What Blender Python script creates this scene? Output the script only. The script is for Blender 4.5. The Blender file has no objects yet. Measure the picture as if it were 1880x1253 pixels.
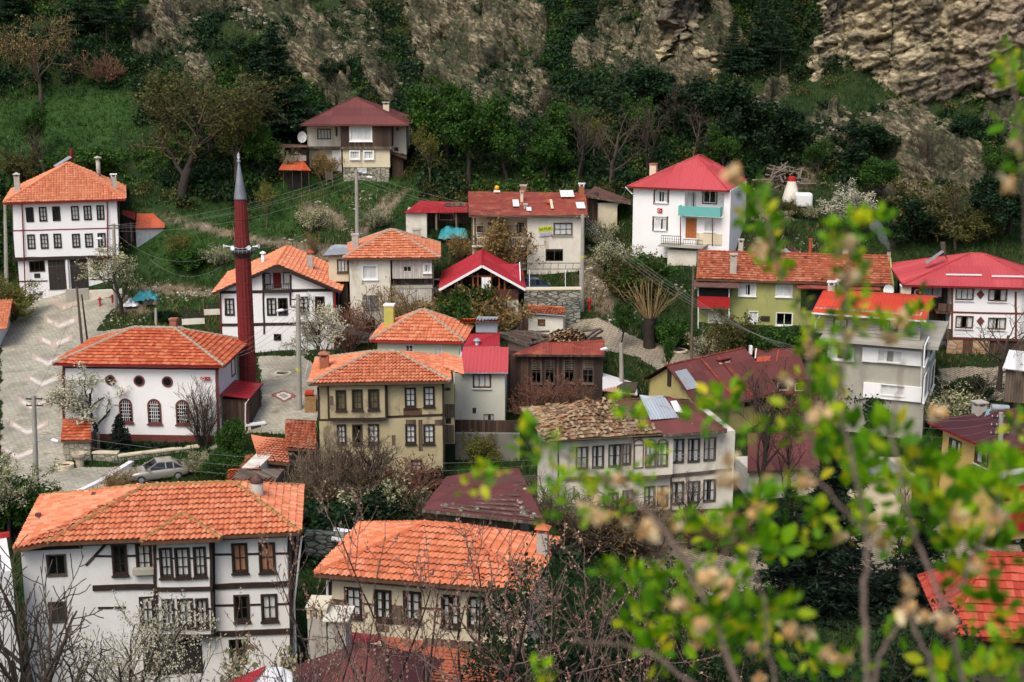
import bpy, math, random
import numpy as np
R = math.radians
SC = bpy.context.scene
COL = SC.collection
PI = math.pi
# ------------------------------------------------------------------ camera model
F = 2611.0; PITCH = R(13.0); CAM = np.array([0.0, 0.0, 40.0])
cp, sp_ = math.cos(PITCH), math.sin(PITCH)
def ray(px, py):
    u = (px-940.0)/F; v = (626.5-py)/F
    d = np.array([u, cp+v*sp_, -sp_+v*cp]); return d/d[1]
def at(px, py, Y): return CAM+ray(px, py)*Y
def project(x, y, z):
    dx, dy, dz = x-CAM[0], y-CAM[1], z-CAM[2]
    w = dy*cp-dz*sp_; up = dy*sp_+dz*cp
    w = np.maximum(w, 0.5)
    return 940+F*dx/w, 626.5-F*up/w
# ------------------------------------------------------------------ noise
def _h(i, j, k, seed):
    n = (i*374761393+j*668265263+k*1274126177+seed*974711) & 0x7fffffff
    n = ((n ^ (n >> 13))*1274126177) & 0x7fffffff
    n = ((n ^ (n >> 16))*668265263) & 0x7fffffff
    return (n & 0xffff)/65535.0
def vn(x, y, z=0.0, seed=0):
    x = np.asarray(x, float); y = np.asarray(y, float); z = np.zeros_like(x)+z
    i, j, k = np.floor(x).astype(np.int64), np.floor(y).astype(np.int64), np.floor(z).astype(np.int64)
    a, b, c = x-i, y-j, z-k
    a, b, c = a*a*(3-2*a), b*b*(3-2*b), c*c*(3-2*c)
    r = 0
    for di in (0, 1):
        for dj in (0, 1):
            for dk in (0, 1):
                r = r+_h(i+di, j+dj, k+dk, seed)*(a if di else 1-a)*(b if dj else 1-b)*(c if dk else 1-c)
    return r
def fbm(x, y, z=0.0, o=4, seed=0):
    s = 0; a = .5; t = 0
    for q in range(o):
        s = s+a*vn(np.asarray(x)*2**q, np.asarray(y)*2**q, np.asarray(z)*2**q, seed+q*17); t += a; a *= .5
    return s/t
def vor(x, y, z, seed=0):
    x, y, z = [np.asarray(q, float) for q in np.broadcast_arrays(x, y, z)]; i, j, k = [np.floor(q).astype(np.int64) for q in (x, y, z)]
    f1 = np.full(x.shape, 9.); f2 = np.full(x.shape, 9.); cid = np.zeros(x.shape)
    for a in (-1, 0, 1):
        for b in (-1, 0, 1):
            for c in (-1, 0, 1):
                I, J, K = i+a, j+b, k+c; d = (I+_h(I, J, K, seed)-x)**2+(J+_h(I, J, K, seed+1)-y)**2+(K+_h(I, J, K, seed+2)-z)**2
                m = d < f1; f2 = np.where(m, f1, np.minimum(f2, d)); cid = np.where(m, _h(I, J, K, seed+3), cid); f1 = np.where(m, d, f1)
    return np.sqrt(f1), np.sqrt(f2), cid
def sstep(a, b, x):
    t = np.clip((x-a)/(b-a), 0, 1); return t*t*(3-2*t)
# ------------------------------------------------------------------ mesh helpers
def link(o, parent=None):
    COL.objects.link(o)
    if parent is not None: o.parent = parent
    return o
def tag(o, label=None, cat=None, group=None, kind=None):
    if label: o['label'] = label
    if cat: o['category'] = cat
    if group: o['group'] = group
    if kind: o['kind'] = kind
    return o
def empty(name, loc, rz=0, label=None, cat=None, group=None):
    o = bpy.data.objects.new(name, None); o.empty_display_size = .3
    o.location = loc; o.rotation_euler = (0, 0, rz); link(o); return tag(o, label, cat, group)
def mesh_np(name, V, Fq, mat, parent=None, attr=None, smooth=False, attrs=None, obj=True):
    me = bpy.data.meshes.new(name)
    V = np.ascontiguousarray(V, dtype=np.float32); Fq = np.ascontiguousarray(Fq, dtype=np.int32)
    k = Fq.shape[1]
    me.vertices.add(len(V)); me.vertices.foreach_set('co', V.ravel())
    me.loops.add(Fq.size); me.loops.foreach_set('vertex_index', Fq.ravel())
    me.polygons.add(len(Fq)); me.polygons.foreach_set('loop_start', np.arange(0, Fq.size, k, dtype=np.int32))
    if smooth: me.polygons.foreach_set('use_smooth', np.ones(len(Fq), dtype=bool))
    me.update(calc_edges=True)
    if attr is not None:
        me.attributes.new('rnd', 'FLOAT', 'FACE').data.foreach_set('value', np.asarray(attr, dtype=np.float32))
    for kx, val in (attrs or {}).items():
        me.attributes.new(kx, 'FLOAT', 'POINT').data.foreach_set('value', np.asarray(val, dtype=np.float32))
    me.materials.append(mat)
    if not obj: return me
    o = bpy.data.objects.new(name, me); return link(o, parent)
class MB:
    def __init__(s, tf=None): s.v = []; s.f = []; s.tf = tf
    def add(s, vs, fs):
        b = len(s.v)
        if s.tf: vs = [s.tf(*p) for p in vs]
        s.v += [tuple(p) for p in vs]; s.f += [tuple(b+i for i in f) for f in fs]; return s
    def box(s, x0, y0, z0, x1, y1, z1):
        return s.add([(x0,y0,z0),(x1,y0,z0),(x1,y1,z0),(x0,y1,z0),(x0,y0,z1),(x1,y0,z1),(x1,y1,z1),(x0,y1,z1)],
              [(0,3,2,1),(4,5,6,7),(0,1,5,4),(1,2,6,5),(2,3,7,6),(3,0,4,7)])
    def quad(s, *p): return s.add(p, [tuple(range(len(p)))])
    def prism(s, poly, off):
        n = len(poly); off = np.array(off); a = [np.array(p, float) for p in poly]
        return s.add(a+[p+off for p in a], [tuple(range(n)), tuple(range(2*n-1, n-1, -1))]+[(i, (i+1) % n, n+(i+1) % n, n+i) for i in range(n)])
    def tube(s, pts, r, n=6, cap=True):
        pts = [np.array(p, float) for p in pts]; m = len(pts)
        rr = r if hasattr(r, '__len__') else [r]*m
        vs = []
        for i in range(m):
            t = pts[min(i+1, m-1)]-pts[max(i-1, 0)]; t = t/(np.linalg.norm(t)+1e-9)
            a = np.cross(t, (0, 0, 1.) if abs(t[2]) < .9 else (1., 0, 0)); a /= np.linalg.norm(a); b = np.cross(t, a)
            for q in range(n):
                w = 2*PI*q/n; vs.append(pts[i]+rr[i]*(math.cos(w)*a+math.sin(w)*b))
        fs = [(i*n+q, i*n+(q+1) % n, (i+1)*n+(q+1) % n, (i+1)*n+q) for i in range(m-1) for q in range(n)]
        if cap: fs += [tuple(range(n)), tuple(range(m*n-1, (m-1)*n-1, -1))]
        return s.add(vs, fs)
    def bar(s, p, q, w, h=None):
        p = np.array(p, float); q = np.array(q, float); h = h or w
        t = q-p; t /= np.linalg.norm(t)+1e-9
        a = np.cross(t, (0, 0, 1.) if abs(t[2]) < .95 else (0, 1., 0)); a /= np.linalg.norm(a); b = np.cross(a, t)
        o = [(-1,-1),(1,-1),(1,1),(-1,1)]
        vs = [p+i*a*w/2+j*b*h/2 for i, j in o]+[q+i*a*w/2+j*b*h/2 for i, j in o]
        return s.add(vs, [(0,3,2,1),(4,5,6,7),(0,1,5,4),(1,2,6,5),(2,3,7,6),(3,0,4,7)])
    def lathe(s, prof, c=(0, 0, 0), n=16):
        vs = [(c[0]+r*math.cos(2*PI*q/n), c[1]+r*math.sin(2*PI*q/n), c[2]+z) for r, z in prof for q in range(n)]
        m = len(prof)
        fs = [(i*n+q, i*n+(q+1) % n, (i+1)*n+(q+1) % n, (i+1)*n+q) for i in range(m-1) for q in range(n)]
        return s.add(vs, fs+[tuple(range(n-1, -1, -1)), tuple(range((m-1)*n, m*n))])
    def build(s, name, mat, parent=None, smooth=False, loc=None):
        me = bpy.data.meshes.new(name); me.from_pydata([tuple(map(float, p)) for p in s.v], [], s.f); me.update()
        if smooth: me.polygons.foreach_set('use_smooth', [True]*len(me.polygons))
        me.materials.append(mat)
        o = bpy.data.objects.new(name, me)
        if loc is not None: o.location = loc
        return link(o, parent)
def bevel(o, w=.02, seg=1):
    m = o.modifiers.new('bevel', 'BEVEL'); m.width = w; m.segments = seg; m.limit_method = 'ANGLE'; return o
# ------------------------------------------------------------------ materials
class NT:
    def __init__(s, name):
        s.m = bpy.data.materials.new(name); s.m.use_nodes = True; s.t = s.m.node_tree
        s.n = s.t.nodes; s.b = s.n['Principled BSDF']; s.out = s.n['Material Output']
    def new(s, ty, **kw):
        n = s.n.new('ShaderNode'+ty)
        for k, v in kw.items(): setattr(n, k, v)
        return n
    def l(s, a, b): s.t.links.new(a, b)
    def coord(s, scale=(1, 1, 1), rot=(0, 0, 0)):
        c = s.new('TexCoord'); mp = s.new('Mapping'); s.l(c.outputs['Object'], mp.inputs['Vector'])
        mp.inputs['Scale'].default_value = scale; mp.inputs['Rotation'].default_value = rot; return mp.outputs['Vector']
    def noise(s, vec, sc, detail=4, rough=.6):
        n = s.new('TexNoise'); n.inputs['Scale'].default_value = sc; n.inputs['Detail'].default_value = detail
        n.inputs['Roughness'].default_value = rough; s.l(vec, n.inputs['Vector']); return n.outputs['Fac']
    def ramp(s, fac, stops, interp='LINEAR'):
        r = s.new('ValToRGB'); e = r.color_ramp.elements; r.color_ramp.interpolation = interp
        while len(e) < len(stops): e.new(.5)
        for q, (p, c) in zip(e, stops):
            q.position = p; q.color = (*c, 1) if hasattr(c, '__len__') else (c, c, c, 1)
        s.l(fac, r.inputs['Fac']); return r.outputs['Color']
    def mix(s, fac, a, b, mode='MIX'):
        m = s.new('Mix', data_type='RGBA', blend_type=mode)
        for sock, v in ((m.inputs['Factor'], fac), (m.inputs['A'] if 0 else m.inputs[6], a), (m.inputs[7], b)):
            if hasattr(v, 'is_linked'): s.l(v, sock)
            elif hasattr(v, '__len__'): sock.default_value = (*v, 1)
            else: sock.default_value = v
        return m.outputs[2]
    def mul(s, a, k, op='MULTIPLY'):
        m = s.new('Math', operation=op)
        for q, v in enumerate((a, k)):
            if hasattr(v, 'is_linked'): s.l(v, m.inputs[q])
            else: m.inputs[q].default_value = v
        return m.outputs[0]
    def attr(s, name): a = s.new('Attribute'); a.attribute_name = name; return a.outputs['Fac']
    def bump(s, h, strength=.4, dist=.03):
        b = s.new('Bump'); b.inputs['Strength'].default_value = strength; b.inputs['Distance'].default_value = dist
        s.l(h, b.inputs['Height']); s.l(b.outputs['Normal'], s.b.inputs['Normal'])
    def col(s, c): s.l(c, s.b.inputs['Base Color'])
def M(name, c, c2=None, sc=2., rough=.8, stain=None, ssc=.8, thr=.55, soft=.12, st_stretch=1., bump=.15, bsc=30, metal=0, pal=None, vary=0., spec=.3):
    """surface: c/c2 mottled by noise, optional stain patches, optional per-face palette (attribute rnd)"""
    t = NT(name); v = t.coord()
    base = t.ramp(t.attr('rnd'), pal) if pal else None
    n1 = t.noise(v, sc)
    lo = t.ramp(n1, [(.3, c), (.7, c2 or c)])
    if base is not None: lo = t.mix(.75, lo, base)
    if stain:
        vs = t.coord((1, 1, st_stretch)); ns = t.noise(vs, ssc, 6, .68)
        lo = t.mix(t.ramp(ns, [(thr, 0.), (thr+soft, 1.)]), lo, stain)
    if vary:
        n3 = t.noise(v, 14., 3); lo = t.mix(vary, lo, t.ramp(n3, [(.3, .3), (.7, 1.)]), 'MULTIPLY')
    t.col(lo); t.b.inputs['Roughness'].default_value = rough; t.b.inputs['Metallic'].default_value = metal
    t.b.inputs['Specular IOR Level'].default_value = spec
    if bump: t.bump(t.noise(v, bsc, 4), bump, .02)
    return t.m
def Mleaf(name, pal, trans=.3, rough=.6, clump=0.45):
    t = NT(name); g = t.new('NewGeometry'); oi = t.new('ObjectInfo')
    c = t.ramp(g.outputs['Random Per Island'], pal)
    v = t.coord(); n = t.noise(v, clump, 2)
    c = t.mix(.55, c, t.ramp(n, [(.36, (.42, .45, .4)), (.62, (1.25, 1.2, 1.0))]), 'MULTIPLY')
    c = t.mix(.5, c, t.ramp(oi.outputs['Random'], [(0, (.72, .75, .75)), (1, (1.2, 1.15, 1.05))]), 'MULTIPLY')
    t.col(c); t.b.inputs['Roughness'].default_value = rough; t.b.inputs['Specular IOR Level'].default_value = .2
    tr = t.new('BsdfTranslucent'); t.l(c, tr.inputs['Color'])
    ms = t.new('MixShader'); ms.inputs[0].default_value = trans
    t.l(t.b.outputs[0], ms.inputs[1]); t.l(tr.outputs[0], ms.inputs[2]); t.l(ms.outputs[0], t.out.inputs['Surface'])
    return t.m
def Mglass():
    t = NT('window_glass'); tr = t.new('BsdfTransparent'); tr.inputs['Color'].default_value = (.93, .95, .95, 1)
    gl = t.new('BsdfGlossy'); gl.inputs['Roughness'].default_value = .04
    fr = t.new('LayerWeight'); fr.inputs['Blend'].default_value = .5
    fx = t.mul(t.mul(t.mul(fr.outputs['Facing'], 3., 'POWER'), .5), .07, 'ADD')
    ms = t.new('MixShader'); t.l(fx, ms.inputs[0]); t.l(tr.outputs[0], ms.inputs[1]); t.l(gl.outputs[0], ms.inputs[2])
    t.l(ms.outputs[0], t.out.inputs['Surface']); return t.m
def Mstone(name, pal, mortar, sc=2.2, bump=.8, stretch=(1, 1, 1.6)):
    t = NT(name); v = t.coord(stretch)
    vo = t.new('TexVoronoi'); vo.inputs['Scale'].default_value = sc; t.l(v, vo.inputs['Vector'])
    ve = t.new('TexVoronoi', feature='DISTANCE_TO_EDGE'); ve.inputs['Scale'].default_value = sc; t.l(v, ve.inputs['Vector'])
    hs = t.new('SeparateColor'); t.l(vo.outputs['Color'], hs.inputs[0])
    c = t.ramp(hs.outputs[0], pal)
    c = t.mix(.5, c, t.ramp(t.noise(v, 9), [(.3, .45), (.7, 1.1)]), 'MULTIPLY')
    e = t.ramp(ve.outputs['Distance'], [(.03, 0.), (.1, 1.)])
    t.col(t.mix(e, mortar, c)); t.b.inputs['Roughness'].default_value = .9
    t.bump(e, bump, .06); return t.m
def Mplank(name, pal, w=.18, vert=True, rough=.85):
    t = NT(name); c = t.new('TexCoord'); s = t.new('SeparateXYZ'); t.l(c.outputs['Object'], s.inputs[0])
    ax = t.mul(s.outputs['X'], s.outputs['Y'], 'ADD') if vert else s.outputs['Z']
    k = t.mul(ax, 1/w); fl = t.mul(k, 0, 'FLOOR'); wn = t.new('TexWhiteNoise', noise_dimensions='1D'); t.l(fl, wn.inputs['W'])
    fr = t.mul(k, 0, 'FRACT'); gap = t.ramp(fr, [(.0, 0.), (.07, 1.), (.93, 1.), (1., 0.)])
    v = t.coord((6, 6, .7) if vert else (.7, .7, 6)); n = t.noise(v, 2.5, 5)
    co = t.mix(.6, t.ramp(wn.outputs['Value'], pal), t.ramp(n, [(.3, .35), (.7, 1.15)]), 'MULTIPLY')
    t.col(t.mix(gap, (.01, .009, .008), co)); t.b.inputs['Roughness'].default_value = rough
    t.bump(gap, .6, .03); return t.m
WHITE = M('white_plaster', (.80, .79, .77), (.70, .69, .66), .9, .9, stain=(.46, .42, .35), ssc=.7, thr=.58, soft=.2, st_stretch=.35, vary=.12)
WHITE2 = M('bright_white_plaster', (.83, .82, .81), (.78, .77, .75), .6, .9, stain=(.66, .62, .56), ssc=.4, thr=.64, soft=.18, st_stretch=.3)
OLDWHITE = M('weathered_white_plaster', (.72, .68, .58), (.58, .54, .44), 1.1, .9, stain=(.34, .29, .2), ssc=.8, thr=.56, soft=.16, st_stretch=.4, bump=.3)
BEIGE = M('beige_plaster', (.56, .50, .36), (.46, .40, .27), .9, .9, stain=(.28, .23, .15), ssc=.8, thr=.57, soft=.15, st_stretch=.45, bump=.25)
CREAM = M('cream_plaster', (.66, .58, .42), (.56, .49, .34), .8, .9, stain=(.34, .29, .2), ssc=.9, thr=.58, soft=.14, st_stretch=.5, bump=.25)
YELLOWOLD = M('yellow_old_plaster', (.46, .40, .24), (.36, .3, .17), .7, .9, stain=(.2, .16, .1), ssc=.7, thr=.54, soft=.1, st_stretch=.6, bump=.35)
YELLOWP = M('yellow_painted_plaster', (.62, .43, .13), (.56, .39, .13), .6, .85)
PALEGREEN = M('pale_green_plaster', (.55, .58, .42), (.5, .52, .4), .6, .9, stain=(.36, .36, .26), ssc=.6, thr=.62, st_stretch=.4)
PALEGREY = M('pale_grey_plaster', (.58, .57, .47), (.5, .5, .42), .6, .9, stain=(.33, .32, .25), ssc=.7, thr=.6, st_stretch=.35)
OLIVE = M('olive_green_plaster', (.36, .36, .12), (.28, .29, .11), .6, .9, stain=(.2, .2, .1), ssc=.7, thr=.56, soft=.2, st_stretch=.4)
OLIVE2 = M('mustard_plaster', (.44, .37, .14), (.34, .28, .11), .6, .9, stain=(.2, .16, .08), ssc=.8, thr=.58, st_stretch=.4)
CONCRETE = M('concrete', (.4, .38, .31), (.31, .3, .25), .8, .9, stain=(.2, .19, .15), ssc=.6, thr=.58, soft=.2, st_stretch=.3, bump=.25)
CONCBOARD = Mplank('grey_boards', [(0, (.36, .34, .28)), (1, (.45, .43, .36))], .25, False)
WHITEWOOD = Mplank('white_boards', [(0, (.5, .46, .4)), (1, (.66, .62, .55))], .16, True)
DARKWOOD = Mplank('dark_brown_boards', [(0, (.035, .02, .014)), (.6, (.075, .04, .025)), (1, (.14, .08, .05))], .2, True)
OLDWOOD = Mplank('weathered_boards', [(0, (.09, .065, .045)), (.6, (.16, .12, .085)), (1, (.24, .19, .14))], .2, True)
LATH = Mplank('exposed_laths', [(0, (.08, .055, .035)), (1, (.19, .14, .09))], .09, True)
TIMBER = M('black_timber', (.022, .014, .011), (.045, .028, .02), 4, .75, bump=.4)
BROWNT = M('brown_timber', (.07, .035, .02), (.13, .07, .04), 4, .75, bump=.4)
REDBROWN = M('oxide_red_paint', (.16, .045, .035), (.12, .035, .03), 3, .6)
REDPAINT = M('red_paint', (.42, .02, .02), (.34, .018, .018), 3, .5)
REDDARK = M('dark_red_paint', (.2, .012, .014), (.15, .011, .012), 3, .5)
WHITEPAINT = M('white_paint', (.8, .8, .79), (.74, .74, .72), 3, .5, bump=0)
TEAL = M('teal_paint', (.13, .42, .38), (.12, .39, .36), 2, .6)
ORANGEWOOD = M('orange_varnished_wood', (.36, .12, .03), (.24, .075, .02), 5, .5)
IRON = M('dark_iron', (.02, .018, .017), (.04, .03, .025), 6, .6)
GREYMETAL = M('galvanised_metal', (.38, .41, .43), (.28, .3, .32), 2, .5, metal=.3, stain=(.3, .16, .07), ssc=1.2, thr=.62)
CURTAIN = M('curtain_cloth', (.82, .81, .78), (.7, .69, .66), 2, .9, bump=0)
CURTAIN2 = M('brown_curtain_cloth', (.55, .27, .16), (.45, .21, .12), 2, .9, bump=0)
SHUTTER = M('dark_shutter_wood', (.07, .055, .045), (.1, .08, .06), 4, .8)
GLASS = Mglass()
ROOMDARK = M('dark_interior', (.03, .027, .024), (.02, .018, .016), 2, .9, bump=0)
BRICK = M('red_brick', (.36, .12, .06), (.25, .09, .05), 5, .9, stain=(.3, .27, .22), ssc=2, thr=.55)
CHIMP = M('chimney_render', (.45, .43, .37), (.34, .32, .27), 1.5, .9, stain=(.16, .14, .11), ssc=1.2, thr=.58, st_stretch=.5)
CHIMY = M('yellow_green_render', (.5, .46, .1), (.42, .39, .09), 2, .85)
MORTAR = M('ridge_mortar', (.38, .33, .25), (.27, .23, .17), 3, .95, bump=.5, bsc=12)
STONE = Mstone('rubble_stone', [(0, (.2, .18, .13)), (.5, (.33, .31, .23)), (1, (.45, .41, .3))], (.1, .09, .07))
STONEG = Mstone('green_grey_stone', [(0, (.14, .15, .12)), (.5, (.27, .28, .22)), (1, (.38, .37, .3))], (.05, .055, .04), 1.6, 1., (1, 1, 2.6))
STONEC = Mstone('tan_stone_cladding', [(0, (.4, .2, .1)), (.5, (.5, .3, .16)), (1, (.55, .4, .26))], (.25, .17, .11), 1.6, .4)
def tilepal(a, b, c): return [(0, a), (.55, b), (1, c)]
T_ORANGE = M('orange_clay_tile', (.66, .215, .10), (.58, .175, .078), .6, .85, pal=tilepal((.50, .14, .062), (.66, .212, .10), (.74, .31, .175)), stain=(.36, .14, .075), ssc=.5, thr=.6, soft=.2, vary=.18)
T_ORANGE2 = M('pale_orange_tile', (.69, .24, .115), (.6, .19, .085), .6, .8, pal=tilepal((.54, .16, .075), (.69, .24, .12), (.78, .36, .21)), stain=(.42, .2, .12), ssc=.5, thr=.62, soft=.2, vary=.18)
T_RED = M('red_orange_tile', (.6, .13, .05), (.48, .095, .035), .6, .8, pal=tilepal((.4, .07, .025), (.58, .125, .05), (.7, .25, .12)), stain=(.26, .07, .035), ssc=.5, thr=.62, soft=.2, vary=.4)
T_CRIM = M('brick_red_tile', (.5, .07, .035), (.4, .05, .028), .6, .8, pal=tilepal((.32, .035, .02), (.48, .065, .035), (.58, .13, .08)), stain=(.2, .04, .025), ssc=.6, thr=.62, vary=.3)
T_OLDRED = M('weathered_red_tile', (.54, .15, .07), (.42, .105, .05), .6, .85, pal=tilepal((.33, .075, .035), (.52, .145, .065), (.62, .26, .15)), stain=(.05, .032, .022), ssc=1.3, thr=.60, soft=.06, vary=.5)
T_ANCIENT = M('mossy_ancient_tile', (.3, .2, .12), (.18, .11, .06), 1.2, .95, pal=[(0, (.07, .04, .022)), (.3, (.22, .12, .06)), (.5, (.36, .25, .14)), (.75, (.5, .4, .24)), (1, (.33, .1, .04))], stain=(.06, .045, .03), ssc=1.0, thr=.6, soft=.1, vary=.4)
def mp(a, b): return [(0, a), (1, b)]
R_CRIM = M('crimson_sheet', (.38, .024, .032), (.32, .02, .028), .5, .42, pal=mp((.32, .019, .026), (.42, .028, .036)), stain=(.46, .11, .09), ssc=.8, thr=.57, soft=.2, st_stretch=.4, bump=.1, vary=.2)
R_PINK = M('faded_red_sheet', (.48, .07, .075), (.42, .055, .06), .5, .38, pal=mp((.43, .055, .06), (.52, .085, .09)), stain=(.34, .07, .06), ssc=.8, thr=.58, soft=.2, st_stretch=.4, bump=.1, vary=.2)
R_MAROON = M('maroon_sheet', (.14, .04, .036), (.11, .032, .03), .5, .7, pal=mp((.105, .03, .028), (.17, .05, .044)), stain=(.22, .08, .045), ssc=.8, thr=.62, bump=.1)
R_DARKM = M('dark_maroon_sheet', (.075, .02, .022), (.055, .016, .018), .5, .55, pal=mp((.05, .014, .016), (.09, .025, .026)), bump=.1)
R_RUST = M('rusty_red_sheet', (.28, .055, .035), (.2, .04, .028), .7, .6, pal=mp((.19, .035, .027), (.32, .065, .04)), stain=(.42, .13, .05), ssc=1.1, thr=.5, soft=.2, st_stretch=.35, bump=.3, vary=.3)
R_ORANGE = M('orange_red_sheet', (.58, .055, .024), (.48, .042, .02), .6, .5, pal=mp((.46, .04, .018), (.64, .07, .028)), stain=(.62, .3, .16), ssc=1.5, thr=.66, bump=.1)
R_RUSTOR = M('rusty_orange_sheet', (.5, .1, .035), (.36, .06, .025), .8, .6, pal=mp((.4, .07, .03), (.55, .12, .045)), stain=(.3, .12, .07), ssc=1.2, thr=.58, bump=.2)
R_BROWN = M('brown_sheet', (.14, .07, .055), (.1, .05, .04), .6, .6, pal=mp((.1, .05, .04), (.17, .085, .065)), stain=(.26, .14, .09), ssc=1.2, thr=.6, bump=.2)
R_GREY = M('grey_sheet', (.4, .44, .47), (.3, .34, .37), .6, .5, pal=mp((.32, .36, .39), (.46, .5, .53)), stain=(.36, .2, .1), ssc=1.4, thr=.53, soft=.2, st_stretch=.4, bump=.2, metal=.2)
R_STRIPE = M('striped_rust_sheet', (.6, .58, .54), (.5, .46, .42), .6, .6, pal=[(0, (.42, .1, .04)), (.45, (.5, .2, .1)), (.5, (.66, .66, .64)), (1, (.6, .62, .62))], bump=.1)
R_WHITE = M('white_sheet', (.74, .74, .72), (.66, .66, .64), .6, .5, stain=(.4, .3, .2), ssc=1.2, thr=.64, bump=.1)
# ------------------------------------------------------------------ terrain: linear RBF through measured ground points
CTRL = []
def cY(px, py, Y): CTRL.append(tuple(at(px, py, Y)))
def cZ(px, py, z):
    d = ray(px, py); CTRL.append(tuple(CAM+d*((z-CAM[2])/d[2])))
for a in [(60,870,7.5),(110,700,9.5),(115,570,12.2),(30,700,9.6),(185,806,8.0),(412,818,8.0),(290,886,7.6),(520,720,10),(500,785,9),(405,652,10.7),(610,655,10.7),
          (700,632,11.5),(880,612,12.5),(700,893,8),(890,775,9.5),(1050,742,10.5),(1000,606,13),(1150,622,13),(1250,657,12.5),(1060,577,14.3),
          (1300,770,9.5),(1340,985,7),(1100,1000,7),(1800,1010,7.5),(1700,960,7),(1600,850,8.6),(1550,1050,7)]: cZ(*a)
for a in [(25,545,141),(222,532,139),(1000,505,131),(830,470,134),(800,432,137),(650,330,149),(560,330,150),(735,325,150),(1190,492,131),(1260,500,128),(1370,470,132),(1290,655,116),
          (1650,600,117),(1760,668,111),(1880,668,110),(545,1275,66),(40,1290,64),(800,1320,58),(330,372,145),(100,200,165),(100,0,186),(60,320,152),(450,260,158),(300,100,177),(520,110,174),
          (280,470,141),(450,420,143),(350,560,133),(940,325,148),(940,225,161),(940,100,176),(940,0,187),(1250,275,150),(1250,150,163),(1250,0,174),(1450,330,143),(1430,150,161),(1430,0,174),
          (1700,400,139),(1700,230,155),(1860,420,136),(1880,240,153),(700,190,164),(700,0,184),(1550,450,134)]: cY(*a)
CTRL += [(x, y, z) for x, y, z in [(-60,45,9),(0,45,9),(60,45,9),(-60,30,16),(0,30,15),(60,30,16),(0,15,26.5),(-40,15,26),(40,15,26),(0,4,35.2),(40,0,36.5),(-40,0,36.5),(0,-12,41),(50,-12,41),(-50,-12,41),
         (-100,110,12),(100,90,9),(-100,60,9),(-110,150,26),(110,130,22),(-70,210,60),(0,210,60),(50,195,58),(100,190,58),(-110,200,56),(0,250,88),(-90,250,86),(90,250,88),(75,175,46),(100,160,36),(52,172,46),(40,80,7.2),(0,85,7.2),(-20,85,7.4)]]
CT = np.array(CTRL); 
def _rbf():
    D = np.linalg.norm(CT[:, None, :2]-CT[None, :, :2], axis=2); n = len(CT)
    A = np.zeros((n+3, n+3)); A[:n, :n] = D-np.eye(n)*.6; A[:n, n] = 1; A[:n, n+1:] = CT[:, :2]; A[n:, :n] = A[:n, n:].T
    return np.linalg.solve(A, np.concatenate([CT[:, 2], [0, 0, 0]]))
WT = _rbf()
GX0, GX1, GY0, GY1, GS = -125., 125., -16., 262., .5
gx = np.arange(GX0, GX1+GS/2, GS); gy = np.arange(GY0, GY1+GS/2, GS)
def _eval():
    Z = np.empty((len(gy), len(gx)))
    for i, y in enumerate(gy):
        d = np.sqrt((gx[:, None]-CT[None, :, 0])**2+(y-CT[None, :, 1])**2)
        Z[i] = d@WT[:-3]+WT[-3]+WT[-2]*gx+WT[-1]*y
    return Z
XX, YY = np.meshgrid(gx, gy)
ZS = _eval()                                             # smooth ground
def img_masks(X, Y, Z):
    """where bare rock, dirt and grass lie on the hill (measured in the photo, carried to the ground)"""
    px, py = project(X, Y, Z)
    n = fbm(X*.09, Y*.09, Z*.09, 4, 5)-.5
    def el(cx, cy, rx, ry, ang=0., k=1.1):
        c, s = math.cos(R(ang)), math.sin(R(ang)); a = ((px-cx)*c+(py-cy)*s)/(rx*1.15); b = (-(px-cx)*s+(py-cy)*c)/(ry*1.15)
        return sstep(1.25, .6, np.sqrt(a*a+b*b)+n*k)
    rock = np.zeros_like(X)
    for e in [(315,55,45,75,62),(350,110,60,22,60),(545,60,110,45,55),(600,130,70,30,60),(465,30,50,40,40),(660,60,60,40,40),(700,150,50,25,60),(860,90,95,100,30),(935,170,70,50,10),(960,60,60,50,30),(800,30,50,45,40),
              (1110,60,40,70,40),(1265,60,80,75,20),(1220,120,50,40,30),(1170,90,50,50,50),(1410,178,48,16,-30),(1720,265,100,22,32),(1560,235,70,28,20),(1680,310,80,20,20),(1740,320,60,16,30),(1500,255,60,25,10),(1870,230,60,30,20),
              (700,-60,500,60,0),(1200,-60,300,60,0)]:
        rock = np.maximum(rock, el(*e))
    dirt = np.zeros_like(X)
    for e in [(400,425,110,7,13),(560,460,60,12,15),(680,410,60,7,-55),(640,470,70,14,10),(720,380,40,6,-50),(600,400,40,14,20),(1640,340,60,20,10),(235,560,45,14,10),(1010,190,12,90,-20),(330,535,80,10,5),(1110,520,40,50,-30),(1440,320,60,30,0)]:
        dirt = np.maximum(dirt, el(*e, k=.7))
    lush = np.zeros_like(X)
    for e in [(110,215,140,60,0),(60,270,90,70,0),(350,450,120,70,0),(560,400,90,40,0),(330,550,90,20,0),(640,360,120,50,0),(160,200,60,40,0),(1660,320,60,30,0)]:
        lush = np.maximum(lush, el(*e, k=.8))
    hill = sstep(138, 150, Y)
    return rock*sstep(120, 140, Y), dirt, lush, hill
rockM, dirtM, lushM, hillM = img_masks(XX, YY, ZS)
ZT = ZS+(fbm(XX*.25, YY*.25, 0, 4, 1)-.5)*.35*sstep(60, 80, YY)
ZT += hillM*(fbm(XX*.08, YY*.08, 0, 5, 2)-.5)*3.0
q_ = ZS*.8+XX*.55+3*fbm(XX*.1, YY*.1, 0, 3, 9)
strat = np.abs(((q_*.55) % 1)-.5)*2
ZT += rockM*hillM*((fbm(XX*.3, YY*.3, 0, 5, 3)-.45)*3.6-np.abs(fbm(XX*.45, YY*.3, 0, 4, 13)-.5)*3.0+(strat-.5)*.8)
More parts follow.
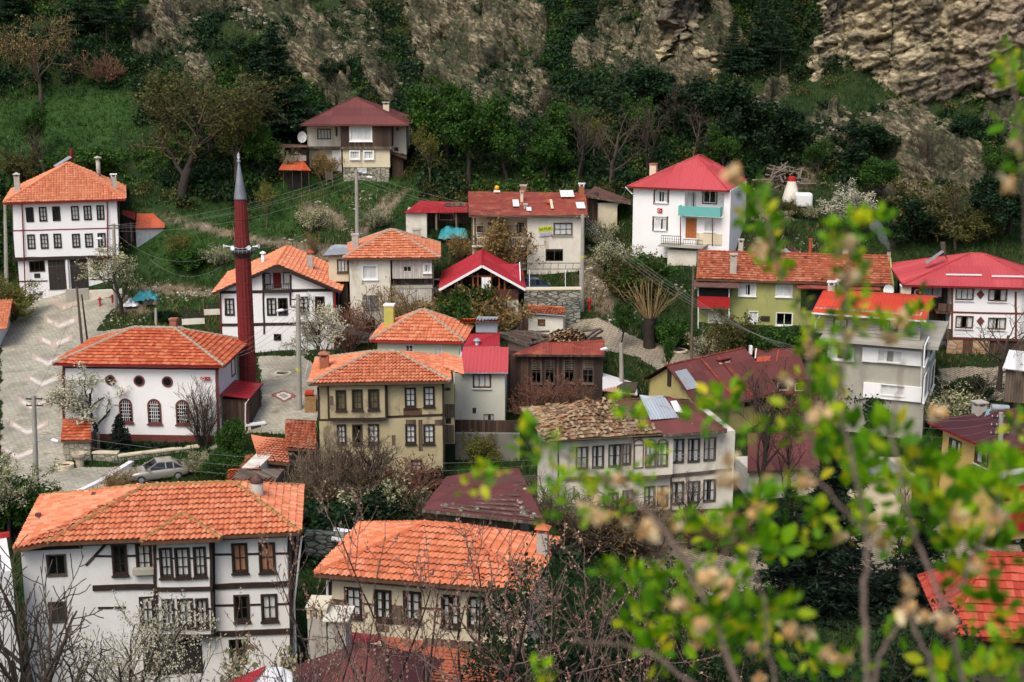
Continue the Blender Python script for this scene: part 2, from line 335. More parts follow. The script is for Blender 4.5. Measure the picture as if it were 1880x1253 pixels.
def _bil(A, x, y):
    fx = np.clip((np.asarray(x, float)-GX0)/GS, 0, len(gx)-1.001); fy = np.clip((np.asarray(y, float)-GY0)/GS, 0, len(gy)-1.001)
    i = fx.astype(int); j = fy.astype(int); a = fx-i; b = fy-j
    return A[j, i]*(1-a)*(1-b)+A[j, i+1]*a*(1-b)+A[j+1, i]*(1-a)*b+A[j+1, i+1]*a*b
def gz(x, y): return _bil(ZT, x, y)
_SY = np.arange(40, 255, .2)
def ground(px, py, ymin=40):
    d = ray(px, py); P = CAM[None]+d[None]*_SY[:, None]
    h = np.where((P[:, 2] < gz(P[:, 0], P[:, 1])) & (_SY >= ymin))[0]
    return P[h[0]] if len(h) else P[-1]
def grid_faces(nr, nc):
    i = np.arange(nr-1)[:, None]*nc+np.arange(nc-1)[None]; i = i.ravel()
    return np.stack([i, i+1, i+nc+1, i+nc], 1)
def ground_mat():
    t = NT('hillside_ground'); v = t.coord()
    n1 = t.noise(v, .35, 6, .65); n2 = t.noise(v, 3.2, 5, .7)
    g = t.mix(.55, t.ramp(n1, [(.32, (.012, .026, .010)), (.5, (.024, .046, .014)), (.68, (.045, .058, .02))]), t.ramp(n2, [(.3, .4), (.72, 1.5)]), 'MULTIPLY')
    gl = t.mix(.5, t.ramp(n1, [(.3, (.02, .055, .013)), (.7, (.045, .095, .022))]), t.ramp(n2, [(.3, .5), (.7, 1.45)]), 'MULTIPLY')
    c = t.mix(t.attr('lush'), g, gl)
    dn = t.noise(v, 1.6, 5); d = t.ramp(dn, [(.3, (.13, .10, .065)), (.6, (.25, .2, .14)), (.75, (.4, .36, .29))])
    c = t.mix(t.attr('dirt'), c, d)
    vs = t.coord((1, 1, 1), (R(18), R(-38), 0)); mp_ = t.new('Mapping'); t.l(vs, mp_.inputs[0]); mp_.inputs['Scale'].default_value = (.55, .8, 1.9)
    r1 = t.noise(mp_.outputs[0], 1.5, 9, .78); r2 = t.noise(v, .5, 4)
    rk = t.ramp(r1, [(.38, (.016, .016, .011)), (.48, (.06, .055, .037)), (.56, (.14, .12, .08)), (.66, (.33, .28, .18))])
    rk = t.mix(t.ramp(r2, [(.44, 0.), (.54, .9)]), rk, t.mix(.75, rk, g))
    c = t.mix(t.attr('rock'), c, rk)
    t.col(c); t.b.inputs['Roughness'].default_value = .95; t.b.inputs['Specular IOR Level'].default_value = .1
    hb = t.mix(t.attr('rock'), n2, r1); t.bump(hb, .9, .35); return t.m
_o = mesh_np('hillside', np.stack([XX, YY, ZT], 2).reshape(-1, 3), grid_faces(len(gy), len(gx)), ground_mat(), smooth=True,
        attrs=dict(rock=rockM.ravel(), dirt=dirtM.ravel(), lush=lushM.ravel()))
tag(_o, 'steep valley ground, grassy below and rocky above', kind='structure')
# ------------------------------------------------------------------ cliffs
def cliff_mat(name, pink):
    t = NT(name); v = t.coord((1, 1, 1), (R(6), R(-14), 0)); mp_ = t.new('Mapping'); t.l(v, mp_.inputs[0]); mp_.inputs['Scale'].default_value = (.5, .5, 1.5)
    a = t.noise(mp_.outputs[0], 1.1, 9, .8); b = t.noise(t.coord(), .13, 3); c = t.noise(t.coord(), 1.4, 7, .72)
    light = t.ramp(a, [(.36, (.035, .031, .022)), (.45, (.18, .15, .095)), (.53, (.40, .335, .21)), (.63, (.64, .54, .34))])
    dark = t.ramp(c, [(.33, (.024, .022, .017)), (.5, (.085, .072, .052)), (.68, (.24, .2, .145))])
    co = t.mix(t.ramp(b, [(.49, 0.), (.6, 1.)]), light, dark)
    pk = t.ramp(c, [(.33, (.06, .045, .04)), (.5, (.22, .16, .135)), (.66, (.46, .36, .30))])
    sx = t.new('SeparateXYZ'); tc = t.new('TexCoord'); t.l(tc.outputs['Object'], sx.inputs[0])
    f = t.ramp(t.mul(t.mul(sx.outputs['X'], -46, 'ADD'), 1/14), [(0, 0.), (1, pink)])
    co = t.mix(f, co, pk)
    t.col(co); t.b.inputs['Roughness'].default_value = .95; t.b.inputs['Specular IOR Level'].default_value = .15
    t.bump(t.mix(.5, a, c), 1., .4); return t.m
def cliff(name, label, path, h, lean, mat, step=.15, amp=1., seed=0, zb=-3., fade=False):
    P = [np.array(p, float) for p in path]; seg = [np.linalg.norm(P[i+1]-P[i]) for i in range(len(P)-1)]; L = sum(seg)
    s = np.arange(0, L, step); cum = np.concatenate([[0], np.cumsum(seg)])
    bx = np.interp(s, cum, [p[0] for p in P]); by = np.interp(s, cum, [p[1] for p in P])
    for _ in range(3):
        bx[1:-1] = (bx[:-2]+bx[1:-1]*2+bx[2:])/4; by[1:-1] = (by[:-2]+by[1:-1]*2+by[2:])/4
    tx, ty = np.gradient(bx), np.gradient(by); ln = np.hypot(tx, ty)+1e-9; nx, ny = ty/ln, -tx/ln
    z = np.arange(zb, h, step)
    base = gz(bx, by); zz = base[None, :]*0+np.min(base)+z[:, None]
    if fade:
        hf = np.clip(np.sin(PI*np.clip(s/L, .02, .98)), .1, 1)**.6*(.45+.95*fbm(s*.45, s*0+seed, 0, 3, seed+3)); zz = base[None]+np.where(z < 0, z, 0)[:, None]+np.maximum(z, 0)[:, None]*hf[None]
    X0 = bx[None]+0*zz; Y0 = by[None]+0*zz
    q = zz*.8-X0*.2+Y0*.1+2.2*fbm(X0*.13, zz*.13, Y0*.13, 3, seed)
    fr = (q*.62) % 1; led = np.where(fr < .75, fr/.75, (1-fr)/.25)
    fr2 = (q*1.9+.3) % 1; led2 = np.where(fr2 < .7, fr2/.7, (1-fr2)/.3)
    big = (fbm(X0*.16, zz*.10, Y0*.16, 3, seed+1)-.5)*6.0
    med = (fbm(X0*.5, zz*.7, Y0*.5, 4, seed+2)-.5)*1.8-np.abs(fbm(X0*.35+zz*.2, zz*.5, Y0*.35, 4, seed+6)-.5)*5.0*(fbm(X0*.2, zz*.2, Y0*.2, 2, seed+8))+np.abs(fbm(X0*1.6, zz*2.2, Y0*1.6, 3, seed+5)-.5)*1.1
    ss = s[None]+0*zz; wx = 1.2*(fbm(ss*.5, zz*.5, seed, 3, seed+9)-.5)
    _1, _2, c1 = vor(ss*.32+wx, q*.75+wx*.5, seed, seed+20); k1 = np.clip((_2-_1)*4, 0, 1); _1, _2, c2 = vor(ss*.95+wx, q*2.1, seed, seed+30); k2 = np.clip((_2-_1)*4, 0, 1)
    _1, _2, c3 = vor(ss*.42+wx*.6, zz*.1, seed, seed+50); k3 = np.clip((_2-_1)*5, 0, 1); big = big+(c3-.5)*1.8-(1-k3)*.9
    rib = np.abs(fbm(ss*.11, zz*.05, seed, 3, seed+40)-.5)
    d = amp*(big*.8+med*.7+led*.35+led2*.15+(c1-.5)*1.7+(c2-.5)*.55-(1-k1)*.5-(1-k2)*.18-rib*5.)-lean*(zz-np.min(base)) if not fade else amp*(big*.5+med*.6+led*.35+led2*.15+(c1-.5)*1.3+(c2-.5)*.5-(1-k1)*.45-(1-k2)*.18-rib*2.5)-lean*(zz-base[None])-3.2*np.clip(z/h, 0, 1)[:, None]**3
    X = X0+nx[None]*d; Y = Y0+ny[None]*d
    o = mesh_np(name, np.stack([X, Y, zz], 2).reshape(-1, 3), grid_faces(len(z), len(s)), mat)
    return tag(o, label, kind='structure')
CLM = cliff_mat('layered_limestone', .9); CLM2 = cliff_mat('dark_limestone', 0.)
p0, p1, p2 = at(1472, 215, 161), at(1620, 225, 157), at(2050, 215, 150)
cliff('cliff', 'tall layered rock face above the right side of the village', [(p0[0]+2.5, p0[1]+22), (p0[0]+.3, p0[1]+2), tuple(p0[:2]+np.array([1.2, -.5])), tuple(p1[:2]), tuple(p2[:2]), (100, 140)], 30, .16, CLM, seed=4)
p0, p1 = at(1185, 130, 165), at(1325, 120, 165)
cliff('rock_outcrop', 'pale weathered rock outcrop high behind the white house', [(p0[0]-1, p0[1]+14), (p0[0], p0[1]), (p0[0]+4, p0[1]-1.5), (p1[0]-1, p1[1]-.5), (p1[0]+1.5, p1[1]+4), (p1[0]+1, p1[1]+16)], 20, .42, CLM2, seed=21, amp=.9)


def rock_mat():
    t = NT('craggy_slope_rock'); v = t.coord((1, 1, 1), (R(12), R(-34), 0)); mp_ = t.new('Mapping'); t.l(v, mp_.inputs[0]); mp_.inputs['Scale'].default_value = (.6, .8, 2.0)
    a = t.noise(mp_.outputs[0], 1.6, 9, .8); b = t.noise(t.coord(), .22, 4); c = t.noise(t.coord(), 2.2, 6, .75)
    k = t.ramp(a, [(.39, (.016, .015, .010)), (.47, (.085, .074, .048)), (.54, (.20, .168, .108)), (.63, (.44, .37, .24))])
    d = t.ramp(c, [(.36, (.012, .016, .009)), (.52, (.045, .048, .028)), (.66, (.15, .125, .085))])
    co = t.mix(t.ramp(b, [(.44, 0.), (.56, .9)]), k, d)
    g = t.new('NewGeometry'); sx = t.new('SeparateXYZ'); t.l(g.outputs['Normal'], sx.inputs[0])
    co = t.mix(t.mul(t.ramp(sx.outputs['Z'], [(.62, 0.), (.85, 1.)]), t.ramp(t.noise(t.coord(), .9, 5, .7), [(.42, 0.), (.56, .9)])), co, (.03, .055, .016))
    t.col(co); t.b.inputs['Roughness'].default_value = .95; t.b.inputs['Specular IOR Level'].default_value = .12; t.bump(t.mix(.5, a, c), .9, .3); return t.m
def craggy():
    x = np.arange(-66, 62, .22); y = np.arange(142, 200, .22); X, Y = np.meshgrid(x, y); Z0 = _bil(ZT, X, Y); m = _bil(rockM*hillM, X, Y); m = sstep(.22, .55, m+(fbm(X*.5, Y*.5, 0, 4, 61)-.5)*.5)
    wx = 1.5*(fbm(X*.3, Z0*.3, Y*.3, 3, 71)-.5); q = Z0*.9+X*.45+2.5*fbm(X*.09, Y*.09, 0, 3, 72)
    _1, _2, c1 = vor(X*.3+wx, q*.55+wx*.6, Y*.12, 73); k1 = np.clip((_2-_1)*4, 0, 1); _1, _2, c2 = vor(X*.9+wx, q*1.7, Y*.4, 74); k2 = np.clip((_2-_1)*4, 0, 1)
    fr = (q*.5) % 1; led = np.where(fr < .75, fr/.75, (1-fr)/.25)
    h = (c1-.4)*2.6+(c2-.5)*.95-(1-k1)*.5-(1-k2)*.2+led*.5+(fbm(X*.16, Y*.16, 0, 3, 75)-.45)*3.2-np.abs(fbm(X*.22, Y*.12, 0, 3, 76)-.5)*2.5
    d = m*(.75+h)-.5*(1-m); V = np.stack([X, Y-.62*d, Z0+.78*d], 2).reshape(-1, 3); Fc = grid_faces(len(y), len(x)); k = (m.ravel() > .02)[Fc].any(1); Fc = Fc[k]; u, inv = np.unique(Fc, return_inverse=True)
    tag(mesh_np('rock_slope', V[u], inv.reshape(Fc.shape), rock_mat()), 'craggy brown and grey rock breaking through the hillside', kind='structure')
craggy()
# ------------------------------------------------------------------ roofs
def tile_plane(P, kind, seed=0, sag=0.):
    P = np.array(P, float); e = P[1]-P[0]; s = e/np.linalg.norm(e)
    w = P[2]-P[0]; t = w-(w@s)*s; t /= np.linalg.norm(t); nr = np.cross(s, t)
    if nr[2] < 0: nr = -nr
    P2 = np.stack([(P-P[0])@s, (P-P[0])@t], 1); T = P2[:, 1].max(); T0 = P2[:, 1].min()
    tw, rh, ns, amp, stp = KINDS[kind]
    def span(tt):
        xs = []
        n = len(P2)
        for i in range(n):
            a, b = P2[i], P2[(i+1) % n]
            if abs(a[1]-b[1]) < 1e-9:
                if abs(a[1]-tt) < 1e-6: xs += [a[0], b[0]]
                continue
            k = (tt-a[1])/(b[1]-a[1])
            if -1e-6 <= k <= 1+1e-6: xs.append(a[0]+k*(b[0]-a[0]))
        return (min(xs), max(xs)) if xs else None
    Vs, Fs, At = [], [], []; nb = 0
    rows = max(1, int(math.ceil((T-T0)/rh))); rng = np.random.RandomState(seed+7)
    for j in range(rows):
        ta = T0+j*rh; tb = min(T0+(j+1)*rh, T); a = span(ta+1e-4); b = span(tb-1e-4)
        if a is None or b is None: continue
        k0 = math.floor(min(a[0], b[0])/tw*ns); k1 = math.ceil(max(a[1], b[1])/tw*ns)
        sk = np.arange(k0, k1+1)*tw/ns
        sa, sb = np.clip(sk, *a), np.clip(sk, *b); n = len(sk)
        ph = (sk/tw) % 1
        if kind == 'metal': pr = np.where((ph > .02) & (ph < .3), 1., 0.)
        elif kind == 'flat': pr = np.where(ph < .2, 1., .25*np.sin(ph*PI))
        elif kind == 'sheet': pr = np.where(ph < .06, 1., 0.)
        else: pr = .5-.5*np.cos(2*PI*ph)
        tid = np.floor(sk/tw).astype(int)
        jit = _h(tid, np.full_like(tid, j), np.full_like(tid, 3), seed)
        hj = stp*(.7+.6*jit) if kind in ('tile', 'flat') else stp
        sg = sag*(fbm(sk*.35, np.full(n, ta*.35), seed, 3, seed)-.5)*2 if sag else 0
        sg2 = sag*(fbm(sk*.35, np.full(n, tb*.35), seed, 3, seed)-.5)*2 if sag else 0
        A = P[0]+sa[:, None]*s+(ta-.02)*t+(amp*pr+hj+sg)[:, None]*nr; B = P[0]+sb[:, None]*s+tb*t+(amp*pr+sg2)[:, None]*nr
        i = np.arange(n-1); ok = ((sa[1:]-sa[:-1]) > 1e-6) | ((sb[1:]-sb[:-1]) > 1e-6); i = i[ok]
        Vs.append(A); Vs.append(B); Fs.append(np.stack([nb+i, nb+i+1, nb+n+i+1, nb+n+i], 1))
        if kind in ('metal', 'sheet', 'corr'): At.append(_h((tid//4)[i], np.full(len(i), j), np.zeros(len(i), int), seed+1))
        else: At.append(_h(tid[i], np.full(len(i), j), np.zeros(len(i), int), seed+1))
        nb += 2*n
    base = P-nr*.03
    b0 = nb; Vs.append(base); nb += len(P)
    if len(P) == 4: Fs.append(np.array([[b0, b0+1, b0+2, b0+3]])); At.append([.5])
    else:
        for i in range(1, len(P)-1): Fs.append(np.array([[b0, b0+i, b0+i+1, b0+i+1]])); At.append([.5])
    return np.concatenate(Vs), np.concatenate(Fs), np.concatenate(At)
#            tile w, row h, samples, amp, step
KINDS = {'tile': (.26, .38, 6, .085, .085), 'flat': (.27, .38, 5, .03, .075), 'metal': (.3, 3.2, 10, .035, .008), 'sheet': (.75, 1.7, 16, .03, .012), 'corr': (.2, 2.2, 6, .03, .008)}
# ------------------------------------------------------------------ windows
class Sty:
    def __init__(s, cas=None, cw=0., sash=None, nx=2, ny=2, cur=None, curf=1., sill=None, fw=.05, dep=.12, arch=False, mw=.035, bars=None, room=None):
        s.__dict__.update(locals())
class H:
    def __init__(s, name, label, zm, anchor, Y, yaw, cat='house', group=None):
        s.zm = zm; px, py = s.px(*anchor); s.p = at(px, py, Y); s.yaw = R(yaw)
        s.U = np.array([math.cos(s.yaw), math.sin(s.yaw), 0]); s.Vv = np.array([-math.sin(s.yaw), math.cos(s.yaw), 0])
        s.o = empty(name, s.p, s.yaw, label, cat, group); s.holes = []; s.beams = {}
        s.seed = int(abs(px*7+py*13)) % 9999
    def px(s, x, y): return s.zm[0]+x*s.zm[2], s.zm[1]+y*s.zm[2]
    def _r(s, x, y): return ray(*s.px(x, y))
    def f(s, x, y, v=0.):                       # photo point -> (u, z) on the plane v of this house
        d = s._r(x, y); k = (v-(CAM-s.p)@s.Vv)/(d@s.Vv); q = CAM+d*k-s.p; return q@s.U, q[2]
    def g(s, x, y, u):                          # photo point -> (v, z) on the side plane u
        d = s._r(x, y); k = (u-(CAM-s.p)@s.U)/(d@s.U); q = CAM+d*k-s.p; return q@s.Vv, q[2]
    def pt(s, x, y, v): u, z = s.f(x, y, v); return np.array([u, v, z])
    def w(s, p): p = np.array(p, float); return s.p+p[0]*s.U+p[1]*s.Vv+np.array([0, 0, p[2]])
    # --- openings
    def tf(s, pl, c):
        if pl == 'f': return lambda a, b, i: (a, c+i, b)
        if pl == 'r': return lambda a, b, i: (c-i, a, b)
        return lambda a, b, i: (c+i, a, b)
    def win(s, rects, st, v=0., name='window', label=None):
        for x0, y0, x1, y1 in rects:
            u0, z1 = s.f(x0, y0, v); u1, z0 = s.f(x1, y1, v); s._win('f', v, u0, z0, u1, z1, st, name, label)
    def swin(s, rects, st, u, pl='r', name='window'):
        for x0, y0, x1, y1 in rects:
            v0, z1 = s.g(x0, y0, u); v1, z0 = s.g(x1, y1, u); v0, v1 = min(v0, v1), max(v0, v1); s._win(pl, u, v0, z0, v1, z1, st, name)
    def _win(s, pl, c, a0, b0, a1, b1, st, name='window', label=None):
        s.holes.append((pl, c, a0, b0, a1, b1)); T = s.tf(pl, c); cw, fw = st.cw, st.fw
        m = MB(T)
        if cw > 0:
            m.box(a0-cw, b0-cw, -.06, a0, b1+cw, .03).box(a1, b0-cw, -.06, a1+cw, b1+cw, .03).box(a0, b1, -.063, a1, b1+cw, .03).box(a0, b0-cw, -.063, a1, b0, .03)
            root = m.build(name, st.cas, s.o)
            k = MB(T)
        else: root = None; k = m
        d0, d1 = st.dep-.09, st.dep-.02
        k.box(a0, b0, d0, a0+fw, b1, d1).box(a1-fw, b0, d0, a1, b1, d1).box(a0+fw, b0, d0+.002, a1-fw, b0+fw, d1).box(a0+fw, b1-fw, d0+.002, a1-fw, b1, d1)
        for i in range(1, st.nx): q = a0+(a1-a0)*i/st.nx; k.box(q-st.mw/2-.01, b0+fw, d0+.006, q+st.mw/2+.01, b1-fw, d1-.01)
        for i in range(1, st.ny): q = b0+(b1-b0)*i/st.ny; k.box(a0+fw, q-st.mw/2, d0+.012, a1-fw, q+st.mw/2, d1-.016)
        if root is None: root = k.build(name, st.sash, s.o)
        else: k.build('sash', st.sash, root)
        if label: root['label'] = label
        MB(T).quad((a0, b0, d1-.03), (a1, b0, d1-.03), (a1, b1, d1-.03), (a0, b1, d1-.03)).build('pane', GLASS, root)
        rg = random.Random(int(a0*91+b0*57+s.seed))
        if st.cur and rg.random() > .1:
            parts = [(a0, a1)] if rg.random() < st.curf-.3 else [(a0, a0+(a1-a0)*rg.uniform(.3, .48)), (a1-(a1-a0)*rg.uniform(.3, .48), a1)]
            q = MB(T)
            for l, r in parts:
                n = 14; vs = []
                for i in range(n+1):
                    a = l+(r-l)*i/n; w = .02*math.sin(i*1.9+rg.random()*.6); vs += [(a, b0+rg.uniform(0, .03), d1+.012+w*.6), (a, b1, d1+.012+w*.3)]
                q.add(vs, [(2*i, 2*i+2, 2*i+3, 2*i+1) for i in range(n)])
            q.build('curtain', st.cur, root)
        if st.sill: MB(T).box(a0-cw-.05, b0-cw-.07, -.14, a1+cw+.05, b0-cw, .02).build('sill', st.sill, root)
        if st.bars:
            q = MB(T); n = max(3, int((a1-a0)/.16))
            for i in range(1, n): x = a0+(a1-a0)*i/n; q.box(x-.018, b0, -.01, x+.018, b1, .02)
            for z in (.2, .5, .8): q.box(a0, b0+(b1-b0)*z-.018, .001, a1, b0+(b1-b0)*z+.018, .024)
            q.build('grille', st.bars, root)
        return root
    # --- walls
    def wallbox(s, u0, u1, z0, z1, v0, v1, mat, name='wall', label=None, top=True):
        m = MB()
        def face(pl, c, a0, b0, a1, b1):
            hs = [h[2:] for h in s.holes if h[0] == pl and abs(h[1]-c) < .02 and h[2] > a0-.01 and h[4] < a1+.01 and h[3] > b0-.3 and h[5] < b1+.3]
            T = s.tf(pl, c); A = sorted({a0, a1, *[h[0] for h in hs], *[h[2] for h in hs]}); B = sorted({b0, b1, *[min(max(h[1], b0), b1) for h in hs], *[min(max(h[3], b0), b1) for h in hs]})
            mm = MB(T)
            for i in range(len(A)-1):
                for j in range(len(B)-1):
                    a, b = (A[i]+A[i+1])/2, (B[j]+B[j+1])/2
                    if any(h[0] < a < h[2] and h[1] < b < h[3] for h in hs): continue
                    mm.quad((A[i], B[j], 0), (A[i+1], B[j], 0), (A[i+1], B[j+1], 0), (A[i], B[j+1], 0))
            for h in hs:
                d = .22
                mm.quad((h[0], h[1], 0), (h[0], h[3], 0), (h[0], h[3], d), (h[0], h[1], d)); mm.quad((h[2], h[1], 0), (h[2], h[3], 0), (h[2], h[3], d), (h[2], h[1], d))
                mm.quad((h[0], h[1], 0), (h[2], h[1], 0), (h[2], h[1], d), (h[0], h[1], d)); mm.quad((h[0], h[3], 0), (h[2], h[3], 0), (h[2], h[3], d), (h[0], h[3], d))
            m.add(mm.v, mm.f)
        face('f', v0, u0, z0, u1, z1); face('r', u1, v0, z0, v1, z1); face('l', u0, v0, z0, v1, z1)
        m.quad((u0, v1, z0), (u1, v1, z0), (u1, v1, z1), (u0, v1, z1))
        if top: m.quad((u0, v0, z1), (u1, v0, z1), (u1, v1, z1), (u0, v1, z1))
        o = m.build(name, mat, s.o)
        if label: o['label'] = label
        return o
    def box(s, x0, yt, x1, yb, mat, v=0., d=8., ext=0., name='wall', label=None, top=True):
        """wall block whose front face shows at these photo points"""
        u0, z1 = s.f(x0, yt, v); u1, z0 = s.f(x1, yb, v); return s.wallbox(u0, u1, z0-ext, z1, v, v+d, mat, name, label, top)
    def fb(s, x0, y0, x1, y1, v0, v1, name, mat, parent=None, label=None):
        u0, z1 = s.f(x0, y0, v0); u1, z0 = s.f(x1, y1, v0)
        o = MB().box(min(u0, u1), v0, min(z0, z1), max(u0, u1), v1, max(z0, z1)).build(name, mat, parent or s.o)
        if label: o['label'] = label
        return o
    def beam(s, lines, w=.16, mat=None, v=0., pr=.035):
        mat = mat or TIMBER; 
        for i, (x0, y0, x1, y1) in enumerate(lines):
            m = MB(); s.beams[len(s.beams)] = (mat, m)
            a, b = np.array(s.f(x0, y0, v)), np.array(s.f(x1, y1, v)); t = (b-a)/np.linalg.norm(b-a); n = np.array([-t[1], t[0]])*w/2
            if abs(t[0]) > abs(t[1]): k = pr+.003*(i % 3)
            else: k = pr+.012+.003*(i % 3)
            rg = random.Random(int(x0*7+y0*3+i)); ns = max(1, int(np.linalg.norm(b-a)/.9)); o_ = [np.array([0., 0.])]+[n*rg.uniform(-.22, .22) for _ in range(ns-1)]+[np.array([0., 0.])]
            for q in range(ns):
                A_, B_ = a+(b-a)*q/ns+o_[q], a+(b-a)*(q+1)/ns+o_[q+1]; m.prism([(p[0], v+.02, p[1]) for p in (A_-n, B_-n, B_+n, A_+n)], (0, -k-.02, 0))
    def done(s):
        for mat, m in s.beams.values(): m.build('timber_beam' if 'timber' in mat.name else 'trim', mat, s.o)
        return s
    # --- roofs
    def roof(s, polys, kind, mat, caps=(), capmat=None, fascia=None, name='roof', sag=.05, capr=.11, fh=.16, eaves=None, label=None):
        if not isinstance(polys[0], tuple): polys = [(p, kind, mat) for p in polys]
        groups = {}
        for p, k, mt in polys: groups.setdefault(mt.name, (mt, []))[1].append((p, k))
        first = None
        for mt, ps in groups.values():
            V, Fc, A, nb = [], [], [], 0
            for i, (p, k) in enumerate(ps):
                v, f, a = tile_plane(p, k, s.seed+i*31, sag); V.append(v); Fc.append(f+nb); A.append(a); nb += len(v)
            o = mesh_np(name, np.concatenate(V), np.concatenate(Fc), mt, s.o, np.concatenate(A)); first = first or o
        if label: first['label'] = label
        if caps:
            m = MB()
            for a, b in caps:
                a, b = np.array(a, float), np.array(b, float); L = np.linalg.norm(b-a); n = max(1, int(L/.42))
                for i in range(n):
                    p, q = a+(b-a)*i/n, a+(b-a)*min(1, (i+1.12)/n); m.tube([p+(0, 0, .03), q+(0, 0, .0)], [capr*1.12, capr*.92], 7)
            m.build('ridge_cap', capmat or mat, first)
        if fascia:
            m = MB()
            for p, k, mt in polys:
                a, b = np.array(p[0]), np.array(p[1]); n = b-a
                if eaves is None or any(p is e for e in eaves): m.bar(a-(0, 0, fh/2-.01), b-(0, 0, fh/2-.01), .07, fh)
            m.build('fascia', fascia, first)
        return first
    def hip(s, u0, u1, v0, v1, ze, ridge, zr, kind, mat, capmat=None, fascia=None, capr=.11, sag=.03, name='roof', fh=.16):
        A, B, C, D = [np.array(p, float) for p in ((u0, v0, ze), (u1, v0, ze), (u1, v1, ze), (u0, v1, ze))]
        (ra, va), (rb, vb) = ridge; P = np.array([ra, va, zr]); Q = np.array([rb, vb, zr])
        if abs(va-vb) < 1e-6: polys = [[A, B, Q, P], [B, C, Q], [C, D, P, Q], [D, A, P]]; caps = [(A, P), (B, Q), (C, Q), (D, P), (P, Q)]
        else: polys = [[A, B, P], [B, C, Q, P], [C, D, Q], [D, A, P, Q]]; caps = [(A, P), (B, P), (C, Q), (D, Q), (P, Q)]
        caps = [c for c in caps if np.linalg.norm(c[1]-c[0]) > .3]
        return s.roof([p for p in polys], kind, mat, caps, capmat, fascia, name, sag, capr, fh)
    def soffit(s, u0, u1, v0, v1, z, mat): return MB().box(u0, v0, z-.05, u1, v1, z-.0).build('soffit', mat, s.o)
    # --- chimneys: photo rectangle of the body at depth v
    def chim(s, x0, y0, x1, y1, v, mat, cap='slab', capmat=None, name='chimney', dz=.6, label=None):
        u0, z1 = s.f(x0, y0, v); u1, z0 = s.f(x1, y1, v); w = u1-u0; z0 -= dz
        o = MB().box(u0, v, z0, u1, v+w, z1).build(name, mat, s.o)
        if label: o['label'] = label
        cm = capmat or CHIMP; m = MB()
        if cap == 'slab':
            for i, j in ((.12, .12), (.88, .12), (.12, .88), (.88, .88)): m.box(u0+w*i-.06, v+w*j-.06, z1, u0+w*i+.06, v+w*j+.06, z1+.2)
            m.box(u0-.08, v-.08, z1+.2, u1+.08, v+w+.08, z1+.28)
        elif cap == 'tile':
            for i, j in ((.12, .12), (.88, .12), (.12, .88), (.88, .88)): m.box(u0+w*i-.06, v+w*j-.06, z1, u0+w*i+.06, v+w*j+.06, z1+.22)
            m.add([(u0-.1, v-.1, z1+.22), (u1+.1, v-.1, z1+.22), (u1+.1, v+w+.1, z1+.22), (u0-.1, v+w+.1, z1+.22), ((u0+u1)/2, v+w/2, z1+.45)], [(0, 1, 4), (1, 2, 4), (2, 3, 4), (3, 0, 4), (0, 3, 2, 1)])
        elif cap == 'top': m.box(u0-.06, v-.06, z1, u1+.06, v+w+.06, z1+.12)
        if m.v: m.build('cap', cm, o)
        return o
    def pipe(s, x, y0, y1, v, r, mat, name='flue', hat=True):
        u, z1 = s.f(x, y0, v); _, z0 = s.f(x, y1, v); prof = [(r, z0-.5), (r, z1)]
        o = MB().lathe(prof, (u, v, 0), 12).build(name, mat, s.o, True)
        if hat: MB().lathe([(r*.2, z1), (r*.25, z1+.1), (r*1.9, z1+.1), (r*1.2, z1+.22), (r*.2, z1+.3)], (u, v, 0), 12).build('cowl', mat, o)
        return o
    def spout(s, pts, v=-.08, r=.045, mat=None, name='downpipe'):
        P = [s.pt(x, y, v) for x, y in pts]; return MB().tube(P, r, 8).build(name, mat or WHITEPAINT, s.o)
    def railing(s, x0, y0, x1, y1, v, mat, n=14, name='railing', top=.05, fancy=False):
        u0, z1 = s.f(x0, y0, v); u1, z0 = s.f(x1, y1, v); m = MB()
        m.box(u0, v-.025, z1-top, u1, v+.025, z1).box(u0, v-.02, z0+.05, u1, v+.02, z0+.09)
        for i in range(n+1): u = u0+(u1-u0)*i/n; m.box(u-.018, v-.018, z0, u+.018, v+.018, z1)
        if fancy:
            for i in range(n): u = u0+(u1-u0)*(i+.5)/n; m.tube([(u+.1*math.cos(a), v-.02, (z0+z1)/2+.14*math.sin(a)) for a in np.linspace(0, 2*PI, 9)], .014, 4)
        return m.build(name, mat, s.o)
A1=(0,0,.33511);A2=(500,150,.33511);A3=(1100,0,.4149);A4=(1100,250,.4149);A5=(0,250,.25532);A6=(0,560,.33511);A7=(540,540,.33511);A8=(0,850,.32154)
C1=(500,880,.33511);C2=(900,700,.2713);C3=(1280,560,.31915);C4=(1100,850,.41489);C5=(380,420,.25532);C6=(780,440,.22352);C7=(0,540,.3514);C8=(1640,440,.2874)
D1=(780,470,.18085);D2=(1370,280,.15957);D3=(80,740,.21277);D6=(1680,730,.41754);D7=(360,720,.19152);D8=(120,500,.18085)
E2=(400,1080,.29787);E3=(700,820,.18085);E4=(500,240,.1383);E5=(730,330,.22872);E6=(1140,270,.19954);E7=(1180,620,.22346);E8=(1260,440,.2234);PX=(0,0,1.)
W_TIMB = Sty(TIMBER, .09, TIMBER, 2, 3, CURTAIN, 1.1, TIMBER)
W_TIMB_D = Sty(TIMBER, .09, TIMBER, 2, 3, CURTAIN, .55, TIMBER)
W_TIMB2 = Sty(TIMBER, .09, TIMBER, 2, 2, CURTAIN, 1.15, TIMBER)
W_BRN = Sty(TIMBER, .09, TIMBER, 2, 2, CURTAIN2, 1.3, TIMBER)
W_BLACK = Sty(TIMBER, .1, TIMBER, 2, 3, CURTAIN, .5, None)
W_WHITE = Sty(None, 0, WHITEPAINT, 2, 1, CURTAIN, .8, WHITEPAINT, fw=.07)
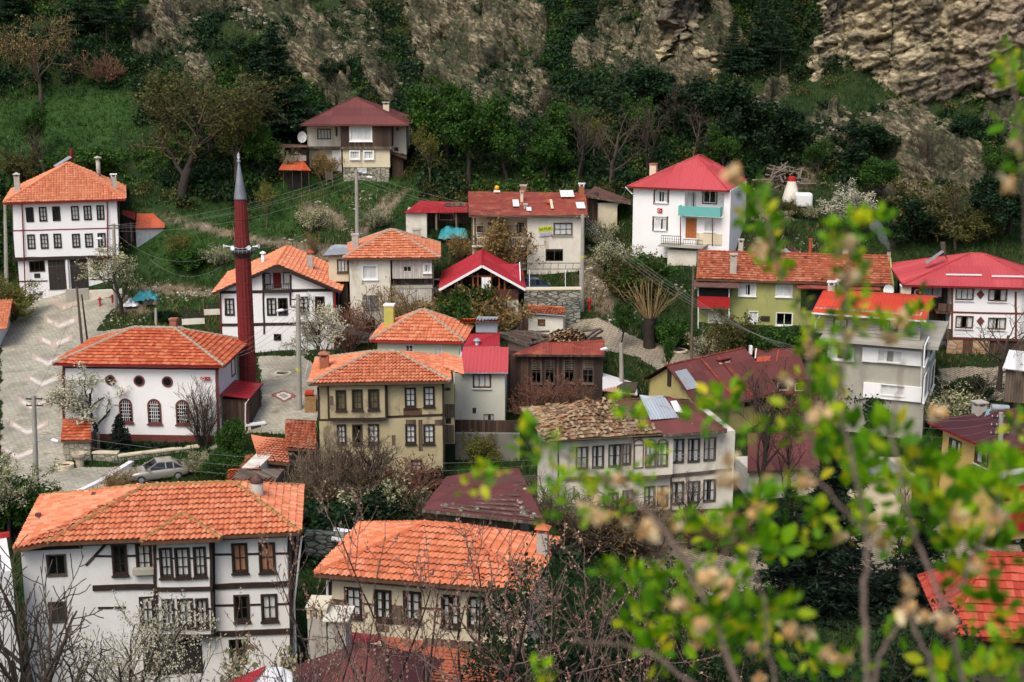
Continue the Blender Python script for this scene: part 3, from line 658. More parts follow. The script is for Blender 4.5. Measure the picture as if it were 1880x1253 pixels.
W_WHITEC = Sty(WHITEPAINT, .09, WHITEPAINT, 2, 1, CURTAIN, 1.2, WHITEPAINT, fw=.06)
W_REDB = Sty(BROWNT, .1, WHITEPAINT, 2, 1, CURTAIN, .5, None, fw=.07)
W_BROWN = Sty(BROWNT, .05, BROWNT, 3, 1, CURTAIN, .8, WHITEPAINT, fw=.07)
W_OLD = Sty(SHUTTER, .05, SHUTTER, 2, 3, CURTAIN, .35, None)
W_DARK = Sty(None, 0, SHUTTER, 2, 1, None, 0, None)
W_GONE = Sty(None, 0, OLDWOOD, 1, 1, None, 0, None)
# ================================================================== white house, upper left
h = H('timber_trimmed_house', 'white three-storey house with two dark garage doors at the top of the chevron road', A5, (860, 1088), 140, 15)
st = Sty(TIMBER, .09, TIMBER, 2, 3, CURTAIN, .75, None)
up = [(183,514,245,618),(278,511,340,614),(374,508,436,610),(509,505,570,606),(599,502,661,604),(692,499,752,602),(194,709,256,812),(288,706,350,810),(383,703,445,806),(516,704,578,802),(609,702,671,800),(701,699,763,798)]
V = -.35
h.win([(a+6, b+6, c-6, d-6) for a, b, c, d in up], st, V)
h.win([(212,905,321,970),(668,893,760,958)], Sty(TIMBER, .05, TIMBER, 3, 1, None, 0, None), 0.)
h.box(78, 484, 862, 868, WHITE2, V, 10.2); h.box(128, 900, 858, 1088, WHITE2, 0., 9.8, ext=1.6)
for x0, y0, x1, y1 in ((342,893,480,1103),(500,891,640,1097)):
    d = h.fb(x0, y0, x1, y1, -.06, .1, 'garage_door', IRON); u0, z1 = h.f(x0, y0, -.06); u1, z0 = h.f(x1, y1, -.06)
    m = MB()
    for i in (.25, .5, .75): m.box(u0+(u1-u0)*i-.012, -.075, z0, u0+(u1-u0)*i+.012, -.059, z1)
    m.box(u0, -.078, z0+(z1-z0)*.78, u1, -.058, z0+(z1-z0)*.8); m.build('panel_rail', SHUTTER, d)
    MB().lathe([(.02, 0), (.05, .03), (.0, .06)], ((u0+u1)/2+.1, -.12, z0+1.1)).build('handle', GREYMETAL, d)
h.fb(470,880,498,1100,-.3,-.05,'pillar',WHITE2)
h.beam([(80,682,862,661)], .1, REDDARK, V); h.beam([(88,886,862,868)], .34, TIMBER, V); h.beam([(130,1047,342,1042),(645,1032,858,1028)], .12)
h.beam([(85,490,97,885),(856,478,856,868)], .1, TIMBER, V)
h.spout([(158,486),(183,1135)], -.5, .06, REDDARK); h.spout([(771,472),(776,1020)], -.5, .06, REDDARK)
h.fb(245,990,290,1020,-.05,.02,'medallion',IRON)
u0, ze = h.f(25, 484, -1.); u1, _ = h.f(903, 458, -1.); ua, zr = h.f(490, 196, 4.6)
h.hip(u0, u1, -1., 10.6, ze, ((ua, 4.6), (ua, 5.4)), zr, 'tile', T_ORANGE2, T_ORANGE2, REDDARK)
h.soffit(u0+.1, u1-.1, -.9, 10.5, ze-.02, REDDARK)
h.chim(97, 295, 147, 410, 2.0, CHIMP, 'tile'); h.chim(796, 295, 842, 395, 2.6, CHIMP, 'slab', WHITEPAINT); h.pipe(703, 165, 275, 6.5, .22, CHIMP)
h.done(); B1 = h
# small outbuilding with red roofs beside it
h = H('lean_to_shed', 'low shed under patched red sheets beside the white garage house', A5, (1180, 745), 143, 12, 'shed')
h.box(878, 625, 965, 765, DARKWOOD, .6, 3.); h.box(975, 668, 1180, 745, GREYMETAL, 0., 3.5, ext=.8)
h.fb(938, 618, 948, 770, -.1, .1, 'post', WHITEPAINT)
P = lambda x, y, v: h.pt(x, y, v)
h.roof([([P(972,668,-.3),P(1184,660,-.3),P(1184,556,2.6),P(985,556,2.6)],'corr',R_RUSTOR),([P(878,568,-.3),P(972,606,-.3),P(972,548,3),P(878,538,3)],'corr',R_CRIM)],0,0)
h.done()
# ================================================================== mosque and minaret
h = H('mosque', 'white mosque with round and arched windows under a red tile hip roof', A6, (1200, 772), 104, -3.2, 'mosque')
uL, _ = h.f(345, 400); uR, zb = h.f(1197, 772); _, ze = h.f(760, 338); _, zp = h.f(860, 712)
D = 7.0
def arch(uc, r, z0, z1, n=12, full=False):
    if full: return [(uc+r*math.cos(a), z0+r*math.sin(a)) for a in np.linspace(0, 2*PI, 2*n, endpoint=False)]
    return [(uc-r, z0), (uc+r, z0)]+[(uc+r*math.cos(a), z1-r+r*math.sin(a)) for a in np.linspace(0, PI, n)]
def archwin(h, T, pts, mat, grille, name='arched_window', fw=.14):
    c = np.mean(pts, 0); inner = [tuple(c+(np.array(p)-c)*(1-fw/np.linalg.norm(np.array(p)-c))) for p in pts]; n = len(pts); m = MB(T)
    for i in range(n):
        j = (i+1) % n; a, b, e, d = pts[i], pts[j], inner[j], inner[i]
        m.quad((*a, -.07), (*b, -.07), (*e, -.07), (*d, -.07)); m.quad((*d, -.07), (*e, -.07), (*e, .12), (*d, .12)); m.quad((*a, -.07), (*b, -.07), (*b, .03), (*a, .03))
    o = m.build(name, mat, h.o)
    MB(T).quad(*[(*p, -.025) for p in inner]).build('pane', ROOMGLASS, o)
    if grille:
        g = MB(T); x0, x1 = min(p[0] for p in inner), max(p[0] for p in inner); z0, z1 = min(p[1] for p in inner), max(p[1] for p in inner); r = (x1-x0)/2; xc = (x0+x1)/2
        for i in range(1, 6):
            x = x0+(x1-x0)*i/6; zt = z1-r+math.sqrt(max(0, r*r-(x-xc)**2)); g.box(x-.018, -.05, z0, x+.018, -.03, zt)
        for k in range(1, 6):
            z = z0+(z1-z0)*k/6; hw = r if z < z1-r else math.sqrt(max(.0, r*r-(z-z1+r)**2)); g.box(xc-hw, -.052, z-.018, xc+hw, -.028, z+.018)
        g2 = MB(); g2.v = [T(p[0], p[2], p[1]) for p in g.v] if False else g.v; g2.f = g.f
        g2.build('grille', grille, o)
    return o
_t = NT('dark_window_glass'); _t.b.inputs['Base Color'].default_value = (.012, .013, .014, 1); _t.b.inputs['Roughness'].default_value = .08; ROOMGLASS = _t.m
h.wallbox(uL, uR, zp, ze+.1, 0, D, WHITE2); h.wallbox(uL-.06, uR+.06, zb-1.5, zp, -.06, D+.05, REDBROWN, 'plinth')
T = lambda a, b, i: (a, i, b)
for x, y, r in ((605,412,28),(763,416,30),(917,421,30)):
    uc, zc = h.f(x, y); rr = r*.33511*h.p[1]/F*1.06; archwin(h, T, arch(uc, rr, zc, 0, full=True), REDBROWN, None, 'round_window', .12)
for x0, y0, x1, y1 in ((650,512,730,645),(805,514,888,652),(960,519,1043,656)):
    a0, z1 = h.f(x0, y0); a1, z0 = h.f(x1, y1); o = archwin(h, T, arch((a0+a1)/2, (a1-a0)/2, z0, z1), REDBROWN, None)
    g = MB(); w = (a1-a0)/2-.14; uc = (a0+a1)/2; zt = z1-.14
    for i in range(1, 5): u = uc-w+2*w*i/5; e = zt-w+math.sqrt(max(0, w*w-(u-uc)**2)); g.box(u-.014, -.055, z0+.14, u+.014, -.03, e)
    for k in range(1, 6): z = z0+.14+(zt-z0-.14)*k/6; hw = w if z < zt-w else math.sqrt(max(0, w*w-(z-zt+w)**2)); g.box(uc-hw, -.06, z-.014, uc+hw, -.028, z+.014)
    g.build('grille', WHITEPAINT, o)
    MB().box(a0-.08, -.16, z0-.1, a1+.08, .02, z0).build('sill', REDBROWN, o)
h.beam([(350,345,350,712),(1190,350,1198,712)], .2, REDBROWN); h.beam([(345,342,1200,352)], .14, REDBROWN)
v0, z1 = h.g(1266, 305, uR); v1, z0 = h.g(1281, 380, uR); h._win('r', uR, v0, z0, v0+1.0, z1, Sty(REDBROWN, .1, REDBROWN, 1, 2, None, 0, None), 'window')
v0, z1 = h.g(1228, 490, uR); v1, z0 = h.g(1240, 610, uR); h._win('r', uR, v0, z0, v0+.9, z1, Sty(REDBROWN, .1, REDBROWN, 1, 2, None, 0, None), 'window')
u0, zf = h.f(290, 322, -.7); u1, _ = h.f(1228, 346, -.7); ra, zr = h.f(735, 124, D/2); rb, _ = h.f(955, 119, D/2)
h.hip(u0, u1, -.7, D+.7, zf, ((ra, D/2), (rb, D/2)), zr, 'flat', T_RED, MORTAR, REDDARK, sag=.05, capr=.12); h.soffit(u0+.1, u1-.1, -.6, D+.6, zf-.03, REDDARK)
o = h.chim(928, 85, 966, 118, D/2+1, BRICK, 'top', BRICK)
# porch with the dark red lean-to roof
za = h.g(1335, 365, uR)[1]; PH = [h.pt(1335,368,5.2), h.pt(1240,458,1.0)]
q1 = np.array([uR+.02, .9, h.g(1240,456,uR)[1]]); q2 = np.array([uR+.02, 5.6, q1[2]]); q3 = h.pt(1365,516,1.0); q4 = np.array([q3[0], 5.7, q3[2]])
h.roof([([q3, q4, q2, q1], 'sheet', R_MAROON_RED if 'R_MAROON_RED' in globals() else R_CRIM)], 0, 0, name='porch_roof', fascia=TIMBER, fh=.1)
h.wallbox(uR+.05, q3[0]-.25, zb-1.2, q3[2]-.1, 1.3, 5.4, DARKWOOD, 'porch_wall', top=False)
for vv in (1.25, 5.45): MB().box(q3[0]-.3, vv-.07, zb-1.2, q3[0]-.16, vv+.07, q3[2]).build('porch_post', REDBROWN, h.o)
h.spout([(1365,516),(1345,540),(1344,705)], 1.0, .05)
h.spout([(1213,715),(1212,770)], -.1, .04)
h.done(); MOSQ = h
# red name plate on the wall
s0 = H('name_plate', 'small red name plate with a white ring fixed near the right corner of the mosque', A6, (1126, 402), 103.9, -3.2, 'sign')
u0, z1 = s0.f(1100, 393); u1, z0 = s0.f(1153, 410); MB().box(u0, -.1, z0, u1, -.06, z1).build('plate', REDPAINT, s0.o)
m = MB(); uc = u0+.2; zc = (z0+z1)/2; m.tube([(uc+.1*math.cos(a), -.105, zc+.1*math.sin(a)) for a in np.linspace(0, 2*PI, 16)], .022, 5); m.build('emblem', WHITEPAINT, s0.o)
m = MB(); rg = random.Random(3); u = uc+.3
while u < u1-.12: w = rg.uniform(.04, .1); m.box(u, -.106, zc-.035, u+w, -.098, zc+.035); u += w+.035
m.build('lettering', CURTAIN2, s0.o)
# minaret
h = H('minaret', 'slender dark red minaret with grey cone rising behind the mosque', A6, (1372, 700), 111, 0, 'minaret')
def yz(x, y, zm): h.zm = zm; return h.f(x, y, 0)
z_b = -2.; z_bal = yz(1790, 850, A5)[1]; z_bt = yz(1790, 800, A5)[1]; z_cb = yz(1782, 450, A5)[1]; z_ct = yz(1775, 200, A5)[1]; z_top = yz(1774, 122, A5)[1]
r1 = 93*.33511*111/F/2*1.04; r2 = 107*.25532*111/F/2
def fluted(r0, r1_, z0, z1, nf=14):
    vs = []; n = nf*4
    for z, r in ((z0, r0), (z1, r1_)):
        for q in range(n): k = 1 if q % 4 in (0, 1) else .94; vs.append((r*k*math.cos(2*PI*q/n), r*k*math.sin(2*PI*q/n), z))
    m = MB(); m.add(vs, [(q, (q+1) % n, n+(q+1) % n, n+q) for q in range(n)]+[tuple(range(n, 2*n))])
    z = z0+.9
    while z < z1-.3: r = (r0+(r1_-r0)*(z-z0)/(z1-z0)); m.lathe([(r*.97, z-.05), (r*1.025, z-.04), (r*1.025, z+.03), (r*.97, z+.05)], (0, 0, 0), 28); z += 1.35
    return m
MINRED = M('minaret_red_sheet', (.17, .02, .018), (.11, .015, .014), 1.2, .55, stain=(.28, .06, .05), ssc=1.5, thr=.6, st_stretch=.15, bump=.1)
fluted(r1*1.02, r1*.9, z_b, z_bal).build('shaft', MINRED, h.o); fluted(r2, r2*.82, z_bt, z_cb).build('upper_shaft', MINRED, h.o)
b = MB().lathe([(r1*.9, z_bal-.25), (r1*1.1, z_bal), (r1*1.42, z_bal+.25), (r1*1.42, z_bt-.35), (r1*1.36, z_bt-.3), (r1*1.36, z_bal+.3), (.2, z_bal+.3)], (0, 0, 0), 24).build('balcony', IRON, h.o)
m = MB()
for q in range(18): a = 2*PI*q/18; m.box(r1*1.4*math.cos(a)-.015, r1*1.4*math.sin(a)-.015, z_bt-.35, r1*1.4*math.cos(a)+.015, r1*1.4*math.sin(a)+.015, z_bt+.05)
for z in (z_bt-.15, z_bt+.05): m.tube([(r1*1.4*math.cos(a), r1*1.4*math.sin(a), z) for a in np.linspace(0, 2*PI, 25)], .022, 4, False)
m.build('railing', GREYMETAL, b)
LEAD = M('lead_sheet', (.23, .25, .28), (.17, .18, .21), 2, .5, metal=.3, bump=.1)
cn = MB().lathe([(r2*.88, z_cb-.08), (r2*.86, z_cb+.06), (.09, z_ct), (.05, z_ct+.1)], (0, 0, 0), 18).build('cone', LEAD, h.o, True)
zz = [z_ct+(z_top-z_ct)*k for k in (0, .28, .55, .8, 1)]
MB().lathe([(.05, zz[0]), (.17, zz[0]+.22), (.06, zz[1]+.1), (.14, zz[1]+.35), (.05, zz[2]+.1), (.12, zz[2]+.3), (.04, zz[3]), (.05, zz[3]+.1), (.005, zz[4]+.1)], (0, 0, 0), 12).build('finial', GREYMETAL, cn, True)
for a in (200, 250, -20, -60):
    ca, sa = math.cos(R(a)), math.sin(R(a)); p0 = np.array([ca*r1*1.3, sa*r1*1.3, z_bt+.1]); d = np.array([ca, sa, .1])
    MB().tube([p0, p0+d*.25, p0+d*.45, p0+d*.6], [.04, .05, .09, .18], 10).build('loudspeaker', WHITEPAINT, b)
h.done()
# ================================================================== white house with balcony gable, right of the minaret
h = H('half_timbered_house', 'white house with black beams and a balcony niche in its gable behind the minaret', C5, (916, 905), 122, 3)
h.win([(135,510,192,618),(222,508,282,616),(436,508,494,618),(517,507,575,617),(669,498,727,610),(784,496,840,606)], W_BLACK)
h.win([(738,706,792,752),(484,762,530,800),(242,715,262,790)], Sty(TIMBER, .05, TIMBER, 2, 1, None, 0, None))
uL, zt = h.f(97, 455); uR, zb = h.f(916, 905); zw = h.f(500, 447)[1]
h.wallbox(uL, uR, zb-1.5, zw, 0, 8.6, WHITE2)
pa = h.pt(500, 262, 0); lL = h.pt(40, 466, -.7); lR = h.pt(966, 452, -.7); pf = h.pt(502, 258, -.7); pb = np.array([pf[0], 9.2, pf[2]])
zl = (lL[2]+lR[2])/2; lL[2] = lR[2] = zl
k = lambda u: pf[2]-.15-(pf[2]-zl)*abs(u-pf[0])/((lR[0]-lL[0])/2)
n0, n1 = h.f(402, 380)[0], h.f(600, 380)[0]; zn0 = h.f(500, 452)[1]
gm = MB(); gm.prism([(uL, 0, zw), (n0, 0, zw), (n0, 0, k(n0)), (uL, 0, max(zw, k(uL)))], (0, .2, 0)); gm.prism([(n1, 0, zw), (uR, 0, zw), (uR, 0, max(zw, k(uR))), (n1, 0, k(n1))], (0, .2, 0))
gm.prism([(n0, 1.3, zw), (n1, 1.3, zw), (n1, 1.3, k(n1)), (pf[0], 1.3, k(pf[0])), (n0, 1.3, k(n0))], (0, .1, 0)); gm.build('gable_wall', WHITE2, h.o)
gm = MB(); gm.prism([(n0, .2, zw+.01), (n0, .2, k(n0)), (n0, 1.3, k(n0)), (n0, 1.3, zw+.01)], (.05, 0, 0)); gm.prism([(n1, .2, zw+.01), (n1, .2, k(n1)), (n1, 1.3, k(n1)), (n1, 1.3, zw+.01)], (-.05, 0, 0)); gm.build('niche_wall', TIMBER, h.o)
h.fb(474,318,536,447,1.24,1.3,'balcony_door',REDDARK)
h._win('f', 1.3, *h.f(418,400,1.3), *h.f(450,325,1.3), Sty(TIMBER, .08, TIMBER, 2, 3, None, 0, None)); h._win('f', 1.3, *h.f(556,395,1.3), *h.f(594,320,1.3), Sty(TIMBER, .08, TIMBER, 2, 3, None, 0, None))
h.railing(404, 398, 602, 448, -.15, TIMBER, 12, fancy=True); h.fb(400,446,606,462,-.3,.1,'balcony_slab',TIMBER)
h.beam([(97,458,916,442),(97,693,916,680)], .26); h.beam([(403,330,412,760),(602,330,602,450),(600,455,600,560)], .16); h.beam([(97,455,104,760),(914,452,918,905)], .12)
h.beam([(97,455,402,320),(602,320,916,452)], .12)
h.beam([(130,506,130,622)], .05)
h.roof([([lL, np.array([lL[0], 9.2, lL[2]]), pb, pf], 'tile', T_ORANGE2), ([np.array([lR[0], 9.2, lR[2]]), lR, pf, pb], 'tile', T_ORANGE2)], 0, 0, [(pf, pb)], T_ORANGE2)
MB().bar(lL-(0,0,.1), pf-(0,0,.1), .08, .2).bar(lR-(0,0,.1), pf-(0,0,.1), .08, .2).build('bargeboard', TIMBER, h.o)
h.chim(718, 190, 762, 290, 3.0, CHIMP, 'tile', T_RED); h.pipe(402, 185, 245, 4.5, .16, WHITEPAINT)
h.spout([(920,455),(922,905)], -.08, .06, REDPAINT); h.spout([(96,460),(100,760)], -.08, .06, REDDARK)
h.done()
# ================================================================== plain beige house behind it
h = H('plain_stucco_house', 'off-white stucco house with boarded balcony and a bare shrub against it', C5, (1628, 645), 123, 3)
h.win([(1120,270,1222,360)], W_WHITEC); h.win([(1118,482,1236,576)], Sty(None, 0, SHUTTER, 2, 1, CURTAIN, 1.1, CHIMP, bars=IRON)); h.win([(1142,657,1210,750)], W_DARK)
h.win([(1562,258,1608,312)], W_WHITEC, 0., 'window'); h.win([(1412,272,1470,310)], Sty(None, 0, WHITEWOOD, 2, 1, CURTAIN, 1.2, None))
h.box(1022, 216, 1328, 770, OLDWHITE, 0, 7., ext=2.); h.box(1330, 222, 1622, 640, OLDWOOD, 1.2, 5.8, ext=2.)
h.box(1330, 222, 1620, 358, WHITEWOOD, 0., 1.2, name='balcony'); h.box(1330, 428, 1620, 595, WHITEWOOD, 0., 1.2, name='balcony', ext=.0)
h.fb(1328, 418, 1622, 430, -.05, 1.2, 'balcony_slab', CONCRETE)
u0, ze = h.f(975, 216, -.6); u1, _ = h.f(1678, 216, -.6); ra, zr = h.f(1312, 8, 3.5); rb, _ = h.f(1345, 8, 3.5)
h.hip(u0, u1, -.6, 7.6, ze, ((ra, 3.5), (rb, 3.5)), zr, 'flat', T_ORANGE, MORTAR, BROWNT, sag=.04); h.soffit(u0+.1, u1-.1, -.5, 7.5, ze-.02, OLDWOOD)
h.chim(1040, 50, 1090, 135, 2.2, CHIMP, 'top'); h.chim(1478, 12, 1538, 62, 5.5, CHIMP, 'top')
h.win([(938,225,1012,312)], Sty(BROWNT, .05, BROWNT, 3, 1, CURTAIN, .9, BROWNT), 1.0)
h.box(872, 200, 1020, 380, CREAM, 1.0, 6.); h.box(960, 380, 1020, 700, DARKWOOD, 1.6, 5., ext=1.)
h.roof([([h.pt(832,196,.6), h.pt(1005,186,.6), h.pt(1060,110,6.5), h.pt(900,135,6.5)], 'sheet', R_GREY)], 0, 0, name='annex_roof', fascia=BROWNT, fh=.1)
h.spout([(1628,225),(1630,640)], -.08, .05, SHUTTER)
h.done()
# ================================================================== small pale green house
h = H('pale_green_house', 'small pale green house with a yellow-green chimney on its orange hip roof', C5, (1815, 950), 112, -5)
h.win([(1428,838,1482,895),(1638,838,1688,930)], Sty(None, 0, WHITEPAINT, 2, 2, CURTAIN, 1.3, None))
h.box(1225, 812, 1815, 950, PALEGREEN, 0, 4.8, ext=3.)
u0, ze = h.f(1170, 804, -.6); u1, _ = h.f(1852, 824, -.6); ra, zr = h.f(1555, 582, 2.4)
h.hip(u0, u1, -.6, 5.4, ze, ((ra-.05, 2.4), (ra+.05, 2.4)), zr, 'tile', T_ORANGE, MORTAR, REDPAINT, capr=.13); h.soffit(u0+.1, u1-.1, -.5, 5.3, ze-.02, REDDARK)
h.zm = A7; h.chim(491, 68, 545, 172, 1.6, CHIMY, 'top', WHITEPAINT)
h.spout([(908,270),(915,350)], -.1, .04, WHITEPAINT); h.done()
# ================================================================== old yellow timbered house
h = H('old_timbered_house', 'tall decayed yellow plaster house with black window frames and orange tiles', A7, (820, 1045), 95, 4)
V = -.35
h.win([(233,533,280,632),(322,530,370,630),(411,528,460,627)], W_TIMB, V); h.win([(612,520,662,616),(714,514,764,612)], W_TIMB)
h.win([(240,722,280,816),(324,722,368,818),(411,720,460,815),(615,720,662,815),(714,720,764,815)], W_TIMB); h.win([(645,915,696,990)], W_TIMB_D)
h.box(187, 505, 502, 682, YELLOWOLD, V, .6); h.box(131, 505, 818, 1045, YELLOWOLD, 0, 5.6, ext=2.)
h.win([(824,515,856,530),(830,680,860,712)], W_DARK, 1.4); h.box(818, 498, 880, 820, YELLOWOLD, 1.4, 4.); h.fb(826,605,878,675,1.32,1.39,'plank_panel',LATH); h.fb(826,720,876,815,1.32,1.39,'plank_panel',LATH)
h.beam([(187,505,190,684),(501,502,504,682)], .12, TIMBER, V); h.beam([(131,510,135,690),(816,485,822,1045),(506,500,508,672)], .14); h.beam([(187,688,505,684)], .2, TIMBER, V-.02); h.beam([(505,674,818,662)], .16); h.beam([(131,690,187,690)], .12)
h.fb(598,628,700,662,-.04,.0,'missing_plaster',BROWNT); h.fb(680,690,705,860,-.03,.0,'exposed_lath',LATH); h.fb(770,690,812,720,-.03,.0,'exposed_lath',LATH); h.fb(612,690,668,716,-.03,.0,'exposed_lath',LATH); h.fb(535,775,556,830,-.03,.0,'exposed_lath',LATH); h.fb(195,560,215,610,-.38,-.34,'exposed_lath',LATH)
u0, ze = h.f(80, 493, -.8); u1, _ = h.f(858, 482, -.8); ra, zr = h.f(432, 318, 2.8); rb, _ = h.f(560, 316, 2.8)
h.hip(u0, u1, -.8, 6.4, ze, ((ra, 2.8), (rb, 2.8)), zr, 'tile', T_ORANGE, MORTAR, BROWNT, capr=.13, sag=.04); h.soffit(u0+.1, u1-.1, -.7, 6.3, ze-.02, OLDWOOD)
e = u1; h.roof([([np.array([e+.95, 1.8, ze-.22]), np.array([e+.95, 6.4, ze-.22]), np.array([e-.5, 6.4, ze+.3]), np.array([e-.5, 1.8, ze+.3])], 'tile', T_ORANGE2)], 0, 0, name='side_roof', fascia=BROWNT)
h.chim(138, 350, 190, 425, 2.0, BRICK, 'tile', BRICK); h.done()
# ================================================================== pale house with crimson sheet roof
h = H('red_sheet_roof_house', 'narrow pale plaster house with a stepped crimson sheet roof', A7, (1155, 695), 103, -2)
h.win([(982,440,1076,513)], W_BROWN); h.win([(977,624,997,656)], W_DARK); h.win([(1038,658,1094,695)], Sty(None, 0, OLDWOOD, 2, 1, CURTAIN, .5, None))
h.box(880, 425, 1155, 695, PALEGREY, 0, 6.4, ext=2.)
a, b = h.pt(905,432,-.4), h.pt(1172,432,-.4); c, d = h.pt(1175,290,2.6), h.pt(925,290,2.6); e, f_ = h.pt(1127,213,5.2), h.pt(965,216,5.2)
c2 = h.pt(1127,289,2.6)
h.roof([([a, b, c, d], 'metal', R_PINK), ([d, c2, e, f_], 'metal', R_CRIM)], 0, 0, fascia=GREYMETAL, fh=.08)
h.pipe(1002, 262, 300, 3.0, .16, GREYMETAL); h.box(995, 152, 1112, 212, R_GREY, 6.4, 2.); h.roof([([h.pt(905,158,6.), h.pt(1122,152,6.), h.pt(1120,140,8.), h.pt(915,136,8.)], 'tile', T_RED)], 0, 0, name='rear_roof')
h.done()
# ================================================================== ruined wooden house
h = H('ruined_wooden_house', 'dark boarded ruin with a half collapsed roof and rusted sheet eaves', A7, (1690, 570), 107, -3)
h.win([(1302,368,1352,488),(1377,365,1424,488),(1482,365,1533,485),(1582,402,1638,488)], Sty(OLDWOOD, .06, SHUTTER, 2, 2, None, 0, OLDWOOD))
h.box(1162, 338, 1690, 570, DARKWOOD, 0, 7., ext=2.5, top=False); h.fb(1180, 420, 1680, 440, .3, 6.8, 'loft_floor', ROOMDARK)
for x0, x1 in ((1300,1355),(1375,1426),(1480,1535),(1580,1640)):
    lv = MB()
    for i in range(6): u0, z = h.f(x0, 366+i*9); u1, _ = h.f(x1, 366+i*9); lv.box(u0, -.05, z-.04, u1, -.03, z+.03)
    lv.build('louvre', OLDWOOD, h.o)
P = h.pt
h.roof([([P(1185,332,-.6), P(1702,336,-.6), P(1700,250,2.2), P(1400,254,2.2)], 'corr', R_PINKRUST if 'R_PINKRUST' in globals() else R_RUST)], 0, 0, fascia=DARKWOOD, sag=.12)
h.wallbox(h.f(1162,338)[0], h.f(1290,338)[0], h.f(1200,338)[1]-.2, h.f(1200,318)[1], .2, 7.8, DARKWOOD, 'wall')
rf = MB(); rg = random.Random(5)
zr0 = P(1300,300,1.5)[2]
for x0, y0, v0, x1, y1, v1 in ((1130,212,6,1275,275,2),(1180,212,7,1400,255,3),(1275,275,2,1400,245,3),(1265,205,6,1268,262,5),(1130,232,4,1290,292,1.5),(1330,215,6,1400,290,2),(1205,240,6,1370,225,6),(1290,212,7,1395,228,6.5),(1140,215,7,1400,205,7.5),(1580,205,7,1685,192,7),(1585,250,3,1660,195,6),(1610,252,3,1690,200,6),(1575,196,7,1580,252,4)):
    MB().bar(P(x0, y0, v0), P(x1, y1, v1), .16, .16).build('rafter', OLDWOOD, h.o)
h.done(); RUIN = h
# ================================================================== red gabled wooden house
h = H('red_gabled_house', 'house with a bright red gable roof over an overgrown red-brown timber porch', C6, (770, 745), 121, 1)
h.win([(582,532,670,640)], Sty(BROWNT, .08, BROWNT, 2, 2, CURTAIN, .5, None)); h.box(172, 488, 768, 745, PALEGREY, 0, 7.5, ext=2.)
u0, z0 = h.f(180, 490, -.1); u1, zt = h.f(770, 405, -.1)
GREYBOARD = REDBROWN
h.fb(180, 412, 768, 490, -.12, .05, 'balustrade', Mplank('red_brown_boards', [(0, (.09, .03, .02)), (1, (.17, .06, .035))], .22))
h.box(182, 400, 766, 489, DARKWOOD, 1.6, 5.8)
pf = h.pt(470, 212, -.8); lL = h.pt(115, 416, -.8); lR = h.pt(827, 402, -.8); zl = (lL[2]+lR[2])/2; lL[2] = lR[2] = zl; pb = np.array([pf[0], 7.8, pf[2]])
h.roof([([lL, np.array([lL[0], 7.8, zl]), pb, pf], 'metal', R_CRIM), ([np.array([lR[0], 7.8, zl]), lR, pf, pb], 'metal', R_CRIM)], 0, 0, [(pf, pb)], R_CRIM, capr=.08)
x0 = h.pt(600, 200, 4.2); x1 = h.pt(778, 196, 4.2); y0 = h.pt(785, 345, 1.2); y1 = h.pt(640, 330, 1.2)
h.roof([([y1, y0, x1, x0], 'metal', R_CRIM)], 0, 0, name='side_roof'); MB().bar(y0, x1, .08, .22).build('side_bargeboard', WHITEPAINT, h.o)
MB().bar(lL-(0,0,.08), pf-(0,0,.08), .06, .2).bar(lR-(0,0,.08), pf-(0,0,.08), .06, .2).build('bargeboard', WHITEPAINT, h.o)
m = MB()
for x, y in ((395,300),(435,285),(545,285),(610,310),(655,340),(250,345),(300,330)): a = h.pt(x, 415, -.05); b = h.pt(x, y-8, -.05); m.bar(a, b, .14)
m.bar(h.pt(355,302,-.05), h.pt(600,302,-.05), .1); m.build('porch_post', ORANGEWOOD, h.o)
g = MB(); g.prism([(lL[0]+1.2, 1.5, zl+.5), (lR[0]-1.2, 1.5, zl+.5), (pf[0], 1.5, pf[2]-.25)], (0, .1, 0)); g.build('gable_wall', DARKWOOD, h.o)
h.done(); RG = h
c = H('hanging_cloth', 'white cloth hanging in the porch of the red gabled house', C6, (505, 412), 120.6, 1, 'cloth')
u0, z1 = c.f(466, 306); u1, z0 = c.f(540, 413); n = 10; m = MB(); vs = []
for i in range(n+1): u = u0+(u1-u0)*i/n; w = .05*math.sin(i*1.7); vs += [(u, w-.3, z0+.08*math.sin(i)), (u, w*.4-.3, z1)]
m.add(vs, [(2*i, 2*i+2, 2*i+3, 2*i+1) for i in range(n)]); m.build('fabric', WHITEPAINT, c.o)
# ================================================================== tiny shed
h = H('stucco_shed', 'tiny stucco shed with one small window and an orange tile roof on the lane', C6, (1135, 748), 118, -8, 'shed')
h.win([(932,658,984,704)], Sty(BROWNT, .04, BROWNT, 1, 2, CURTAIN2, .6, None)); h.box(850, 624, 1135, 748, OLDWHITE, 0, 2.0, ext=1.)
h.roof([([h.pt(838,602,-.3), h.pt(1160,624,-.3), h.pt(1150,562,2.2), h.pt(846,528,2.2)], 'tile', T_ORANGE2)], 0, 0, fascia=GREYMETAL, fh=.1)
h.fb(768, 560, 846, 745, .6, 1.0, 'wood_partition', DARKWOOD); h.done()
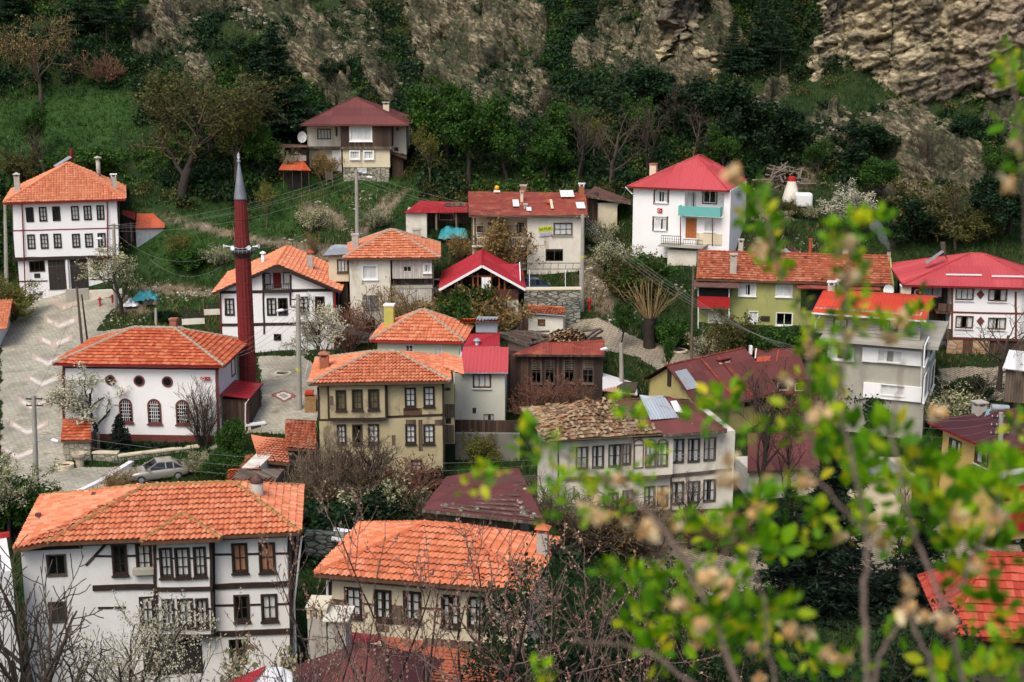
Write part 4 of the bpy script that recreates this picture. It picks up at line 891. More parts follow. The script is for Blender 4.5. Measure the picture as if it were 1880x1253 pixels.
# ================================================================== long rusty-roofed house with the banner
h = H('rusty_roof_house', 'long house under a rusted patched sheet roof with white right half', E5, (1480, 668), 131, 0)
h.win([(1257,352,1398,444)], Sty(SHUTTER, .06, SHUTTER, 3, 2, CURTAIN, 1.3, CHIMP)); h.win([(1188,558,1328,656)], Sty(None, 0, SHUTTER, 2, 1, None, 0, None)); h.win([(985,575,1002,605)], W_DARK)
h.box(1040, 292, 1480, 668, OLDWHITE, 0, 7., ext=2.)
h.win([(640,378,682,418),(960,350,1008,430)], W_BROWN, 1.3); h.win([(730,350,780,420)], W_BROWN, 1.3); h.box(600, 292, 1038, 530, CREAM, 1.3, 5.7); h.box(600, 540, 1028, 668, CREAM, .6, 6., ext=2.)
h.fb(595, 530, 1030, 543, -.2, 1.4, 'balcony_slab', OLDWHITE); h.railing(640, 462, 1030, 532, -.1, OLDWHITE, 26)
for x in (598, 622, 1028): h.fb(x-7, 292, x+7, 535, -.1, .05, 'post', OLDWOOD)
a, b, c_, d = h.pt(572,290,-.7), h.pt(1528,285,-.7), h.pt(1508,102,6.), h.pt(565,92,6.)
h.roof([([a, b, c_, d], 'sheet', R_RUST)], 0, 0, fascia=BROWNT, sag=.07)
pm = MB()
def patch(x0, y0, x1, y1, mat, dv=.0):
    tt = lambda y: (y-290)/(92-290)
    pts = [np.array(a)+(np.array(d)-np.array(a))*tt(y)+(np.array(b)-np.array(a))*((x-572)/(1528-572)) for x, y in ((x0,y1),(x1,y1),(x1,y0),(x0,y0))]
    MB().prism([p+(0, 0, .1) for p in pts], (0, -.02, .03)).build('roof_patch', mat, h.o)
patch(1340,100,1452,155,R_WHITE); patch(1450,198,1520,248,R_WHITE); patch(935,175,985,230,R_WHITE); patch(1040,235,1080,265,R_WHITE); patch(1240,175,1262,248,CREAM); patch(1215,170,1238,205,R_RUSTOR)
h.chim(985, 115, 1008, 200, 3.2, CREAM, 'slab'); h.chim(960, 205, 985, 245, 2.4, CHIMP, 'top'); h.chim(1012, 205, 1042, 285, 1.2, CHIMP, 'top'); h.chim(1457, 55, 1498, 130, 5.2, BRICK, 'slab', WHITEPAINT); h.chim(985, 55, 1032, 92, 6.4, BRICK, 'top')
h.done(); RUSTY = h
s0 = H('for_sale_banner', 'yellow-green banner reading SATILIK on the white half of the rusty-roofed house', E5, (1188, 415), 130.9, 0, 'banner')
s0.o.rotation_euler = (0, R(-6), 0)
w = 1.32; hh = .86
MB().box(-w/2, -.04, -.08, w/2, -.02, hh/2).build('upper_panel', M('acid_yellow_vinyl', (.5, .56, .02), None, 2, .5, bump=0), s0.o)
MB().box(-w/2, -.04, -hh/2, w/2, -.02, -.08).build('lower_panel', M('pale_vinyl', (.6, .6, .66), (.5, .5, .58), 3, .5, bump=0), s0.o)
def text(body, size, loc, mat, parent, rot=(PI/2, 0, 0), name='lettering', ext=.004, al='CENTER'):
    cu = bpy.data.curves.new(name, 'FONT'); cu.body = body; cu.size = size; cu.align_x = al; cu.align_y = 'CENTER'; cu.extrude = ext; cu.offset = size*.02; cu.materials.append(mat)
    t_ = bpy.data.objects.new(name, cu); COL.objects.link(t_); bpy.context.view_layer.update(); me = bpy.data.meshes.new_from_object(t_.evaluated_get(bpy.context.evaluated_depsgraph_get())); bpy.data.objects.remove(t_)
    o = bpy.data.objects.new(name, me); o.location = loc; o.rotation_euler = rot; return link(o, parent)
text('SATILIK', .34, (0, -.046, .2), IRON, s0.o)
m = MB(); rg = random.Random(9)
for z, th in ((-.02, .03), (-.16, .05), (-.26, .07), (-.36, .05)):
    u = -w/2+.1
    while u < w/2-.15: k = rg.uniform(.04, .12); m.box(u, -.046, z-th/2, u+k, -.039, z+th/2); u += k+.04
m.build('small_print', M('violet_ink', (.16, .13, .3), None, 2, .6, bump=0), s0.o)
# ================================================================== red shed on the left of it
h = H('open_red_shed', 'open-fronted shed with a bright red sheet roof left of the rusty house', E5, (560, 405), 137, 0, 'shed')
h.box(66, 268, 234, 392, OLDWHITE, 0, 4., ext=1.5); h.box(234, 268, 560, 400, DARKWOOD, 2.2, 2., ext=1.5)
h.win([(335,275,450,322)], Sty(WHITEPAINT, .04, WHITEPAINT, 3, 1, None, 0, None), 2.2)
for x in (310, 470): h.fb(x-8, 268, x+8, 405, -.1, .1, 'post', OLDWOOD)
h.roof([([h.pt(48,266,-.4), h.pt(562,266,-.4), h.pt(562,182,3.4), h.pt(182,166,3.4)], 'metal', R_CRIM)], 0, 0, sag=.06); h.fb(378, 190, 545, 215, 1.6, 2.2, 'roof_plank', OLDWOOD); h.done()
h = H('brown_roof_barn', 'low barn with a brown sheet roof at the right end of the rusty house', E5, (1765, 290), 138, 4, 'barn')
h.box(1612, 190, 1762, 290, CREAM, 0, 4., ext=2.); h.box(1510, 110, 1612, 290, DARKWOOD, .8, 3., ext=2.)
h.roof([([h.pt(1500,128,-.5), h.pt(1872,190,-.5), h.pt(1868,160,3.5), h.pt(1582,48,3.5)], 'corr', R_BROWN)], 0, 0, fascia=OLDWOOD); h.done()
# ================================================================== topmost house
h = H('maroon_roof_house', 'topmost old house with a maroon sheet roof and dark boarded upper floor', A2, (640, 552), 149, 0)
h.win([(428,248,542,322)], Sty(WHITEPAINT, .12, WHITEPAINT, 3, 1, CURTAIN, 1.3, WHITEPAINT)); h.win([(428,384,476,424),(504,384,552,424)], Sty(WHITEPAINT, .13, WHITEPAINT, 2, 1, CURTAIN, .5, None)); h.win([(465,475,516,504)], Sty(None, 0, WHITEPAINT, 2, 1, CURTAIN, .8, None))
h.box(376, 232, 655, 358, DARKWOOD, 0, 3.2); h.box(385, 372, 645, 470, CREAM, .15, 3.); h.box(388, 470, 640, 552, STONE, .2, 3., ext=1.8); h.fb(372, 358, 656, 372, -.15, .3, 'ledge', OLDWOOD)
h.win([(248,262,318,314)], Sty(OLDWOOD, .06, OLDWOOD, 4, 1, CURTAIN, 1.2, None), 2.); h.win([(345,250,358,300)], W_DARK, 2.)
h.box(190, 238, 376, 360, OLDWHITE, 2., 6.5); h.box(192, 366, 376, 515, CREAM, 2.4, 6., ext=2.); h.fb(186, 358, 378, 368, 1.5, 2.3, 'balcony_slab', OLDWOOD)
h.fb(190, 240, 198, 505, 1.8, 1.95, 'post', WHITEPAINT); h.fb(327, 376, 372, 512, 2.2, 2.35, 'door', WHITEPAINT); h.fb(366, 372, 380, 515, 1.9, 2.1, 'post', WHITEPAINT)
h.win([(679,250,693,270)], W_DARK, 2.2); h.win([(667,360,690,382)], W_DARK, 2.2); h.box(655, 232, 735, 400, OLDWHITE, 2.2, 6.); h.box(655, 400, 718, 515, DARKWOOD, 1.2, 5., ext=1.5)
h.roof([([h.pt(655,398,.6), h.pt(735,428,.6), h.pt(735,402,2.2), h.pt(655,382,2.2)], 'corr', R_BROWN)], 0, 0, name='shed_roof')
u0, ze = h.f(158, 240, -.6); u1, _ = h.f(752, 226, .4); ze = h.f(440, 236, -.6)[1]; ra, zr = h.f(455, 86, 4.4)
h.hip(u0, u1, -.6, 9., ze, ((ra-.1, 4.4), (ra+.1, 4.4)), zr, 'sheet', R_MAROON, R_MAROON, R_MAROON, capr=.07, sag=.05); h.soffit(u0+.1, u1-.1, -.5, 8.9, ze-.02, OLDWOOD)
h.chim(606, 128, 640, 195, 3.6, CREAM, 'slab'); h.done()
h = H('rusty_lean_to', 'dark lean-to with a bent rusty orange canopy left of the topmost house', A2, (190, 585), 147, 0, 'shed')
h.box(66, 372, 186, 440, DARKWOOD, 2.0, 3., ext=3.); h.fb(75, 405, 186, 435, 1.9, 2., 'plank_wall', WHITEWOOD); h.roof([([h.pt(18,362,1.), h.pt(192,362,1.), h.pt(192,344,4.), h.pt(45,340,4.)], 'sheet', R_BROWN)], 0, 0, name='flat_roof')
h.roof([([h.pt(34,482,-.6), h.pt(215,490,-.6), h.pt(170,438,1.8), h.pt(62,434,1.8)], 'corr', R_RUSTOR)], 0, 0, name='canopy', sag=.2)
for x in (60, 110, 160, 200): h.fb(x-3, 478, x+3, 585, -.4, -.25, 'post', OLDWOOD)
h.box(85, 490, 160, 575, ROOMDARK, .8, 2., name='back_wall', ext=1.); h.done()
# ================================================================== white house with red hip roof and teal balcony
h = H('teal_balcony_house', 'white two-storey house with a teal balcony and bright red hip roof', E6, (992, 980), 130, -20)
uL, _ = h.f(108, 700); uR, zb = h.f(992, 980); ze = h.f(600, 384)[1]; D = 7.6
h.win([(318,402,432,516),(310,650,420,768)], Sty(None, 0, WHITEPAINT, 2, 1, CURTAIN, .5, WHITEPAINT, fw=.09), 0.)
for (x0, y0, x1, y1) in ((300,395,440,528),(290,640,430,775)):
    for r in ((x0,y0,x0+12,y1),(x1-12,y0,x1,y1),(x0,y0,x1,y0+9)): h.fb(*r, -.05, .02, 'window_trim', BROWNT)
h.win([(768,676,866,786)], W_WHITE, 0.)
h.fb(592,650,698,656,-.05,.02,'door_trim',BROWNT); d = h.fb(598, 655, 692, 852, -.05, .05, 'door', ORANGEWOOD); u_, z_ = h.f(682, 760, -.07); MB().box(u_-.03, -.1, z_-.08, u_+.03, -.05, z_+.08).build('handle', GREYMETAL, d)
n0, zn0 = h.f(583, 640); n1, _ = h.f(945, 640)
h.wallbox(uL, uR, zb-1.2, zn0, 0, D, WHITE2); h.wallbox(uL, n0, zn0, ze, 0, D, WHITE2); h.wallbox(n1, uR, zn0, ze, 0, D, WHITE2)
h.win([(644,414,690,640)], Sty(None, 0, WHITEPAINT, 1, 1, CURTAIN, .6, None), 1.3, 'balcony_door'); h.win([(760,402,874,520)], Sty(BROWNT, .1, WHITEPAINT, 2, 1, CURTAIN, .5, None, fw=.08), 1.3)
h.wallbox(n0, n1, zn0, ze, 1.3, D-.1, WHITE2, 'recessed_wall')
TEALB = [(528,542,913,655)]; u0, z1 = h.f(528, 544, -1.0); u1, z0 = h.f(913, 650, -1.0); b = MB().box(u0, -1.0, z0, u1, -.9, z1).box(u0, -.9, z0, u0+.1, .0, z1).box(u1-.1, -.9, z0, u1, 0., z1).box(u0+.1, -.9, z0, u1-.1, 0, z0+.12).build('balcony', TEAL, h.o)
for x, y0, y1 in ((548,640,905),(842,655,915)): h.spout([(x, y0), (x, y1)], -.9, .05, BROWNT, 'post')
sl = h.fb(340, 905, 752, 940, -2.2, 0., 'terrace', CONCRETE); h.railing(372, 812, 550, 905, -2.1, IRON, 9, fancy=True); h.railing(575, 848, 748, 905, -2.1, BROWNT, 8); h.fb(580, 850, 690, 905, -.9, -.06, 'doorstep', WHITEPAINT)
h.fb(694, 793, 925, 905, -.08, .0, 'stone_facing', STONEC if 0 else CREAM); h.box(430, 945, 690, 1130, OLDWHITE, -1.6, 1.5, ext=1.5, name='basement_wall'); h.fb(680, 950, 748, 1040, -.3, -.02, 'basement_door', IRON)
u0, zf = h.f(58, 364, -.6); u1, _ = h.f(988, 390, -.6); ua, zr = h.f(705, 82, 3.3)
h.hip(u0, u1, -.6, D+.6, zf, ((ua, 3.3), (ua+.01, D-3.3)), zr, 'metal', R_PINK, R_PINK, REDDARK, capr=.08); h.soffit(u0+.1, u1-.1, -.5, D+.5, zf-.02, WHITE2)
h.chim(264, 165, 320, 262, 5.5, CREAM, 'top', BRICK); h.swin([(1012,650,1050,830)], W_DARK, uR); h.spout([(40,368),(105,435)], -.3, .05, WHITEPAINT); h.done(); TB = h
f = H('wall_flag', 'small red flag plaque with white crescent between the left windows of the teal-balcony house', E6, (359, 587), 130.45, -20, 'flag')
f.p = h.w((h.f(359, 587)[0], -.05, h.f(359, 587)[1])); f.o.location = f.p
def flag(parent, w, hh, mat=REDPAINT):
    MB().box(-w/2, -.02, -hh/2, w/2, 0, hh/2).build('panel', mat, parent)
    n = 20; r = hh*.28; A = [(r*math.cos(a)-w*.14, r*math.sin(a)) for a in np.linspace(R(38), R(322), n)]; B = [(r*.8*math.cos(a)-w*.14+r*.27, r*.8*math.sin(a)) for a in np.linspace(R(322-8), R(38+8), n)]
    m = MB(); vs = [(x, -.026, z) for x, z in A]+[(x, -.026, z) for x, z in B[::-1]]; m.add(vs, [(i, i+1, n+i+1, n+i) for i in range(n-1)])
    m.build('crescent', WHITEPAINT, parent); m = MB(); cx = w*.17; st_ = [(cx+hh*(.15 if i % 2 == 0 else .06)*math.cos(i*PI/5+PI), -.026, hh*(.15 if i % 2 == 0 else .06)*math.sin(i*PI/5+PI)) for i in range(10)]
    m.add(st_+[(cx, -.026, 0)], [(i, (i+1) % 10, 10) for i in range(10)]); m.build('star', WHITEPAINT, parent)
flag(f.o, .48, .44)
# ================================================================== long olive house
h = H('olive_long_house', 'long olive green house with a soot-spotted red tile roof', E8, (1690, 640), 118, -9.5)
h.win([(434,364,568,462),(740,376,866,470),(520,592,584,688),(742,604,868,706)], Sty(WHITEPAINT, .05, WHITEPAINT, 2, 1, CURTAIN, 1.1, WHITEPAINT))
uL, _ = h.f(100, 500); uR, zb = h.f(1690, 640); ze = h.f(800, 345)[1]; D = 7.5
h.wallbox(uL, uR, zb-2.5, ze, 0, D, OLIVE)
a = h.pt(80,324,-.6); b = h.pt(1690,374,-.6); zz = (a[2]+b[2])/2; a[2] = b[2] = zz; r0 = h.pt(165,102,D/2); r1 = h.pt(1722,137,D/2); zr = (r0[2]+r1[2])/2
r0[2] = r1[2] = zr; r0[0] = a[0]; r1[0] = b[0]
h.roof([([a, b, r1, r0], 'flat', T_OLDRED), ([np.array([b[0], D+.6, zz]), np.array([a[0], D+.6, zz]), r0, r1], 'flat', T_OLDRED)], 0, 0, [(r0, r1)], T_OLDRED, BROWNT, sag=.09)
g = MB()
for u in (uL, uR-.15): g.prism([(u, 0, ze), (u, D, ze), (u, D/2, zr-.12)], (.15, 0, 0))
g.build('gable_wall', OLIVE, h.o)
h.fb(612,630,684,672,-.1,0.,'meter_box',IRON)
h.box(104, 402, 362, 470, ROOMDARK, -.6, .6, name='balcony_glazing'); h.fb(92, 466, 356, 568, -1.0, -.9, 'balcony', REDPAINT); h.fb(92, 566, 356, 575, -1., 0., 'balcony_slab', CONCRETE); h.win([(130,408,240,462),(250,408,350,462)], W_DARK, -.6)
h.roof([([h.pt(52,392,-1.6), h.pt(432,404,-1.6), h.pt(432,338,.0), h.pt(60,328,.0)], 'corr', R_BROWN)], 0, 0, name='canopy')
for x in (98, 352): h.spout([(x, 398), (x, 740)], -.95, .05, WHITEPAINT, 'post')
h.fb(176,608,345,740,-.06,.02,'door',WHITEWOOD)
h.roof([([h.pt(912,405,-1.4), h.pt(1600,418,-1.4), h.pt(1592,372,.0), h.pt(912,358,.0)], 'corr', R_RUST)], 0, 0, name='canopy'); h.fb(945, 412, 1165, 590, -.08, .02, 'opening_shade_panel', ROOMDARK)  # near-black panel stands for the shaded opening under the canopy
h.chim(362, 145, 410, 322, .2, CHIMP, 'slab', label='grey chimney rising through the front slope'); h.chim(430, 25, 466, 105, 5., CHIMP, 'slab'); h.chim(1288, 40, 1332, 130, 5., CREAM, 'top'); h.chim(1652, 98, 1678, 150, 3.8, CHIMP, 'top', IRON); h.done(); OL = h
# ================================================================== concrete house with orange-red roof
h = H('concrete_house', 'tall grey concrete house with white window bands and an orange-red sheet roof', A4, (1432, 1270), 100, -21)
h.win([(1016,934,1122,992)], Sty(WHITEPAINT, .06, WHITEPAINT, 3, 1, CURTAIN, .9, WHITEPAINT)); 
h.win([(1236,946,1338,1006)], Sty(WHITEPAINT, .05, WHITEPAINT, 3, 1, CURTAIN, .9, None), -.25); h.win([(1248,1100,1348,1154)], Sty(WHITEPAINT, .05, WHITEPAINT, 3, 1, CURTAIN, .6, None), -.25)
h.win([(1040,810,1095,848),(1250,818,1318,858)], Sty(BROWNT, .05, BROWNT, 2, 1, CURTAIN, 1.1, BROWNT), .5)
u0, _ = h.f(1010, 1000); u1, zb = h.f(1432, 1270); zs = h.f(1200, 912)[1]
h.swin([(1440,930,1452,975),(1466,900,1478,945),(1439,1068,1450,1130),(1468,1034,1478,1096)], Sty(WHITEPAINT, .04, SHUTTER, 1, 1, CURTAIN, .5, WHITEPAINT), u1)
h.wallbox(u0, u1, zb-4, zs, 0, 8., CONCRETE); h.box(1166, 934, 1424, 1020, WHITEPAINT, -.25, .3, name='bay'); h.box(1170, 1092, 1424, 1180, WHITE2, -.25, .3, name='bay')
sl = MB().box(u0-.5, -1.0, zs, u1+.8, 8.3, zs+.25).build('roof_slab', CONCRETE, h.o)
ua, _ = h.f(950, 850, .5); ub, zt = h.f(1425, 800, .5); h.wallbox(ua, ub-.0, zs+.25, zt+.1, .5, 7.5, CONCBOARD, 'attic_wall')
a = h.pt(940,786,-.4); b = h.pt(1440,812,-.4); zz = (a[2]+b[2])/2; a[2] = b[2] = zz; c_ = h.pt(1490,716,4.5); d = h.pt(1012,692,4.5); c_[2] = d[2] = (c_[2]+d[2])/2
b[0] = max(b[0], c_[0]-.2); 
h.roof([([a, b, np.array([b[0], 4.5, c_[2]]), np.array([a[0], 4.5, c_[2]])], 'metal', R_ORANGE), ([np.array([b[0], 9.2, zz]), np.array([a[0], 9.2, zz]), np.array([a[0], 4.5, c_[2]]), np.array([b[0], 4.5, c_[2]])], 'metal', R_ORANGE)], 0, 0, fascia=WHITEPAINT, fh=.12)
g = MB(); g.prism([(ub-.15, .5, zt+.1), (ub-.15, 7.5, zt+.1), (ub-.15, 4.3, c_[2]-.1)], (.15, 0, 0)); g.build('gable_wall', CONCBOARD, h.o)
h.chim(1012, 660, 1042, 690, 5., CHIMP, 'slab', WHITEPAINT); h.chim(1050, 655, 1086, 692, 5.4, CHIMP, 'slab', WHITEPAINT); h.spout([(978,795),(958,825),(955,850)], -.3, .04); h.spout([(1428,925),(1424,1120)], -.06, .045)
h.done()
# ================================================================== right: white house with faded red roof
h = H('faded_red_roof_house', 'wide white house with red beams and diamond ornaments under a faded red roof', C8, (790, 640), 112, -8)
h.win([(404,312,508,386),(613,318,720,393),(404,490,504,566),(611,502,713,574)], Sty(BROWNT, .05, BROWNT, 3, 1, CURTAIN, .8, WHITEPAINT))
uL, zt = h.f(376, 300); uR, zb = h.f(960, 640); h.wallbox(uL, uR, zb, zt, 0, 8.5, WHITE2)
h.beam([(376,303,374,636),(782,335,782,640)], .16, REDBROWN); h.beam([(376,464,960,478),(374,632,960,650)], .14, REDBROWN)
m = MB()
for x, y in ((557,351),(557,522)): u, z = h.f(x, y); m.prism([(u-.32, 0, z), (u, 0, z-.4), (u+.32, 0, z), (u, 0, z+.4)], (0, -.04, 0))
m.build('diamond_ornament', REDBROWN, h.o)
h.wallbox(uL, uR, zb-3.4, zb-.0, .15, 8.4, DARKWOOD, 'basement_wall'); h.fb(346, 642, 437, 778, -.1, .1, 'stone_pier', STONEC); h.fb(510, 648, 606, 778, -.1, .1, 'stone_pier', STONEC); h.fb(438, 642, 509, 778, .02, .1, 'door', BROWNT); h.fb(275, 650, 345, 760, .9, 1., 'shutter_door', GREYMETAL); h.fb(606,740,650,778,-.1,.1,'stone_pier',STONEC)
pL = h.f(60, 330, 1.0)[0]
h.win([(200,305,302,362)], Sty(WHITEPAINT, .05, WHITEPAINT, 3, 1, CURTAIN, .9, None), 2.); h.wallbox(pL+.5, uL, zb, zt, 2., 8.4, DARKWOOD, 'porch_wall'); h.fb(275, 465, 374, 476, -.1, 2., 'porch_slab', BROWNT); h.fb(290,410,374,462,-.05,.05,'balustrade',DARKWOOD); h.fb(290,570,374,640,-.05,.05,'balustrade',DARKWOOD)
u0, zf = h.f(62, 290, -.7); u1, _ = h.f(1010, 330, -.7); ra, zr = h.f(490, 90, 4.2)
h.hip(u0, u1, -.7, 9.1, zf, ((ra, 4.2), (u1-4.5, 4.2)), zr, 'metal', R_PINK, R_PINK, REDDARK, capr=.08); h.soffit(u0+.1, u1-.1, -.6, 9., zf-.02, DARKWOOD)
m = MB()
for x0, x1, y in ((335,565,233),(628,835,243)):
    k = (290-y)/200*4.9; a = h.pt(x0, y, -.7+k); b = h.pt(x1, y+3, -.7+k); m.bar(a+(0, 0, .12), b+(0, 0, .12), .06, .12)
m.build('snow_guard', WHITEPAINT, h.o); h.chim(52, 305, 112, 355, -.4, CREAM, 'top', WHITEPAINT); h.done(); FR = h
f = H('porch_flag', 'red flag with white crescent hanging in the dark porch of the faded red roof house', C8, (162, 338), 113.5, -8, 'flag'); flag(f.o, .75, .95)
# ================================================================== mustard house with maroon roof, gable towards the camera
h = H('maroon_gabled_house', 'mustard plaster house with a rust-streaked maroon roof and white patch on its gable edge', E7, (478, 700), 100, 40)
uR, _ = h.f(1056, 560); D = abs(h.g(50, 440, 0)[0]); zb = -3.
VA = 3.2
e0 = h.pt(490, 606, -.45); e1 = h.pt(1128, 442, -.45); zE = (e0[2]+e1[2])/2; e0[2] = e1[2] = zE
zl = h.g(12, 336, -.4)[1]; zR = h.g(195, 228, -.4)[1]
zw = zE+.1
h.swin([(97,412,160,478),(280,480,345,535)], Sty(None, 0, WHITEPAINT, 3, 1, CURTAIN, .4, None), 0., 'l'); h.win([(842,478,906,548),(944,474,1000,544)], Sty(SHUTTER, .05, SHUTTER, 2, 1, None, 0, None))
h.wallbox(0, uR, zb, zw, 0, D, OLIVE2)
g = MB()
for u in (0, uR-.15): g.prism([(u, 0, zw), (u, D, zw), (u, D, zl-.15), (u, VA, zR-.15)], (.15, 0, 0))
g.prism([(0, D-.15, zw), (uR, D-.15, zw), (uR, D-.15, zl-.15), (0, D-.15, zl-.15)], (0, .15, 0)); g.build('gable_wall', OLIVE2, h.o)
v0, z1 = h.g(238, 268, 0); v1, z0 = h.g(204, 395, 0); MB().box(-.06, min(v0, v1), z0, .02, max(v0, v1), z1).build('attic_door', IRON, h.o)
r0 = np.array([e0[0]-.1, VA, zR]); r1 = np.array([e1[0], VA, zR]); e0[0] -= .1
b0 = np.array([r0[0], D+.15, zl]); b1 = np.array([r1[0], D+.15, zl])
h.roof([([e0, e1, r1, r0], 'sheet', R_MAROON), ([b1, b0, r0, r1], 'sheet', R_MAROON)], 0, 0, [(r0, r1)], R_RUST, BROWNT, capr=.07, sag=.05)
def onroof(t, s): return e0+(e1-e0)*s+(r0-e0)*t
MB().prism([onroof(.42, .01)+(0, 0, .1), onroof(.42, .16)+(0, 0, .1), onroof(.82, .17)+(0, 0, .1), onroof(.82, .03)+(0, 0, .1)], (0, -.02, .03)).build('roof_patch', R_GREY, h.o)
for s in (.42, .62): MB().prism([onroof(.02, s)+(0, 0, .1), onroof(.02, s+.05)+(0, 0, .1), onroof(.95, s+.01)+(0, 0, .1), onroof(.95, s-.015)+(0, 0, .1)], (0, -.02, .02)).build('rusty_sheet', R_RUST, h.o)
h.chim(638, 210, 716, 320, 2.4, OLDWHITE, 'slab', R_RUST); h.done()
h = H('maroon_shed', 'red-brown shed with a maroon sheet roof and a rusty patch beside the mustard house', E7, (1360, 470), 108, 2, 'shed')
h.win([(1112,375,1190,428),(1256,380,1312,432)], Sty(WHITEPAINT, .05, SHUTTER, 1, 2, None, 0, None)); h.box(1060, 335, 1360, 470, REDBROWN, 0, 5., ext=3.)
a = h.pt(985,335,-.5); b = h.pt(1372,340,-.5); c_ = h.pt(1300,92,4.2); d = h.pt(905,86,4.2)
h.roof([([a, b, np.array([b[0], 4.2, d[2]]), d], 'sheet', R_MAROON)], 0, 0, fascia=BROWNT)
def onr(x, y): t = (335-y)/(335-88); return h.pt(x, y, -.5+4.7*t)+np.array([0, 0, .08])
MB().prism([onr(932,212), onr(1045,205), onr(1052,160), onr(938,170)], (0, -.02, .03)).build('roof_patch', R_RUSTOR, h.o); MB().prism([onr(918,180), onr(928,180), onr(938,98), onr(928,98)], (0, -.02, .02)).build('roof_patch', R_WHITE, h.o); MB().prism([onr(1092,205), onr(1101,205), onr(1122,105), onr(1113,105)], (0, -.02, .02)).build('roof_patch', R_RUSTOR, h.o)
h.fb(878,70,900,140,3.5,3.8,'vent_post',WHITEPAINT); h.done()
h = H('striped_roof_shed', 'low shed with a rust-striped white sheet roof behind the concrete street pole', A7, (1870, 600), 104, -10, 'shed')
h.box(1700, 530, 1865, 600, DARKWOOD, 0, 3., ext=1.5); h.roof([([h.pt(1690,530,-.4), h.pt(1880,556,-.4), h.pt(1878,488,3.4), h.pt(1690,430,3.4)], 'corr', R_STRIPE)], 0, 0, sag=.06); h.done()
# ================================================================== old white house with the ancient tile roof
h = H('dilapidated_white_house', 'crumbling white house with mossy broken tiles and a maroon sheet half on its roof', C2, (1632, 1050), 86, 11.5)
WO = Sty(SHUTTER, .06, SHUTTER, 2, 2, CURTAIN, .2, None)
h.win([(585,452,655,588),(696,444,762,583),(806,436,880,575),(900,430,945,560)], WO); h.win([(1236,400,1303,548),(1345,396,1410,543),(1453,388,1518,533)], WO)
h.win([(1048,718,1110,848),(1136,714,1196,838),(1233,688,1302,828),(1342,684,1410,820),(1448,672,1518,808)], WO); h.win([(800,760,860,880),(900,745,960,870)], WO); h.win([(1330,925,1458,1030)], W_DARK)
uL, _ = h.f(455, 500); uR, zb = h.f(1632, 1050); zt = h.f(1400, 352)[1]; D = 5.6
uc0, uc1 = h.f(965, 500)[0], h.f(1222, 500)[0]
h.win([(978,435,1030,582),(1054,428,1118,578),(1138,424,1196,572)], Sty(OLDWOOD, .05, OLDWOOD, 1, 2, CURTAIN, .3, None), -.45)
h.wallbox(uL, uR, zb-2, zt, 0, D, OLDWHITE); h.wallbox(uc0, uc1, h.f(1100, 640, -.45)[1], zt, -.45, .2, OLDWHITE, 'bay')
h.beam([(455,662,965,655),(1222,640,1632,598)], .2, SHUTTER, 0, .1); h.beam([(965,668,1222,645)], .2, SHUTTER, -.45, .08); h.beam([(455,900,1632,868)], .16, SHUTTER, 0, .08); h.beam([(1222,372,1222,870),(460,415,460,900)], .1, SHUTTER, 0)
m = MB()
for x in (1005, 1086, 1167): u, z = h.f(x, 425, -.5); m.tube([(u+.32*math.cos(a), -.5, z+.28*math.sin(a)) for a in np.linspace(0, PI, 8)], .05, 5)
m.build('arched_trim', OLDWOOD, h.o)
m = MB()
for i in range(2):
    for x0, x1, y in ((1235,1515,500+i*25),): a = h.pt(x0, y, -.25); b = h.pt(x1, y-12, -.25); m.bar(a, b, .03)
m.build('window_rail', GREYMETAL, h.o)
vb = abs(h.g(205, 420, uL)[0])
u0, zf = h.f(375, 396, -.9); u1, _ = h.f(1600, 318, -.9); zf = h.f(900, 378, -.9)[1]; ra, zr = h.f(640, 150, 2.8); rb, zr2 = h.f(1215, 104, 2.8); zr = (zr+zr2)/2; us = h.f(985, 250, 1.)[0]
A, B, Cc, Dd = [np.array(p, float) for p in ((u0, -.9, zf), (u1, -.9, zf), (u1, D+.8, zf), (u0, D+.8, zf))]; Pp = np.array([ra, 2.8, zr]); Q = np.array([rb, 2.8, zr]); S0 = np.array([us+1.2, -.9, zf]); S1 = np.array([us-1.0, 2.8, zr])
h.roof([([S0, B, Q, S1], 'sheet', R_MAROON), ([B, Cc, Q], 'sheet', R_MAROON), ([Cc, Dd, Pp, Q], 'sheet', R_MAROON)], 0, 0, [(B, Q), (Pp, Q)], R_MAROON, OLDWOOD, capr=.07, sag=.1)
